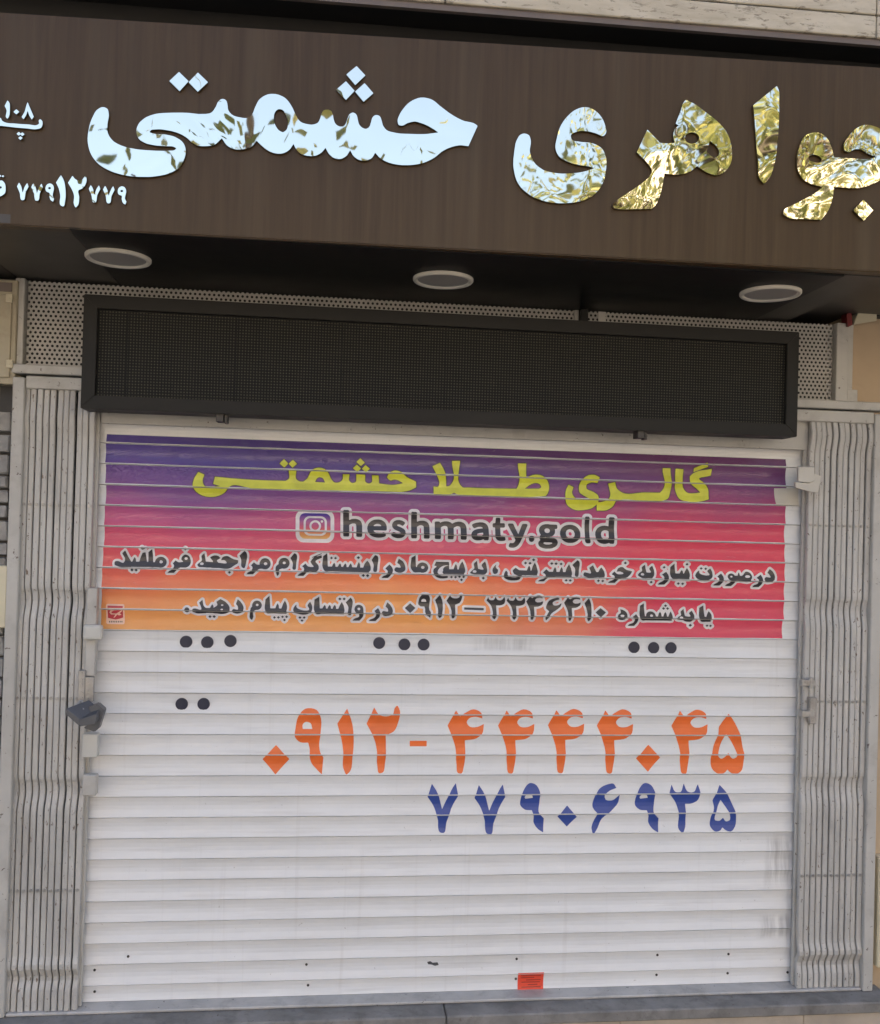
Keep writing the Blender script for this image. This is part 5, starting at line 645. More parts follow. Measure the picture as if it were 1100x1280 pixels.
7671,2,-3,0,-35,6,-21,2,-29,-7,-34,-20,-40,-4,3,-21,37,-19,54,-2,3,-14,0,-15,-3,-1,-24,-3,-12,-12,-23,-6,5,-11,19,-13,35,-49,1,-13,-2,-1,-3,-10,-152,-2,1,-15,13,-35,34,
-1,21,-7,62,0,23,4,20,5,12,11,21,8,9,15,6,40,-3,1,6,3776,7775,12,-10,6,-7,-20,-16,-18,16,15,14,2,31,4494,7760,34,-39,8,-12,6,-16,3,-22,-3,-63,-5,-17,-6,-11,-8,-7,-20,-11,
-20,-3,-20,5,-13,8,-6,6,-7,11,-5,13,-2,19,7,21,15,18,12,7,13,4,9,1,2,2,2,28,-5,9,-8,6,-40,13,-10,5,-7,6,-13,17,4,2,3,11,4491,7627,-8,0,-7,-2,-7,-9,1,-12,9,-7,14,0,7,4,3,
6,-1,12,-5,6,2,5,3803,7736,18,-15,-19,-18,-19,18,16,15,2,7,3751,7736,14,-13,2,-4,-19,-16,-18,18,13,12,5,4,2,20,4379,7692,7,-5,5,-14,4,-51,12,-65,3,-26,-1,-15,-4,-15,-11,
-18,-12,-12,-61,61,26,37,8,23,0,17,-9,53,0,10,3,9,2,3,8,6,10,2,2,35,3818,7683,21,-5,24,-11,18,-13,10,-9,6,-11,7,-28,-2,-27,-6,-21,-18,-35,-4,2,-18,21,-11,18,0,10,20,35,
-3,13,-11,6,-17,3,-40,-2,-31,-7,-30,-11,-14,-8,-10,-11,-3,-11,0,-24,-21,17,-15,25,-5,18,0,11,3,9,5,10,8,9,17,9,59,15,25,4,2,50,3976,7680,26,-3,4,-4,3,-1,287,7,1,-2,1,-20,
5,-10,3,-10,0,-18,-4,-23,-7,-29,-22,-42,-24,38,-19,44,-3,3,-23,0,-3,-2,-1,-19,-3,-10,-5,-9,-8,-8,-15,17,-12,28,-3,2,-16,-3,-3,-25,-13,-19,-3,1,-14,18,-12,25,-16,0,-3,-1,
-2,-23,-5,-10,-9,-10,-16,20,-11,22,-32,1,-1,-3,-7,-138,-3,-5,-58,37,0,20,-7,71,2,36,7,20,10,23,11,11,11,3,2,5,4303,7506,20,-19,-21,-18,-21,18,18,18,2,7,4249,7506,18,-15,
3,-4,-22,-18,-14,11,-6,8,15,14,1,17,4694,7765,44,-44,8,-15,6,-24,2,-21,-3,-14,-9,-20,-16,-27,-46,37,16,22,6,14,-1,18,-10,21,-15,14,-49,19,-18,18,3,2,2,28,4831,7701,23,-4,
22,-7,16,-9,11,-13,7,-25,0,-15,-3,-14,-5,-13,-10,-19,-17,-24,-32,-28,-5,8,-19,44,18,16,9,10,5,15,0,15,-5,5,-10,1,-34,-8,-14,1,-9,7,-9,19,0,9,4,6,15,13,22,9,1,20,7359,
7767,18,-13,9,-17,3,-38,6,-37,2,-29,0,-35,-5,-44,-9,-30,-21,-47,-6,5,-45,56,-1,4,20,56,10,48,4,32,-4,38,1,21,8,19,5,7,2,43,7129,7761,8,-8,13,-49,1,-12,-1,-88,9,-3,38,-2,
21,-6,26,-16,9,-8,5,-11,4,-24,-1,-2,-32,12,-32,2,-19,-5,-12,-10,-4,-8,0,-9,4,-7,13,-12,10,-3,17,-3,15,0,31,7,-1,-12,-4,-8,-9,-8,-15,-6,-14,-3,-18,1,-32,13,-35,19,-25,-26,
-45,67,0,4,29,59,14,36,4,22,2,45,3,24,2,30,6,7,2,42,6829,7755,27,-26,9,-13,17,-33,16,-19,19,-14,35,-20,35,-26,15,-12,10,-13,7,-18,2,-22,-25,19,-17,9,-26,4,-17,-1,-10,-3,
-8,-6,-6,-13,-1,-15,2,-4,16,-14,27,-12,40,-11,-4,-8,-9,-10,-12,-4,-10,1,-45,11,-25,10,-18,11,-12,11,-17,27,-16,41,-2,17,7,14,29,26,2,4,-35,55,-9,20,-1,18,5,16,2,47,6656,
7747,5,-2,4,-6,12,-46,3,-39,-2,-65,10,-3,38,-2,21,-6,15,-7,15,-11,8,-9,3,-9,4,-24,-1,-2,-34,13,-38,1,-18,-8,-7,-8,-4,-6,-1,-6,5,-10,9,-9,13,-6,26,-4,12,1,28,6,-1,-11,-4,
-10,-8,-6,-13,-6,-18,-4,-17,1,-30,11,-39,21,-4,-1,-17,-21,-5,-3,-46,68,26,53,17,44,6,31,0,26,5,40,0,24,2,5,6,4,2,44,6433,7747,9,-10,10,-19,5,-21,-3,-119,3,-2,31,0,25,-4,
28,-10,14,-11,6,-10,4,-12,2,-21,-2,-14,-11,-27,-2,1,-15,24,-10,10,-9,5,-7,2,-24,0,-19,-7,-10,-13,-11,-26,-4,5,-11,25,-10,12,-11,4,-32,-2,-8,-4,-7,-7,-12,-26,-18,38,2,6,
40,42,17,30,9,26,8,42,-1,20,-6,35,1,12,3,7,6,8,14,10,2,44,6183,7741,8,-7,10,-18,6,-24,-3,-120,4,-2,40,0,23,-5,21,-9,12,-9,8,-15,5,-23,-2,-20,-11,-27,-2,1,-15,24,-10,10,
-15,7,-24,0,-17,-6,-11,-10,-13,-30,-3,3,-15,31,-7,8,-10,3,-24,1,-16,-6,-8,-7,-11,-26,-3,2,-12,27,-4,12,43,47,13,19,7,17,7,24,6,35,-1,21,-6,34,1,13,4,8,8,8,11,8,2,34,5664,
7731,13,-5,5,-9,8,-44,2,-31,-2,-80,7,-4,41,-15,11,-7,9,-14,8,-16,11,-39,0,-9,-2,-9,-7,-11,-5,-5,-8,4,-6,6,-7,21,-5,6,-16,7,-15,3,-24,0,-24,-5,-12,-8,-19,-21,-4,-2,-41,67,
35,48,16,35,11,43,-1,45,5,39,5,9,2,22,5496,7727,11,-6,10,-9,8,-15,2,-19,1,-16,7,-43,2,-27,-1,-48,-6,-37,-9,-25,-23,-46,-55,61,-3,5,23,61,11,45,3,31,-3,33,0,22,3,9,10,18,
6,6,2,32,5377,7723,3,-4,7,-65,-19,-28,-5,-29,13,-96,0,-15,-4,-18,-13,-25,-5,-6,-8,-4,-29,-7,-13,0,-15,3,-13,6,-7,6,-12,12,-12,19,-9,29,-7,38,0,13,4,9,8,8,17,11,14,2,26,
-1,8,3,9,30,-1,33,5,20,5,10,13,15,3,12,5328,7523,-56,0,-3,-2,-1,-12,1,-8,7,-8,10,-6,10,-2,13,3,8,4,6,6,7,21,2,8,7509,7715,66,-58,-3,-4,-61,-52,-66,55,15,16,41,38,6,5,2,6,
5126,7663,67,-61,-7,-9,-58,-51,-60,52,-7,8,2,9,6046,7629,2,-5,-1,-22,-1,-2,-230,-7,-12,0,-1,1,0,24,1,3,1,19,7931,7826,20,-22,14,-17,8,-19,7,-22,0,-18,-3,-9,-26,-43,-44,
36,18,14,11,13,0,15,-9,23,-7,7,-9,6,-42,14,-8,7,-9,13,4,2,2,55,8397,7759,2,-2,0,-16,7,-18,0,-19,-9,-38,-11,-23,-16,24,-17,36,-4,3,-12,0,-3,-2,-2,-30,-6,-13,-8,-11,-16,22,
-14,33,-17,0,-3,-2,-2,-31,-4,-10,-10,-14,-17,21,-13,35,-15,1,-12,-3,0,-11,-3,-10,-4,-9,-8,-11,-19,-13,-18,-5,-20,0,-12,4,-15,7,-11,12,-5,7,-5,13,-2,15,-10,1,-3,-1,-1,-5,
-8,-152,-3,0,-44,29,-4,44,-7,47,0,33,4,17,10,19,14,18,8,5,14,3,19,-2,7,-2,3,12,8150,7709,-14,1,-9,-5,-3,-6,0,-7,6,-9,8,-3,8,0,12,6,3,7,0,6,-5,7,2,22,7786,7751,26,-9,20,
-18,8,-11,2,-10,-1,-21,-5,-16,-6,-12,-16,-16,-27,-15,-29,-7,-2,3,5,30,-1,9,-6,9,-24,14,-8,18,-2,14,4,11,8,11,15,11,16,5,3,12,7789,7712,-20,0,-10,-4,-6,-9,2,-8,11,-7,7,-1,
16,1,9,4,5,6,0,7,-6,7,2,6,8351,7625,19,-18,-21,-17,-13,11,-6,7,14,13,2,6,8299,7625,17,-14,2,-4,-20,-17,-16,14,-3,4,2,5,8324,7589,19,-17,-20,-17,-20,17,15,14,1,7,8634,
7836,19,-16,2,-3,-22,-18,-14,11,-6,8,15,14,2,39,8624,7775,14,-4,15,-10,16,-19,6,-14,2,-20,-1,-17,-3,-13,-10,-21,-14,-23,-30,24,-4,6,0,7,14,25,-1,5,-6,5,-21,1,-38,-7,-4,
-7,-10,-75,-2,-3,-3,0,-21,17,-7,7,-6,9,0,11,4,17,-2,12,-8,8,-22,11,-6,4,-13,15,-5,11,11,6,20,6,45,0,8,1,6,8,33,13,3,12,8520,7734,-11,1,-10,-3,-6,-5,-1,-10,9,-8,12,-3,11,
2,8,4,4,6,-1,9,-7,5,1,7,8888,7841,14,-13,3,-4,-14,-13,-5,-2,-17,17,15,14,2,6,8844,7838,18,-15,-19,-16,-15,12,-3,4,13,12,2,26,8808,7775,5,-2,41,1,30,-1,1,-27,6,-13,3,-12,
0,-27,-4,-16,-5,-10,-23,-28,-18,29,-18,39,-3,2,-9,0,-8,-3,-10,-135,-3,-3,-48,30,0,19,-9,68,0,22,4,19,5,12,17,27,15,8,1,176,8893,7868,11,-5,22,-18,5,-7,3,-9,-1,-8,-2,-8,
-19,-20,-2,-5,3,-34,5,-17,3,-19,0,-24,-4,-21,-14,-27,-21,-27,-9,-7,-11,-2,-12,2,-8,6,-9,13,-4,1,-3,-15,-3,-46,-2,-14,-9,-12,-8,-4,-7,-1,-10,1,-10,6,-46,29,-9,8,-4,14,-2,
30,-9,64,-1,0,-10,-31,-23,-43,-6,-7,-9,-4,-10,-1,-9,3,-28,19,-15,15,-9,20,-3,1,-13,-67,-9,-10,-15,-3,-14,5,-26,20,-13,13,-10,20,-1,12,1,17,-1,3,-22,14,-24,23,-3,-3,-5,
-32,-5,-17,-15,-33,-10,-13,-4,-19,-21,-21,-5,-12,-5,-8,-30,-24,-11,-3,-11,3,-31,25,-6,8,-3,14,-18,20,-5,21,-15,9,-20,24,-3,2,-27,-23,-16,-8,-14,-4,-31,-2,-19,5,-15,6,-5,
0,-1,-5,-4,-79,-3,-13,-4,-7,-8,-6,-8,-2,-10,1,-12,5,-42,28,-11,10,-4,14,-5,45,-6,31,-19,0,-10,3,-50,41,-7,7,-3,10,2,13,6,9,21,16,1,5,-3,8,-7,5,-31,10,-18,11,-9,8,-10,15,
-5,10,-2,8,1,9,4,7,6,6,8,3,13,2,77,-1,10,-2,7,-4,24,-25,15,-19,12,-25,4,-4,20,9,20,3,49,-4,255,3,24,3,26,-2,14,-3,8,-6,5,-9,3,-17,4,-4,13,15,17,7,27,7,36,1,24,12,35,11,3,
3,-2,20,6,13,29,24,9,4,10,0,14,-7,22,-19,7,-10,2,-9,-1,-10,-4,-7,-10,-11,-1,-4,18,-19,8,-12,7,-17,7,-27,13,39,18,30,10,9,15,8,37,6,-3,18,2,11,6,9,17,15,9,6,8,3,12,0,12,
-5,16,7,2,154,3782,7802,12,-6,24,-22,8,-20,16,-15,5,-8,2,-10,-1,-13,1,-3,32,-16,28,-21,4,3,10,16,10,10,13,7,17,3,40,-2,25,-5,266,6,15,-3,14,-8,11,11,12,7,11,5,16,2,16,-2,
13,-8,11,-16,6,-21,4,-1,26,19,3,4,-4,3,-20,6,-15,8,-15,12,-15,20,-5,9,0,13,4,11,10,8,14,2,82,0,14,-1,13,-8,31,-35,13,-19,8,-17,5,-39,-2,-59,-3,-15,-6,-17,-11,-16,-15,-14,
-21,-10,-13,-4,-18,-1,-19,3,-22,9,-4,-1,-4,-39,-3,-12,-8,-15,-7,-12,-15,-14,-9,-6,-9,-1,-15,3,-19,17,-5,2,-6,-3,-20,-17,-10,-5,-15,1,-17,10,-15,-8,-8,-3,-11,1,-10,5,-27,
22,-5,8,-1,7,0,10,4,9,30,29,-3,10,-7,11,-4,4,-3,-2,-17,-18,-13,-5,-14,4,-15,14,-5,2,-14,-14,-11,-5,-9,0,-7,2,-18,15,-4,2,-17,-15,-8,-3,-10,0,-11,4,-17,15,-3,-5,-4,-82,-4,
-20,-4,-8,-8,-6,-9,-2,-10,0,-8,4,-64,40,-7,9,-4,17,-14,-6,-9,-2,-10,2,-9,7,-28,33,-11,19,-3,19,3,11,6,15,-3,5,-19,-1,-22,-4,-28,-8,-16,-8,-4,-6,0,-24,-3,-13,-7,-9,-11,-5,
-11,1,-10,4,-28,26,-11,17,-11,24,-4,22,2,22,10,21,8,10,11,10,38,15,1,4,-7,15,1,12,6,10,16,16,8,20,29,25,10,3,2,104,3563,7795,10,-5,24,-22,4,-7,3,-14,21,-20,4,-8,1,-7,-1,
-8,-3,-7,-15,-15,-3,-6,1,-37,7,-41,0,-16,-5,-31,-5,-17,-14,-27,-10,-19,-8,-7,-7,-3,-9,-1,-7,2,-8,5,-36,60,-4,-1,-12,-20,-8,-6,-12,-3,-13,3,-8,6,-11,15,-17,35,-5,3,-9,0,
-4,-3,-1,-6,-7,-118,-2,-13,-4,-9,-6,-6,-8,-4,-9,-1,-8,2,-7,5,-58,54,-5,10,-2,24,-3,3,-20,-17,-16,-9,-19,-6,-21,-2,-21,4,-20,8,-12,9,-17,18,-11,24,-4,28,-13,18,-6,17,-13,
92,1,19,5,21,9,15,17,16,14,7,16,0,11,-4,12,-13,12,-26,5,-19,0,-10,-4,-35,0,-6,3,-4,12,-7,25,-3,18,-5,16,-9,18,-14,3,3,8,20,11,23,8,10,8,8,14,8,10,2,45,2,1,2,-7,17,2,13,7,
10,23,20,9,3,10,1,21,-10,15,8,12,2,10,-2,13,-8,11,16,24,21,12,5,2,265,7367,7793,14,-6,11,-8,9,-10,7,-12,5,-15,5,-50,4,-14,4,0,3,2,63,58,9,5,11,1,14,-7,70,-61,6,-9,2,-10,
-3,-13,-10,-11,-60,-53,-15,-7,-12,0,-10,5,-60,50,-5,3,-2,0,-2,-5,-3,-57,-9,-42,-28,-68,-7,-7,-9,-4,-13,0,-12,6,-48,59,-5,4,-4,-2,-6,-8,-5,-35,-5,-11,-7,-8,-11,-8,-17,-8,
-32,-6,-28,5,-44,19,-5,-1,-11,-11,-8,-4,-10,-2,-9,2,-11,9,-37,55,-8,5,-5,-1,-3,-3,-1,-17,-7,-15,-11,-14,-12,-9,-8,-4,-17,-2,-45,8,-30,9,-30,16,-23,20,-18,22,-2,-1,-3,-15,
-7,-13,-5,-32,-8,-15,-10,-10,-15,-8,-15,-5,-17,-3,-13,-1,-20,4,-50,21,-4,-2,-11,-11,-6,-4,-9,-2,-10,1,-11,7,-18,26,-5,4,-3,-2,-8,-13,-6,-5,-9,-3,-11,1,-8,4,-6,6,-20,30,
-5,3,-6,1,-11,0,-6,-3,-19,-37,-9,-7,-10,-2,-11,2,-9,6,-17,36,-7,5,-11,0,-5,-3,-13,-29,-11,-9,-7,-2,-9,0,-16,7,-14,-11,-11,-3,-10,2,-10,6,-25,35,-7,2,-13,0,-8,-5,-11,-24,
-7,-13,-9,-5,-10,-2,-10,2,-8,5,-9,15,-10,23,-3,3,-5,1,-9,0,-5,-3,-12,-27,-8,-9,-13,-5,-13,3,-11,9,-23,54,-1,13,5,10,45,51,9,14,7,17,10,49,-7,52,5,27,7,11,12,12,12,8,12,5,
18,0,14,-8,10,-12,14,-28,6,-30,-2,-82,1,-7,34,-6,26,-9,22,-12,15,-16,3,-2,10,7,19,25,6,14,7,20,6,37,-7,53,6,26,5,10,10,10,11,9,14,7,16,1,14,-6,13,-14,15,-30,6,-30,-2,-81,
1,-7,53,-12,19,-9,16,-11,4,1,3,4,13,30,7,24,7,103,3,13,7,12,6,5,12,6,17,3,15,-2,11,-6,9,-9,7,-15,9,-34,4,-25,1,-33,0,-32,1,-4,46,-10,23,-11,17,-12,4,0,1,19,3,13,7,14,14,
15,2,5,-29,56,-4,19,0,14,4,20,8,15,10,7,13,3,10,-1,9,-4,20,-18,18,-22,19,-36,11,-14,17,-13,38,-23,40,-29,15,-14,9,-10,8,-14,3,-2,4,4,8,17,15,40,3,15,5,89,4,17,8,12,12,8,
15,4,15,0,11,-4,9,-7,7,-8,5,-13,8,-29,4,-23,3,-73,4,-3,38,-7,25,-12,14,-9,11,-11,11,-18,4,-3,4,5,11,30,10,41,4,35,-3,49,4,24,12,24,11,12,12,6,3,9,6966,7542,-18,1,-2,-2,3,
-4,20,-9,15,-4,4,2,-1,3,-8,7,2,53,4696,7792,15,-5,23,-22,23,-23,16,-26,5,0,21,9,22,4,38,-5,24,-8,21,-10,13,-10,10,-14,6,-16,4,-27,-2,-27,-6,-17,-15,-29,-16,-23,-44,-40,
-8,-3,-12,1,-8,4,-7,8,-27,63,-1,12,9,16,-2,4,-30,5,-4,-4,-19,-31,-9,-5,-12,-2,-7,2,-8,4,-47,38,-8,11,-2,13,4,13,17,25,1,6,-4,9,-4,6,-7,5,-30,11,-20,10,-14,13,-13,16,-3,
11,1,12,5,8,9,6,15,2,2,32,7787,7778,20,-4,20,-9,12,-9,17,-17,9,-15,4,-15,1,-17,-3,-19,-6,-17,-9,-18,-11,-13,-15,-12,-18,-11,-17,-7,-32,-6,-11,0,-11,5,-7,12,-2,10,4,23,-1,
7,-21,16,-12,21,-5,24,1,16,6,14,8,12,8,8,15,11,13,6,10,3,2,79,5666,7758,13,-3,15,-8,7,-8,7,-13,11,-63,0,-79,4,-5,22,-8,18,-12,13,-13,9,-15,15,-39,5,-24,-2,-20,-7,-17,-7,
-11,-11,-10,-11,-4,-11,0,-14,7,-11,10,-15,26,-13,3,-19,0,-13,-3,-8,-3,-19,-23,-7,-6,-10,-3,-10,0,-8,3,-6,6,-40,65,-6,5,-3,-2,-9,-22,-27,-54,-6,-5,-9,-2,-10,0,-7,2,-14,13,
-52,58,-5,8,-3,9,2,14,20,50,11,41,4,36,-3,54,3,15,5,12,10,17,10,10,9,5,10,2,13,-1,13,-7,13,-10,10,-12,8,-15,3,-18,2,-28,9,-55,1,-21,-1,-41,1,-4,2,-1,11,12,16,23,15,35,7,
27,-1,44,6,41,3,13,7,11,8,7,13,4,2,106,2682,7755,12,-7,25,-21,5,-10,2,-14,3,-3,47,4,41,-5,37,-14,28,-15,24,13,18,9,17,4,22,3,38,-6,15,-5,21,-10,15,-14,9,-11,7,-17,4,-23,
0,-19,-3,-18,-15,-34,-13,-20,-16,-20,-38,-34,-11,-6,-14,0,-9,5,-6,7,-26,69,1,16,5,9,10,11,0,4,-20,1,-18,3,-21,-39,-13,-16,-27,-27,-20,-13,-49,-26,-17,-4,-15,5,-53,36,-6,
10,-4,16,-17,-5,-15,2,-8,6,-12,14,-15,24,-5,2,-11,0,-13,-5,-9,-14,-5,-16,-8,-46,-4,-11,-9,-8,-14,-4,-10,2,-10,7,-36,33,-10,13,-2,9,1,10,16,36,-1,5,-35,-7,-18,0,-13,4,-20,
11,-4,-1,-16,-16,-18,-8,-20,-2,-14,3,-11,5,-12,9,-9,12,-6,14,-2,17,3,18,7,15,10,11,13,8,20,6,14,-1,15,-4,22,-13,49,23,16,5,20,4,21,1,62,-4,21,0,4,3,-2,16,3,11,34,29,8,3,
10,0,20,-10,18,9,2,54,5387,7753,11,-6,6,-11,10,-80,-2,-14,-17,-25,-4,-15,1,-18,5,-30,7,-53,0,-15,-6,-27,-14,-28,-13,-15,-14,-8,-15,-5,-25,-4,-31,3,-27,11,-21,20,-13,18,
-7,16,-6,16,-11,56,2,29,-7,-3,-53,-47,-9,-4,-10,0,-13,6,-70,62,-6,7,-2,8,0,9,6,13,68,66,7,5,8,1,11,-1,11,-6,70,-63,7,-10,3,-16,4,0,24,11,31,5,4,7,-1,28,4,20,4,13,12,20,
16,17,44,33,10,4,2,21,6056,7656,8,-4,7,-8,3,-10,1,-13,0,-20,-3,-13,-6,-9,-10,-5,-12,-1,-238,-8,-12,2,-8,4,-5,5,-4,8,-2,29,2,17,6,11,11,6,23,3,197,6,
]
SHAPES = (['sg_heshmati'] + ['sg_dot%d' % i for i in range(5)] + ['sg_ye', 'sg_her', 'sg_alef', 'sg_jo', 'sg_dot5'] + ['sm%d' % i for i in range(14)]
          + ['or%d' % i for i in range(12)] + ['bl%d' % i for i in range(8)]
          + [k + e for k in ('ye_heshmati', 'ye_dots', 'ye_tala', 'ye_gallery', 'latin') for e in ('', '_o')]
          + ['w%02d' % i for i in range(13)] + ['w_out'] + ['v%02d' % i for i in range(8)] + ['v_out'])
DATA = {}
def read_outlines():
    i = 0; names = iter(SHAPES); cur = None
    while i < len(OUTLINES):
        kind, n = OUTLINES[i], OUTLINES[i + 1]; i += 2; x = y = 0; q = []
        for j in range(n):
            x += OUTLINES[i]; y += OUTLINES[i + 1]; i += 2; q.append((x / 10, y / 10))
        if kind == 1: cur = DATA.setdefault(next(names), []); cur.append([q])
        elif kind == 2: cur.append([q])
        else: cur[-1].append(q)
read_outlines()
def loops(name): return DATA[name]

# ------------------------------------------------------------------ large structure: ground
def sheet(name, x0, x1, y0, y1, z, mat, kind='structure'):
    bm = bmesh.new(); bm.faces.new([bm.verts.new(p) for p in ((x0, y0, z), (x1, y0, z), (x1, y1, z), (x0, y1, z))])
    o = bobj(name, bm, mat); return tag(o, kind=kind)
sheet('ground', -300, 300, -300, 60, -.16, M['pave'])
sheet('road', -300, 300, -11.5, -4.6, -.145, M['asphalt'])
tag(box('pavement', -30, 30, -4.6, .25, -.14, 0, M['pave'], None, .01), kind='structure')
STEP_Z = .138
# building behind and above the shop (its bulk throws the shade that the shop front stands in)
bld = empty('building', (.4, 1, 0), 'beige building rising above the dark wooden shop sign', 'building')
box('rear_wall', -9, 10, .32, 9, 0, 12.5, M['facade_far'], bld, .01)
top_o = P(825, 25, -.62)
box('upper_wall', -9, 10, -.56, .318, 3.12, 12.5, M['facade_far'], bld, .01)
# travertine slabs on the upper wall (bottom row follows the edge seen at the top of the picture)
eA, eB = P(550, 2.5, -.62), P(1100, 47.5, -.62)
sl_ = (eB.z - eA.z) / (eB.x - eA.x)
def edge_z(x): return eA.z + sl_ * (x - eA.x)
jz = P(983, 9, -.62).z - edge_z(P(983, 9, -.62).x)          # height of the first bed joint above the edge
jx = P(1096, 30, -.62).x
def slab(x0, x1, h0, h1):
    bm = bmesh.new(); v = []
    for y in (-.62, -.565):
        for x, h in ((x0, h0), (x1, h0), (x1, h1), (x0, h1)): v.append(bm.verts.new((x, y, edge_z(x) + h)))
    for f in ((0, 1, 2, 3), (7, 6, 5, 4), (0, 4, 5, 1), (1, 5, 6, 2), (2, 6, 7, 3), (3, 7, 4, 0)): bm.faces.new([v[i] for i in f])
    bmesh.ops.bevel(bm, geom=bm.edges[:], offset=.0025, segments=1, affect='EDGES')
    return bobj('stone_slab', bm, M['trav'], bld)
for r, (h0, h1) in enumerate(((0, jz - .003), (jz + .001, jz + .30), (jz + .304, jz + .60))):
    xs = [jx - 3.6 + r * .0, jx - 1.2, jx, jx + 1.2] if r == 0 else [jx - 2.4 - 1.2, jx - 1.2, jx, jx + 1.2]
    for a, b in zip(xs, xs[1:]): slab(a + .0015, b - .0015, h0, h1)
# brown metal flashing under the slabs and near-black panels painting the recess shade
bm = bmesh.new()
v = []
for y in (-.612, -.598):
    for x in (-3.0, 4.0):
        for h in (-.017, -.001): v.append(bm.verts.new((x, y, edge_z(x) + h)))
for f in ((0, 2, 3, 1), (4, 5, 7, 6), (0, 4, 6, 2), (1, 3, 7, 5), (0, 1, 5, 4), (2, 6, 7, 3)): bm.faces.new([v[i] for i in f])
bobj('flashing', bm, M['brown_trim'], bld)
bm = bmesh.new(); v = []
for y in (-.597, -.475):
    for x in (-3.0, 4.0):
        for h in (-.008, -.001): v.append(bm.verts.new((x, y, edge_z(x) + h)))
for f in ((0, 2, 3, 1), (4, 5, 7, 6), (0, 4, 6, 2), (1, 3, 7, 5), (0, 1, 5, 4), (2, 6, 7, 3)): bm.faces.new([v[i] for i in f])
bobj('recess_shade_top', bm, M['cavity_shade'], bld)
box('recess_shade_back', -3, 4, -.50, -.47, 2.85, 3.119, M['cavity_shade'], bld, 0)

# ------------------------------------------------------------------ shop sign
SOF_Z = .7199 + 1.68
phi = radians(-1.0)
B0 = PZ(550, 312, SOF_Z); BN = Vector((sin(phi), -cos(phi), 0)); BE = Vector((cos(phi), sin(phi), 0))
sign = empty('shop_sign', (B0.x, -.55, SOF_Z), 'long dark wooden shop sign with large polished gold letters', 'sign')
def on_board(px, py, off=0.0): return PP(px, py, B0 + BN * off, BN)
bl_, br_, tl_, tr_ = on_board(0, 281), on_board(1100, 340.5), on_board(0, 15), on_board(1100, 84)
def ext(a, b, s): return a + (b - a) * s
corners = [ext(bl_, br_, -.35), ext(bl_, br_, 1.25), ext(tl_, tr_, 1.25), ext(tl_, tr_, -.35)]
bm = bmesh.new(); v = [bm.verts.new(p) for p in corners] + [bm.verts.new(p - BN * .035) for p in corners]
for f in ((0, 1, 2, 3), (7, 6, 5, 4), (0, 4, 5, 1), (1, 5, 6, 2), (2, 6, 7, 3), (3, 7, 4, 0)): bm.faces.new([v[i] for i in f])
bmesh.ops.bevel(bm, geom=bm.edges[:], offset=.003, segments=2, affect='EDGES')
bobj('board', bm, M['wood'], sign)
LEDGE = .006
def letter(name, key, thick=LEDGE, off=.003):
    front = off + thick
    bm = bmesh.new()
    for G in loops(key):
        rings = [[on_board(x, y, front) for x, y in q] for q in G]
        flat = [p for r in rings for p in r]
        fv = [bm.verts.new(p) for p in flat]; kv = [bm.verts.new(p - BN * thick) for p in flat]
        for t in tessellate_polygon(rings):
            try: f = bm.faces.new([fv[i] for i in t]); f.material_index = 0
            except ValueError: pass
        i0 = 0
        for r in rings:
            n = len(r)
            for i in range(n):
                a, b = i0 + i, i0 + (i + 1) % n
                try: f = bm.faces.new((fv[a], fv[b], kv[b], kv[a])); f.material_index = 1
                except ValueError: pass
            i0 += n
    for f in bm.faces:
        if f.material_index == 0 and f.normal.dot(BN) < 0: f.normal_flip()
    me = bpy.data.meshes.new(name); bm.to_mesh(me); bm.free(); me.materials.append(M['gold']); me.materials.append(M['letter_side'])
    return link(name, me, None, sign)
for key, nm in (('sg_heshmati', 'letter_group'), ('sg_dot0', 'letter_dot'), ('sg_dot1', 'letter_dot'), ('sg_dot2', 'letter_dot'), ('sg_dot3', 'letter_dot'), ('sg_dot4', 'letter_dot'),
                ('sg_ye', 'letter'), ('sg_her', 'letter_group'), ('sg_alef', 'letter'), ('sg_jo', 'letter_group'), ('sg_dot5', 'letter_dot')):
    letter(nm, key)
for i in range(14):
    letter({0: 'digit', 1: 'digit', 2: 'digit', 3: 'letter', 4: 'letter_dot', 5: 'letter'}.get(i, 'digit'), 'sm%d' % i, .005)

# ------------------------------------------------------------------ soffit panels and downlights
sof = empty('soffit', (.3, -.3, SOF_Z), 'black glossy soffit under the wooden sign, holding three round lamps', 'soffit')
yb, yf = .30, -.578
xa, xb, xc = PZ(107, 310, SOF_Z).x, PZ(1001, 372, SOF_Z).x, PZ(1037, 380, SOF_Z).x
box('soffit_panel', -2.2, -1.01, yf, yb, SOF_Z + .006, SOF_Z + .03, M['soffit_side'], sof)
box('soffit_panel', -1.006, xa - .002, yf, yb, SOF_Z + .004, SOF_Z + .03, M['soffit_side'], sof)
box('soffit_panel', xa + .001, xb - .001, yf, yb, SOF_Z, SOF_Z + .03, M['black'], sof)
box('soffit_panel', xb + .002, xc - .001, yf, yb, SOF_Z + .004, SOF_Z + .03, M['soffit_side'], sof)
box('soffit_panel', xc + .002, 3.0, yf, yb, SOF_Z + .030, SOF_Z + .05, M['soffit_side'], sof)
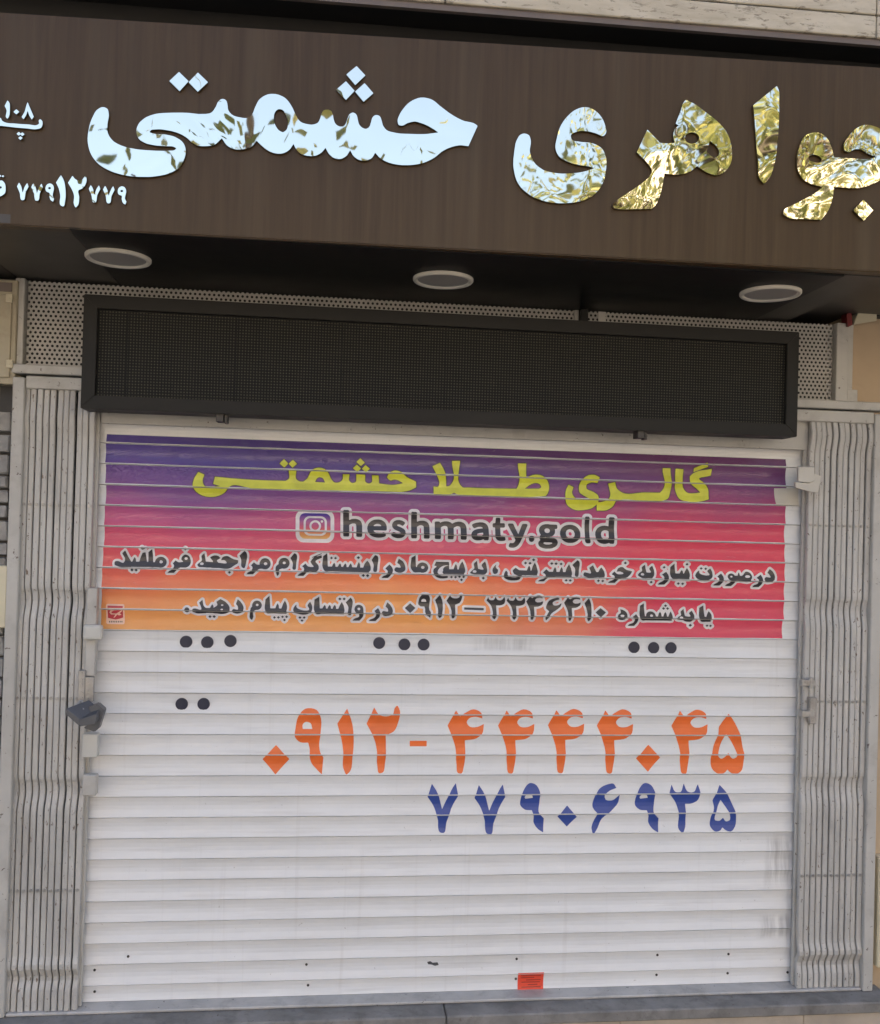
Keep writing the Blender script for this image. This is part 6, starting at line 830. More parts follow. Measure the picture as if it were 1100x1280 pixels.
for px, py, pos in ((148, 321, 'left end, above the folding gate'), (554, 348, 'middle of the soffit'), (963, 365, 'right end of the soffit')):
    c = PZ(px, py, SOF_Z)
    d = empty('downlight', (c.x, c.y, SOF_Z), 'unlit round cream downlight at the ' + pos if 'middle' not in pos else 'unlit round cream downlight in the middle of the black soffit', 'lamp', 'round downlights in the soffit')
    bm = bmesh.new(); seg = 40; prof = [(.089, 0), (.089, -.006), (.086, -.010), (.079, -.010), (.075, -.005), (.075, 0)]
    rings = [[bm.verts.new((c.x + r * cos(2 * pi * k / seg), c.y + r * sin(2 * pi * k / seg), SOF_Z - .001 + z)) for k in range(seg)] for r, z in prof]
    for A, B in zip(rings, rings[1:]):
        for k in range(seg): bm.faces.new((A[k], A[(k + 1) % seg], B[(k + 1) % seg], B[k]))
    bobj('ring', bm, M['lamp_ring'], d, True)
    bm = bmesh.new(); add_cyl(bm, (c.x, c.y, SOF_Z - .0035), .0748, .004, 'Z', 40); bobj('diffuser', bm, M['lamp_glass'], d)

# ------------------------------------------------------------------ perforated panels above the gates
def panel(x0, x1, z0, z1, y=-.02):
    bm = bmesh.new(); bm.faces.new([bm.verts.new(p) for p in ((x0, y, z0), (x1, y, z0), (x1, y, z1), (x0, y, z1))]); return bm
perf = empty('perforated_panel', (.35, -.02, 2.1), 'perforated grey metal sheet behind and around the display box', 'panel')
pl, pr_ = P(34, 400, -.02).x, P(1040, 450, -.02).x
zt, zb = SOF_Z - .002, P(70, 462, -.02).z
xm0, xm1 = P(722, 398, -.02).x, P(732, 398, -.02).x
for a, b in ((pl, xm0 - .012), (xm1 + .002, pr_)):
    bobj('sheet', panel(a, b, zb, zt), M['perf'], perf)
box('hole_shade_sheet', pl, pr_, .02, .03, zb, zt, M['cavity_shade'], perf, 0)  # near-black sheet, paints the shade seen through the holes
box('joint_strip', xm0 - .012, xm0 + .002, -.026, -.012, zb, zt, M['frame'], perf, .001)
box('post', xm0 + .003, xm1 + .001, -.05, -.012, zb, zt, M['ledframe'], perf, .001)
q = P(752, 400, -.02).x; box('joint_strip', q - .012, q + .014, -.0235, -.0205, zb, zt, M['frame'], perf, 0)

# ------------------------------------------------------------------ LED display box
led = empty('display_box', (.35, -.1, 1.98), 'wide black dot matrix display box hung over the shutter', 'display')
lx0, lx1, lz0, lz1 = P(105, 365, -.18).x, P(998, 480, -.18).x, P(550, 529, -.18).z + .002, P(550, 391, -.18).z
LY = -.18; fw_ = .040
def bar_mitre(a, b, c, d):
    """one mitred frame bar: a,b outer corners, c,d inner corners (x,z)"""
    bm = bmesh.new(); v = []
    for y in (LY, LY + .10):
        for p in (a, b, c, d): v.append(bm.verts.new((p[0], y, p[1])))
    for f in ((0, 1, 2, 3), (7, 6, 5, 4), (0, 4, 5, 1), (1, 5, 6, 2), (2, 6, 7, 3), (3, 7, 4, 0)): bm.faces.new([v[i] for i in f])
    bmesh.ops.bevel(bm, geom=bm.edges[:], offset=.0018, segments=2, affect='EDGES')
    bobj('frame_bar', bm, M['ledframe'], led)
o_ = [(lx0, lz0), (lx1, lz0), (lx1, lz1), (lx0, lz1)]
i_ = [(lx0 + fw_, lz0 + fw_), (lx1 - fw_, lz0 + fw_), (lx1 - fw_, lz1 - fw_), (lx0 + fw_, lz1 - fw_)]
for k in range(4): bar_mitre(o_[k], o_[(k + 1) % 4], i_[(k + 1) % 4], i_[k])
bobj('screen', panel(lx0 + fw_ - .002, lx1 - fw_ + .002, lz0 + fw_ - .002, lz1 - fw_ + .002, LY + .016), M['led'], led)
box('housing', lx0 + .004, lx1 - .004, LY + .09, -.055, lz0 + .004, lz1 - .004, M['ledframe'], led)
for px, py in ((278, 520), (803, 546)):
    c = P(px, py, LY + .02)
    bm = bmesh.new(); add_box(bm, c.x - .018, c.x + .004, LY + .012, LY + .06, lz0 - .022, lz0 + .002, .001); add_box(bm, c.x + .006, c.x + .016, LY + .02, LY + .05, lz0 - .026, lz0 + .001, .001)
    add_cyl(bm, (c.x + .011, LY + .018, lz0 - .015), .004, .008, 'Y', 8)
    bobj('bracket', bm, M['screw'], led)

# ------------------------------------------------------------------ steel frame round the gates
fr = empty('gate_frame', (.4, -.06, STEP_Z), 'grey painted steel frame around the shutter and folding gates', 'frame')
FY0, FY1 = -.062, -.004
fxl, fxr = P(17, 900, FY0).x, P(1086, 900, FY0).x
hz = P(70, 478, FY0).z
sill_t = STEP_Z + .010
box('post', fxl - .036, fxl, FY0, FY1, STEP_Z + .001, hz + .012, M['frame'], fr, .003)
box('post', fxr, fxr + .036, FY0, FY1, STEP_Z + .001, hz + .012, M['frame'], fr, .003)
box('header_rail', fxl + .001, lx0 + .10, FY0 + .004, FY1, hz - .021, hz + .018, M['frame'], fr, .003)
box('header_rail', lx1 - .1, fxr - .001, FY0 + .004, FY1, hz - .021, hz + .018, M['frame'], fr, .003)
box('ledge_rail', fxl - .04, lx0 + .10, FY0 - .002, FY1 + .01, hz + .024, hz + .052, M['frame'], fr, .003)
box('ledge_rail', lx1 - .1, fxr + .06, FY0 - .002, FY1 + .01, hz + .024, hz + .052, M['frame'], fr, .003)
box('sill_rail', fxl + .001, fxr - .001, FY0 + .006, FY1 + .05, STEP_Z + .0005, sill_t, M['sill'], fr, .003)
# uprights beside the perforated panel
box('upright', pl - .030, pl - .002, -.045, .02, hz + .053, SOF_Z - .001, M['frame'], fr, .002)
box('upright', pr_ + .002, pr_ + .046, -.045, .02, hz + .053, SOF_Z - .001, M['frame'], fr, .002)

# ------------------------------------------------------------------ roller shutter
PITCH_Z = .0655; Z0 = 1.68 - .36653
SX0, SX1 = P(116, 885).x - .012, P(999, 900).x + .01
PROF = [(.0003, -.0065), (.0009, -.0065), (.0015, -.0004), (.0080, -.0018), (.0170, -.0040), (.0290, -.0050), (.0420, -.0038), (.0520, -.0012), (.0580, .0006), (.0606, .0010), (.0626, .0016), (.0642, .0026), (.0647, .0004), (.0651, -.0065)]
rs = random.Random(3)
TILT = {k: (rs.uniform(-.0007, .0007), rs.uniform(-.0005, .0005)) for k in range(-13, 20)}
def prof(t):
    for (a, ya), (b, yb_) in zip(PROF, PROF[1:]):
        if t <= b: return ya + (yb_ - ya) * max(0, (t - a)) / (b - a)
    return PROF[-1][1]
def slat_y(k, t, x, layer=0.0): return -(prof(t) + TILT[k][0] + TILT[k][1] * (x - .43) + layer)
def zk(k): return Z0 - PITCH_Z * k
shutter = empty('roller_shutter', (.43, 0, STEP_Z), 'closed white slatted roller shutter filling the shop front', 'shutter')
for k in range(-12, 18):
    bm = bmesh.new(); tt = PROF if k < 17 else [p for p in PROF if p[0] < .05] + [(.0505, -.001), (.0507, -.0085)]
    rows = []
    for x in (SX0, SX1):
        front = [bm.verts.new((x, slat_y(k, t, x), zk(k) - t)) for t, _ in tt]
        rear = [bm.verts.new((x, .014, zk(k) - tt[-1][0])), bm.verts.new((x, .014, zk(k) - tt[0][0]))]
        rows.append(front + rear)
    n = len(rows[0])
    for i in range(n): bm.faces.new((rows[0][i], rows[0][(i + 1) % n], rows[1][(i + 1) % n], rows[1][i]))
    for r in rows: bm.faces.new(r)
    o = bobj('slat', bm, M['slat'], shutter, False)
# guide rails
for name, x0, x1 in (('guide_rail', P(104, 900, -.0255).x, SX0 + .012), ('guide_rail', P(997.5, 900, -.0255).x, P(1009, 900, -.0255).x)):
    bm = bmesh.new(); add_box(bm, x0, x1, -.0255, -.0125, sill_t + .001, hz - .03, .002)
    bobj(name, bm, M['frame'], shutter)
# the frame header above the first visible slat
box('top_cover', SX0 + .016, SX1 - .014, -.028, -.012, P(130, 529, -.03).z, P(130, 505, -.03).z + .06, M['frame'], shutter, .002)
# screws on the lowest slats
for px, py in ((118, 1213), (118, 1240), (383, 1206), (385, 1232), (646, 1199), (645, 1224), (822, 1194), (821, 1219), (911, 1193), (910, 1217), (985, 1216), (160, 1196)):
    q = P(px, py); k = int((Z0 - q.z) / PITCH_Z); t = Z0 - PITCH_Z * k - q.z
    if k > 17: continue
    bm = bmesh.new(); add_cyl(bm, (q.x, slat_y(k, t, q.x) - .001, q.z), .0042, .004, 'Y', 10, rim=.0012); bobj('screw', bm, M['screw'], shutter)

BREAKS = [p[0] for p in PROF if .0015 <= p[0] <= .0626]
def drape(polys, name, mat, parent, layer, t0=.0021, t1=.0606, through=False):
    """polygons traced on the shutter's plane, laid over the slats and cut at every joint"""
    bm = bmesh.new()
    for G in polys:
        rings = [[P(x, y, 0.0) for x, y in q] for q in G]; flat = [p for r in rings for p in r]
        fv = [bm.verts.new(p) for p in flat]
        for t in tessellate_polygon(rings):
            try: bm.faces.new([fv[i] for i in t])
            except ValueError: pass
    zs_ = [v.co.z for v in bm.verts]; k0 = int(math.floor((Z0 - max(zs_)) / PITCH_Z)); k1 = int(math.floor((Z0 - min(zs_)) / PITCH_Z))
    br = sorted(set(BREAKS + [t0, t1]))
    for k in range(k0, k1 + 1):
        for t in br:
            bmesh.ops.bisect_plane(bm, geom=bm.verts[:] + bm.edges[:] + bm.faces[:], plane_co=(0, 0, zk(k) - t), plane_no=(0, 0, 1), dist=1e-6)
    kill = []
    for f in bm.faces:
        t = (Z0 - f.calc_center_median().z) / PITCH_Z; t = (t - math.floor(t)) * PITCH_Z
        if t < t0 or t > t1: kill.append(f)
    bmesh.ops.delete(bm, geom=kill, context='FACES')
    kk = {}
    for f in bm.faces:
        k = int(math.floor((Z0 - f.calc_center_median().z) / PITCH_Z))
        for v in f.verts: kk[v] = k
    for v in bm.verts:
        k = kk.get(v, 0); v.co.y = slat_y(k, zk(k) - v.co.z, v.co.x, layer)
    for f in bm.faces:
        f.normal_update()
        if f.normal.y > 0: f.normal_flip()
    me = bpy.data.meshes.new(name); bm.to_mesh(me); bm.free()
    return link(name, me, mat, parent)

# ------------------------------------------------------------------ printed banner on the shutter
ban = empty('banner', (.43, -.01, P(550, 800).z), 'purple to orange printed banner with yellow and dark lettering on the shutter', 'banner')
bt, bb = P(133, 542.5).z, P(127, 787).z
for k in range(-10, 0):
    rr = random.Random(100 + k)
    t0 = .0018 if k > -10 else max(.0024, zk(k) - bt); t1 = .0626
    xl, xr_ = P(130, 660).x + rr.uniform(-.003, .003), P(981, 690).x + rr.uniform(-.003, .003)
    ts = [t0] + [t for t in BREAKS if t0 + .001 < t < t1 - .001] + [t1]
    bm = bmesh.new(); nx = 44; g = []
    ph = rr.uniform(0, 6)
    for i in range(nx + 1):
        x = xl + (xr_ - xl) * i / nx; col = []
        for j, t in enumerate(ts):
            if j == len(ts) - 1: t = t - abs(.0016 * sin(x * 2.1 + ph) + rr.uniform(-.0005, .0007))
            col.append(bm.verts.new((x, slat_y(k, t, x, .0004), zk(k) - t)))
        g.append(col)
    for A, B in zip(g, g[1:]):
        for j in range(len(ts) - 1): bm.faces.new((A[j], A[j + 1], B[j + 1], B[j]))
    bobj('print_strip', bm, M['banner'], ban, True)
for key in ('ye_heshmati', 'ye_dots', 'ye_tala', 'ye_gallery'):
    drape(loops(key + '_o'), 'lettering_edge', M['yellow_edge'], ban, .0008); drape(loops(key), 'lettering', M['yellow'], ban, .0012, .0016, .0634)
drape(loops('latin_o'), 'lettering_edge', M['white_print'], ban, .0008); drape(loops('latin'), 'lettering', M['ink'], ban, .0012, .0016, .0642)
for key in ('w_out', 'v_out'): drape(loops(key), 'lettering_edge', M['white_print'], ban, .0008, .0016, .0642)
for key in sorted(DATA):
    if key[0] in 'wv' and key[1:].isdigit(): drape(loops(key), 'lettering', M['ink'], ban, .0012, .0016, .0642)
# camera logo beside the account name
def rrect(x0, y0, x1, y1, r, sk=.0):
    out = []
    for cx, cy, a0 in ((x1 - r, y0 + r, -90), (x1 - r, y1 - r, 0), (x0 + r, y1 - r, 90), (x0 + r, y0 + r, 180)):
        for i in range(7):
            a = radians(a0 + i * 15); out.append((cx + r * cos(a), cy + r * sin(a) + .022 * (cx - x0)))
    return out
def circ(cx, cy, r, n=24): return [(cx + r * cos(2 * pi * i / n), cy + r * sin(2 * pi * i / n)) for i in range(n)]
drape([[rrect(374.0, 641.0, 413.5, 673.4, 7)]], 'logo_fill', M['logo_fill'], ban, .0007)
drape([[rrect(369.5, 636.8, 417.8, 677.8, 10), rrect(374.3, 641.2, 413.2, 673.2, 7)]], 'logo_border', M['white_print'], ban, .0009)
drape([[rrect(379.5, 645, 408.6, 669.4, 7.5), rrect(382.2, 647.4, 405.9, 667, 5.5)], [circ(394, 657.6, 7.3), circ(394, 657.6, 4.7)], [circ(402.4, 651.8, 1.6, 12)]], 'logo_camera', M['white_print'], ban, .0012)
# printer's mark in the lower left corner
drape([[rrect(132.6, 754.8, 155.6, 780, 2.2)]], 'printer_mark', M['logo_pale'], ban, .0009)
drape([[[(134.6, 757), (153.6, 757.4), (153.6, 772), (149, 773.6), (144.2, 774.6), (139, 773.6), (134.6, 772.4)]]], 'printer_mark_field', M['logo_red'], ban, .0012)
drape([[[(136.6, 765.6), (138, 763), (142, 761.4), (147.6, 761.2), (148.2, 762.6), (142.6, 763), (139.2, 764.8), (139.6, 766.6), (145, 767), (149, 764.6), (152.4, 762.4), (152.8, 763.8), (149.6, 766.4), (151.8, 768.6), (148.4, 769.4), (146.4, 768.2), (143, 772), (141.4, 772), (144.2, 768.2), (138.6, 768.2)]]], 'printer_mark_script', M['logo_pale'], ban, .0015)
drape([[[(x, 776.2), (x + 1.1, 776.2), (x + 1.1, 778.2), (x, 778.2)]] for x in (136.2, 138.4, 140.6, 142.8, 145, 147.2, 149.4, 151.6)], 'printer_mark_text', M['ink'], ban, .0012, .0016, .0642)

# ------------------------------------------------------------------ vinyl numbers and dots
num = empty('phone_number', (P(640, 965).x, -.006, P(640, 968).z), 'large orange vinyl phone number on the white shutter', 'lettering')
for i in range(12): drape(loops('or%d' % i), 'digit' if i != 4 else 'hyphen', M['orange'], num, .0006, .0021, .0628)
num2 = empty('phone_number', (P(730, 1040).x, -.006, P(730, 1040).z), 'blue vinyl phone number below the orange one', 'lettering')
for i in range(8): drape(loops('bl%d' % i), 'digit', M['blue'], num2, .0006, .0021, .0628)
DOTS = [(232.5, 802.3, 'left dot of the trio under the left end of the banner'), (259, 803, 'middle dot of the trio under the left end of the banner'), (288, 801.3, 'right dot of the trio under the left end of the banner'),
        (474, 803.8, 'left dot of the trio under the middle of the banner'), (505.5, 805.6, 'middle dot of the trio under the middle of the banner'), (529.6, 805.8, 'right dot of the trio under the middle of the banner'),
        (792.7, 809.3, 'left dot of the trio under the right part of the banner'), (817.3, 809.8, 'middle dot of the trio under the right part of the banner'), (839, 810, 'right dot of the trio under the right part of the banner'),
        (227, 880.2, 'left dot of the lone pair above the orange number'), (254.4, 880.2, 'right dot of the lone pair above the orange number')]
for x, y, lb in DOTS:
    q = P(x, y); k = int(math.floor((Z0 - q.z) / PITCH_Z)); t = zk(k) - q.z
    bm = bmesh.new(); add_cyl(bm, (q.x, slat_y(k, .03, q.x) - .0028, q.z), .0195, .005, 'Y', 28, rim=.0016)
    o = bobj('round_sticker', bm, M['navy']); tag(o, 'navy round sticker, ' + lb, 'sticker', 'navy round dots on the shutter')
    o.matrix_world = Matrix.Identity(4)
# small orange-red sticker at the foot of the shutter
st = empty('notice_sticker', (P(663, 1226).x, -.004, P(663, 1237).z), 'small orange-red notice sticker at the foot of the shutter', 'sticker')
drape([[[(647.6, 1216), (679.8, 1215), (679, 1236.6), (647, 1238)]]], 'sheet', M['sticker'], st, .0006, .0021, .064)
for i, (a, b) in enumerate(((651, 676), (651, 668), (658, 676), (652, 675), (660, 672), (652, 676))):
    y = 1219.3 + i * 2.9; drape([[[(a, y), (b, y - .6), (b, y + .4), (a, y + 1)]]], 'print_line', M['sticker_ink'], st, .0010, .0021, .064)
# dark scuffs
sc = drape([[[(534, 1203), (538, 1202), (541, 1204), (547, 1203.4), (548.6, 1207), (544, 1208), (540, 1206.6), (535.4, 1206)]]], 'paint_scuff', M['scuff'], None, .0004); tag(sc, 'small dark scuff low on the shutter left of the orange sticker', 'scuff')
# white tape patch at the banner's right edge
tp = drape([[[(967.5, 610.4), (998, 610), (998, 632), (969.6, 631.4)]]], 'tape_patch', M['paper'], None, .0016, .0021, .064); tag(tp, 'cream tape patch over the right edge of the banner', 'tape')

# ------------------------------------------------------------------ folding gates
def make_gate(name, label, xs, ytop, kinks, rivets, xref):
    g = empty(name, (sum(xs) / len(xs), GY, STEP_Z), label, 'gate', 'folding gates beside the shutter')
    zt_ = P(xref, ytop, GY).z; zb_ = sill_t + .001
    kz = [P(xref, y, GY).z for y in kinks]; rz = [P(xref, y, GY).z for y in rivets]
    rg = random.Random(len(label))
    for bi, (x, wd) in enumerate(zip(xs, [(xs[1] - xs[0]) * .82] * len(xs))):
        zs_ = sorted(set([zt_, zb_] + [min(zt_, max(zb_, z + d)) for z in kz for d in (.062, .05, .038, .028, .014, 0, -.014, -.028, -.04, -.052, -.066)]), reverse=True)
        zs_ = [z for i, z in enumerate(zs_)]
        jx_, jy_ = rg.uniform(-.0007, .0007), rg.uniform(-.003, .003); lean = rg.uniform(-.0012, .0012)
        def off(z):
            o = 0.0; sx = 0.0
            for i, c in enumerate(kz):
                d = z - c
                if abs(d) < .066:
                    w_ = .5 + .5 * cos(pi * d / .066)
                    if i == 0: o += .009 * w_
                    elif i == len(kz) - 1: o += .011 * sin(pi * d / .066) * w_ * 1.3
                    else: o -= .012 * (w_ if d < .02 else max(0, 1 - (d - .02) / .022) * .95)
                    sx += .0015 * w_
            return o, sx
        bm = bmesh.new(); rings = []
        for z in zs_:
            o, sx = off(z); cx = x + jx_ + lean * (z - zb_) + sx; y = GY + jy_ - o
            h = wd / 2; c = .0022
            rings.append([bm.verts.new(p) for p in ((cx - h, y + .016, z), (cx - h, y + c, z), (cx - h + c, y, z), (cx + h - c, y, z), (cx + h, y + c, z), (cx + h, y + .016, z))])
        for A, B in zip(rings, rings[1:]):
            for i in range(6): bm.faces.new((A[i], A[(i + 1) % 6], B[(i + 1) % 6], B[i]))
        bm.faces.new(rings[0]); bm.faces.new(rings[-1][::-1])
        for z in rz:
            nf = len(bm.faces); add_cyl(bm, (x + jx_ + lean * (z - zb_), GY + jy_ - .001, z), .0052, .009, 'Y', 9, rim=.002)
            bm.faces.ensure_lookup_table()
            for f in bm.faces[nf:]: f.material_index = 1
        o = bobj('gate_bar', bm, M['gate'], g); o.data.materials.append(M['steel'])
    return g
GY = -.046
nL = 11; x0, x1 = P(19.8, 900, GY).x, P(103.5, 900, GY).x
xsL = [x0 + (x1 - x0) * i / (nL - 1) for i in range(nL)]
gL = make_gate('folding_gate', 'grey folding gate stacked on the left, with a padlock on it', xsL, 484, (523, 752, 990, 1216), (631, 873, 1113), 66)
x0, x1 = P(1006.2, 900, GY).x, P(1079.3, 900, GY).x
xsR = [x0 + (x1 - x0) * i / (nL - 1) for i in range(nL)]
gR = make_gate('folding_gate', 'grey folding gate stacked on the right, with taped paper on it', xsR, 524, (545, 764, 985, 1197), (657, 877, 1094), 1045)
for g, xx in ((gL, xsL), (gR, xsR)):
    box('gate_gap_shade', xx[0] - .006, xx[-1] + .006, -.0118, -.0112, sill_t + .001, hz - .022, M['cavity_shade'], g, 0)  # added near-black sheet, paints the shade between the gate bars
# fittings on the left gate's lock stile
lx = xsL[-1]
def pxbox(name, pxa, pya, pxb, pyb, y0, y1, mat, parent, bev=.002):
    a, b = P(pxa, pya, y0), P(pxb, pyb, y0)
    return box(name, min(a.x, b.x), max(a.x, b.x), y0, y1, min(a.z, b.z), max(a.z, b.z), mat, parent, bev)
bm = bmesh.new(); a, b = P(103, 781, -.085), P(127, 801, -.085)
add_box(bm, a.x, b.x, -.085, -.058, b.z, a.z, .012, 3); bobj('lock_cover', bm, M['plate'], gL)
pxbox('latch_plate', 103, 918, 121, 947, -.08, -.048, M['plate'], gL, .002)
pxbox('latch_block', 103, 969, 120, 995, -.075, -.05, M['frame'], gL, .003)
bm = bmesh.new(); a, b = P(98, 838, -.07), P(105, 884, -.07); add_box(bm, a.x, b.x, -.07, -.047, b.z, a.z, .002)
for py in (842, 850, 856, 866, 873): c = P(101.5, py, -.07); add_cyl(bm, (c.x, -.071, c.z), .0052, .006, 'Y', 9, rim=.001)
bobj('hasp', bm, M['steel'], gL)
bm = bmesh.new(); a, b = P(106, 846, -.065), P(116, 878, -.065); add_box(bm, a.x, b.x, -.065, -.048, b.z, a.z, .002)
for py in (853, 864, 873): c = P(109, py, -.065); add_cyl(bm, (c.x, -.066, c.z), .0045, .006, 'Y', 9, rim=.001)
bobj('hasp', bm, M['steel'], gL)
pxbox('stile_plate', 109, 735, 118, 845, -.058, -.03, M['frame'], gL, .002)
# fittings on the right gate
for pya in (850, 889):
    bm = bmesh.new(); a, b = P(1003, pya, -.07), P(1019, pya + 8, -.07)
    add_box(bm, a.x, b.x, -.07, -.046, b.z, a.z, .003, 2); add_cyl(bm, ((a.x * .3 + b.x * .7), -.064, (a.z + b.z) / 2), .009, .036, 'Z', 12); bobj('hinge', bm, M['steel'], gR)
pxbox('lock_case', 1013, 872, 1021, 905, -.068, -.046, M['steel'], gR, .002)

# padlock: shackle and two-part shielded body
pk = empty('padlock', P(106, 914, -.12), 'dark grey block padlock hanging on the left folding gate', 'padlock')
def prism(pts, y0, y1, bev=.002):
    bm = bmesh.new(); f0 = [bm.verts.new(P(x, y, y0)) for x, y in pts]; d = Vector((0, y1 - y0, 0)); f1 = [bm.verts.new(v.co + d) for v in f0]
    bm.faces.new(f0); bm.faces.new(f1[::-1]); n = len(f0)
    for i in range(n): bm.faces.new((f0[i], f1[i], f1[(i + 1) % n], f0[(i + 1) % n]))
    if bev: bmesh.ops.bevel(bm, geom=bm.edges[:], offset=bev, segments=2, affect='EDGES')
    return bm
def slanted_block(pts_front, y_front, back_shift, depth):
    bm = bmesh.new(); f0 = [bm.verts.new(P(x, y, y_front)) for x, y in pts_front]
    f1 = [bm.verts.new(v.co + Vector((back_shift[0], depth, back_shift[1]))) for v in f0]
    bm.faces.new(f0); bm.faces.new(f1[::-1]); n = len(f0)
    for i in range(n): bm.faces.new((f0[i], f1[i], f1[(i + 1) % n], f0[(i + 1) % n]))
    bmesh.ops.bevel(bm, geom=bm.edges[:], offset=.001, segments=1, affect='EDGES'); return bm
bobj('body', slanted_block([(82.5, 885.5), (99.5, 899), (99, 908), (82, 893)], -.165, (.052, .016), .05), M['lock'], pk)
bobj('body_side', slanted_block([(99.9, 899.2), (119.5, 892.6), (121, 896), (119, 905), (99.4, 908.4)], -.164, (.004, .014), .05), M['lock'], pk)
bobj('shield', prism([(110, 884), (121, 880), (130, 888), (123, 911), (118, 915), (104, 910), (119, 901)], -.135, -.10), M['lock'], pk)
bm = bmesh.new(); c = P(99, 888, -.13)
add_tube(bm, [c + Vector((-.008, 0, -.01)), c + Vector((-.009, .01, .012)), c + Vector((-.004, .022, .024)), c + Vector((.004, .022, .024)), c + Vector((.009, .01, .012)), c + Vector((.008, 0, -.01))], .0042, 8)
bobj('shackle', bm, M['steel'], pk, True)

# folded paper taped on the right gate
pp_ = empty('taped_paper', P(1012, 616, -.09), 'folded cream paper taped to the top of the right folding gate', 'paper')
bobj('folded_sheet', slanted_block([(998, 584), (1018, 584), (1018, 601), (1012, 603.5), (998, 602)], -.098, (0, .004), .012), M['paper'], pp_)
bobj('flap', prism([(994.5, 602.5), (1012, 604.5), (1018, 592), (1026.5, 595), (1023, 615.5), (1014, 615), (994, 609)], -.092, -.080, .001), M['paper'], pp_)

# ------------------------------------------------------------------ doorstep
ds = empty('doorstep', (.4, -.1, 0), 'grey stone doorstep slab running under the shutter', 'step')
ny = -.13
for a, b in ((-2.6, -1.02), (-1.018, .385), (.388, fxr + .075)):
    box('step_slab', a, b, ny, .1, STEP_Z - .036, STEP_Z, M['step'], ds, .004)
jxx = P(1005, 1274, ny + .01).x
for i in range(-5, 2):
    a = jxx + i * .62; box('riser_tile', a + .001, a + .619, ny + .012, ny + .05, .001, STEP_Z - .0365, M['riser'], ds, .001)

# ------------------------------------------------------------------ side walls
wl_ = empty('stone_wall', (-1.3, 0, 0), 'grey split stone wall left of the folding gate', 'wall')
wx1 = fxl - .037
box('wall_core', -3.2, pl - .031, .0, .319, 0, SOF_Z + .004, M['mortar'], wl_, 0)
rw = random.Random(5)
z = .0
while z < P(5, 520, -.03).z:
    h = rw.choice((.045, .055, .065, .07)); x = pl - .032
    while x > -1.75:
        ln = rw.uniform(.16, .34); a = x - ln
        bm = bmesh.new(); o = rw.uniform(-.012, .012); t = bmesh.new()
        add_box(bm, a + .004, x - .004, -.035 + o, .0, z + .004, z + h - .004, .004)
        for v in bm.verts:
            if v.co.y < -.015: v.co.y += rw.uniform(-.005, .005); v.co.z += rw.uniform(-.003, .003)
        t.free()
        bobj('stone', bm, M['stone'], wl_); x = a
    z += h
z_s = z
box('pale_panel', -1.35, P(8, 740, -.062).x, -.062, -.05, P(5, 785, -.062).z, P(5, 707, -.062).z, M['creamlite'], wl_, .003)
# meter box
mb_ = empty('meter_box', (P(5, 480, -.10).x - .1, -.06, P(5, 480, -.10).z), 'beige metal meter box above the stone wall at the left edge', 'box')
mx1 = P(19.5, 420, -.06).x; mz0, mz1 = P(10, 480, -.06).z, P(10, 349, -.06).z
box('case', mx1 - .42, mx1, -.055, -.001, mz0, mz1, M['cream'], mb_, .003)
box('door', mx1 - .40, mx1 - .014, -.062, -.0555, mz0 + .02, P(5, 368, -.06).z, M['cream'], mb_, .002)
box('top_slot', mx1 - .40, mx1 - .016, -.060, -.0555, P(5, 364, -.06).z, mz1 - .01, M['brown_trim'], mb_, .001)
for py in (373, 455):
    c = P(12, py, -.065); bm = bmesh.new(); add_box(bm, c.x - .010, c.x + .010, -.070, -.0625, c.z - .013, c.z + .013, .002); add_cyl(bm, (c.x, -.071, c.z), .004, .004, 'Y', 8); bobj('hinge', bm, M['creamlite'], mb_)
pipe = bmesh.new(); c = P(2, 500, -.06); add_tube(pipe, [Vector((c.x - .02, -.06, mz0 - .002)), Vector((c.x - .018, -.065, c.z)), Vector((c.x - .05, -.065, c.z - .05)), Vector((c.x - .3, -.065, c.z - .06))], .014, 10)
tag(bobj('conduit_pipe', pipe, M['beige'], None, True), 'short beige conduit pipe under the meter box', 'pipe')

wr = empty('side_wall', (2.4, 0, 0), 'beige rendered wall right of the folding gate', 'wall')
box('wall_face', pr_ + .047, 3.4, -.012, .319, 0, SOF_Z + .029, M['beige'], wr, .002)
box('corner_strip', pr_ + .048, P(1064, 450, -.02).x, -.03, -.0125, hz + .054, SOF_Z - .001, M['frame'], wr, .001)
box('corner_block', pr_ + .048, P(1072, 490, -.034).x, -.034, -.0305, hz + .054, P(1064, 487, -.034).z, M['frame'], wr, .001)
box('lower_panel', P(1098.5, 1100, -.05).x, 3.2, -.05, -.013, P(1099, 1210, -.05).z, P(1099, 1072, -.05).z, M['creamlite'], wr, .004)
# small alarm box under the sign
ab = empty('alarm_box', P(1090, 405, -.05), 'small cream alarm box with dark red side under the sign', 'alarm')
bobj('case', slanted_block([(1074, 388), (1096, 387.5), (1096, 401), (1067, 406)], -.065, (0, .012), .05), M['creamlite'], ab)
bobj('lens', slanted_block([(1058.5, 393), (1064, 387), (1066, 406), (1060, 409)], -.06, (.004, .01), .045), M['red'], ab)
bm = bmesh.new(); c = P(1096, 394, -.055); add_tube(bm, [c, c + Vector((.05, .03, .012)), c + Vector((.12, .06, .02))], .0045, 7); bobj('lead', bm, M['cable'], ab, True)
# loose cable in the recess above the sign
bm = bmesh.new(); pts = [P(330, 9, -.52), P(400, 12, -.525), P(480, 18, -.53), P(560, 26, -.535), P(612, 29, -.54), P(628, 20, -.56), P(636, 6, -.60)]
pts = [pts[0] + Vector((-.5, .0, .02))] + pts
add_tube(bm, pts, .0035, 6); tag(bobj('loose_cable', bm, M['steel'], None, True), 'thin loose cable in the dark gap above the sign', 'cable')

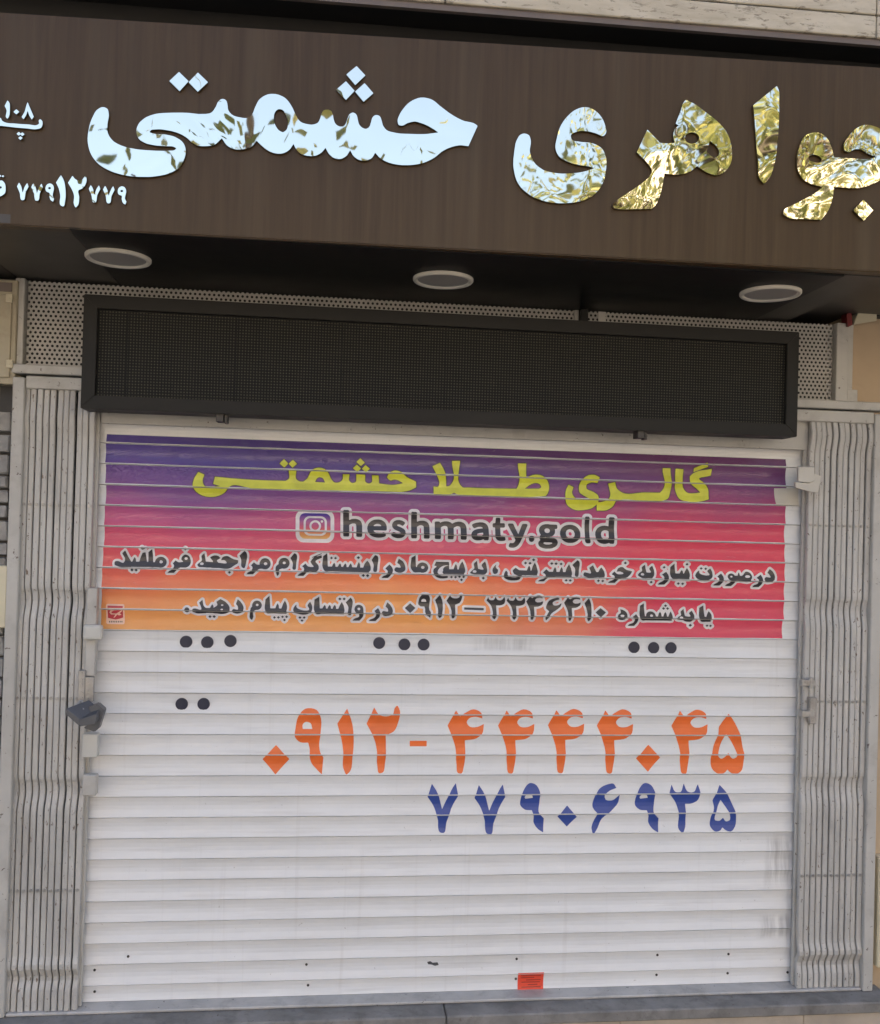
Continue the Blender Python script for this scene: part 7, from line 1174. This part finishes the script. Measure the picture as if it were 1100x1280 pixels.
# ------------------------------------------------------------------ the street behind the camera (seen in the gold letters)
rt_ = random.Random(11)
def tree(x, y, h, rad, nleaf, label, lean=0.0, sparse=False):
    t = empty('street_tree', (x, y, -.14), label, 'tree', 'trees across the street')
    bm = bmesh.new(); base = Vector((x, y, -.14)); fork = base + Vector((lean * .5, .1, h * .38))
    add_tube(bm, [base, base + Vector((.05, 0, h * .15)), fork, base + Vector((lean, 0, h * .7)), base + Vector((lean * 1.2, .1, h * .92))], .16 if not sparse else .07, 9, .03 if not sparse else .01)
    tips = []
    for i in range(11):
        a = rt_.uniform(0, 2 * pi); s = fork + (Vector((lean, 0, h * .32))) * rt_.uniform(0, .9); ln = rad * rt_.uniform(.6, 1.0)
        e = s + Vector((cos(a) * ln, sin(a) * ln, rt_.uniform(.15, .55) * ln)); mid = (s + e) / 2 + Vector((rt_.uniform(-.2, .2), rt_.uniform(-.2, .2), .25))
        add_tube(bm, [s, mid, e], .05 if not sparse else .014, 6, .012 if not sparse else .004); tips += [mid, e]
        for j in range(3):
            e2 = mid + Vector((rt_.uniform(-1, 1), rt_.uniform(-1, 1), rt_.uniform(-.2, .8))) * rad * .35
            add_tube(bm, [mid, (mid + e2) / 2 + Vector((0, 0, .06)), e2], .02 if not sparse else .006, 5, .006 if not sparse else .002); tips.append(e2)
    bobj('trunk', bm, M['bark'], t, True)
    bm = bmesh.new(); cl = [tp + Vector((rt_.gauss(0, .25), rt_.gauss(0, .25), rt_.gauss(0, .2))) for tp in tips for _ in range(2)]
    for i in range(nleaf):
        c = rt_.choice(cl); s = rad * (.16 if not sparse else .11)
        p = c + Vector((rt_.gauss(0, s), rt_.gauss(0, s), rt_.gauss(0, s * .8)))
        d = Vector((rt_.uniform(-1, 1), rt_.uniform(-1, 1), rt_.uniform(-1, .4))).normalized(); q = d.orthogonal().normalized(); q = (q + d.cross(q) * rt_.uniform(-1, 1)).normalized()
        L = rt_.uniform(.07, .13); W = L * .42
        vv = [bm.verts.new(p + o) for o in (d * -L * .5, q * W * .5, d * L * .5, q * -W * .5)]; bm.faces.new(vv)
    me = bpy.data.meshes.new('crown'); bm.to_mesh(me); bm.free(); link('crown', me, M['leaf'], t)
tree(3.9, -7.7, 8.0, 2.1, 10000, 'leafy sunlit tree mirrored in the gold letters at the right')
tree(7.0, -8.0, 8.0, 2.3, 10000, 'leafy tree beyond the right end of the sign, mirrored in its letters')
tree(-6.4, -10.2, 8.4, 2.3, 8000, 'leafy tree across the street, mirrored left of the sign')
tree(-11.2, -10.6, 8.0, 2.4, 6000, 'leafy tree across the street, far left of the shop')
tree(13.4, -10.6, 8.2, 2.4, 6000, 'leafy tree across the street, far right of the shop')
tree(-1.3, -4.4, 5.6, 1.7, 420, 'thin bare-branched pavement tree mirrored in the white letters', lean=.5, sparse=True)
for x, wd, h, lb in ((-12, 12, 8.0, 'low beige house across the street, left of the gap'), (0, 11.6, 8.2, 'low beige house straight across the street'), (13, 14, 10.6, 'taller beige house across the street behind the trees')):
    hb = empty('house', (x, -20, -.15), lb, 'building', 'houses across the street')
    box('wall', x - wd / 2, x + wd / 2, -26, -20, -.15, h, M['facade_far'], hb, .02)
    for i in range(int(wd // 2.2)):
        for j in range(int(h // 3)):
            cx = x - wd / 2 + 1.2 + i * 2.2; cz = 1.2 + j * 3
            box('window', cx - .5, cx + .5, -20.05, -19.96, cz - .6, cz + .7, M['window_far'], hb, .01)
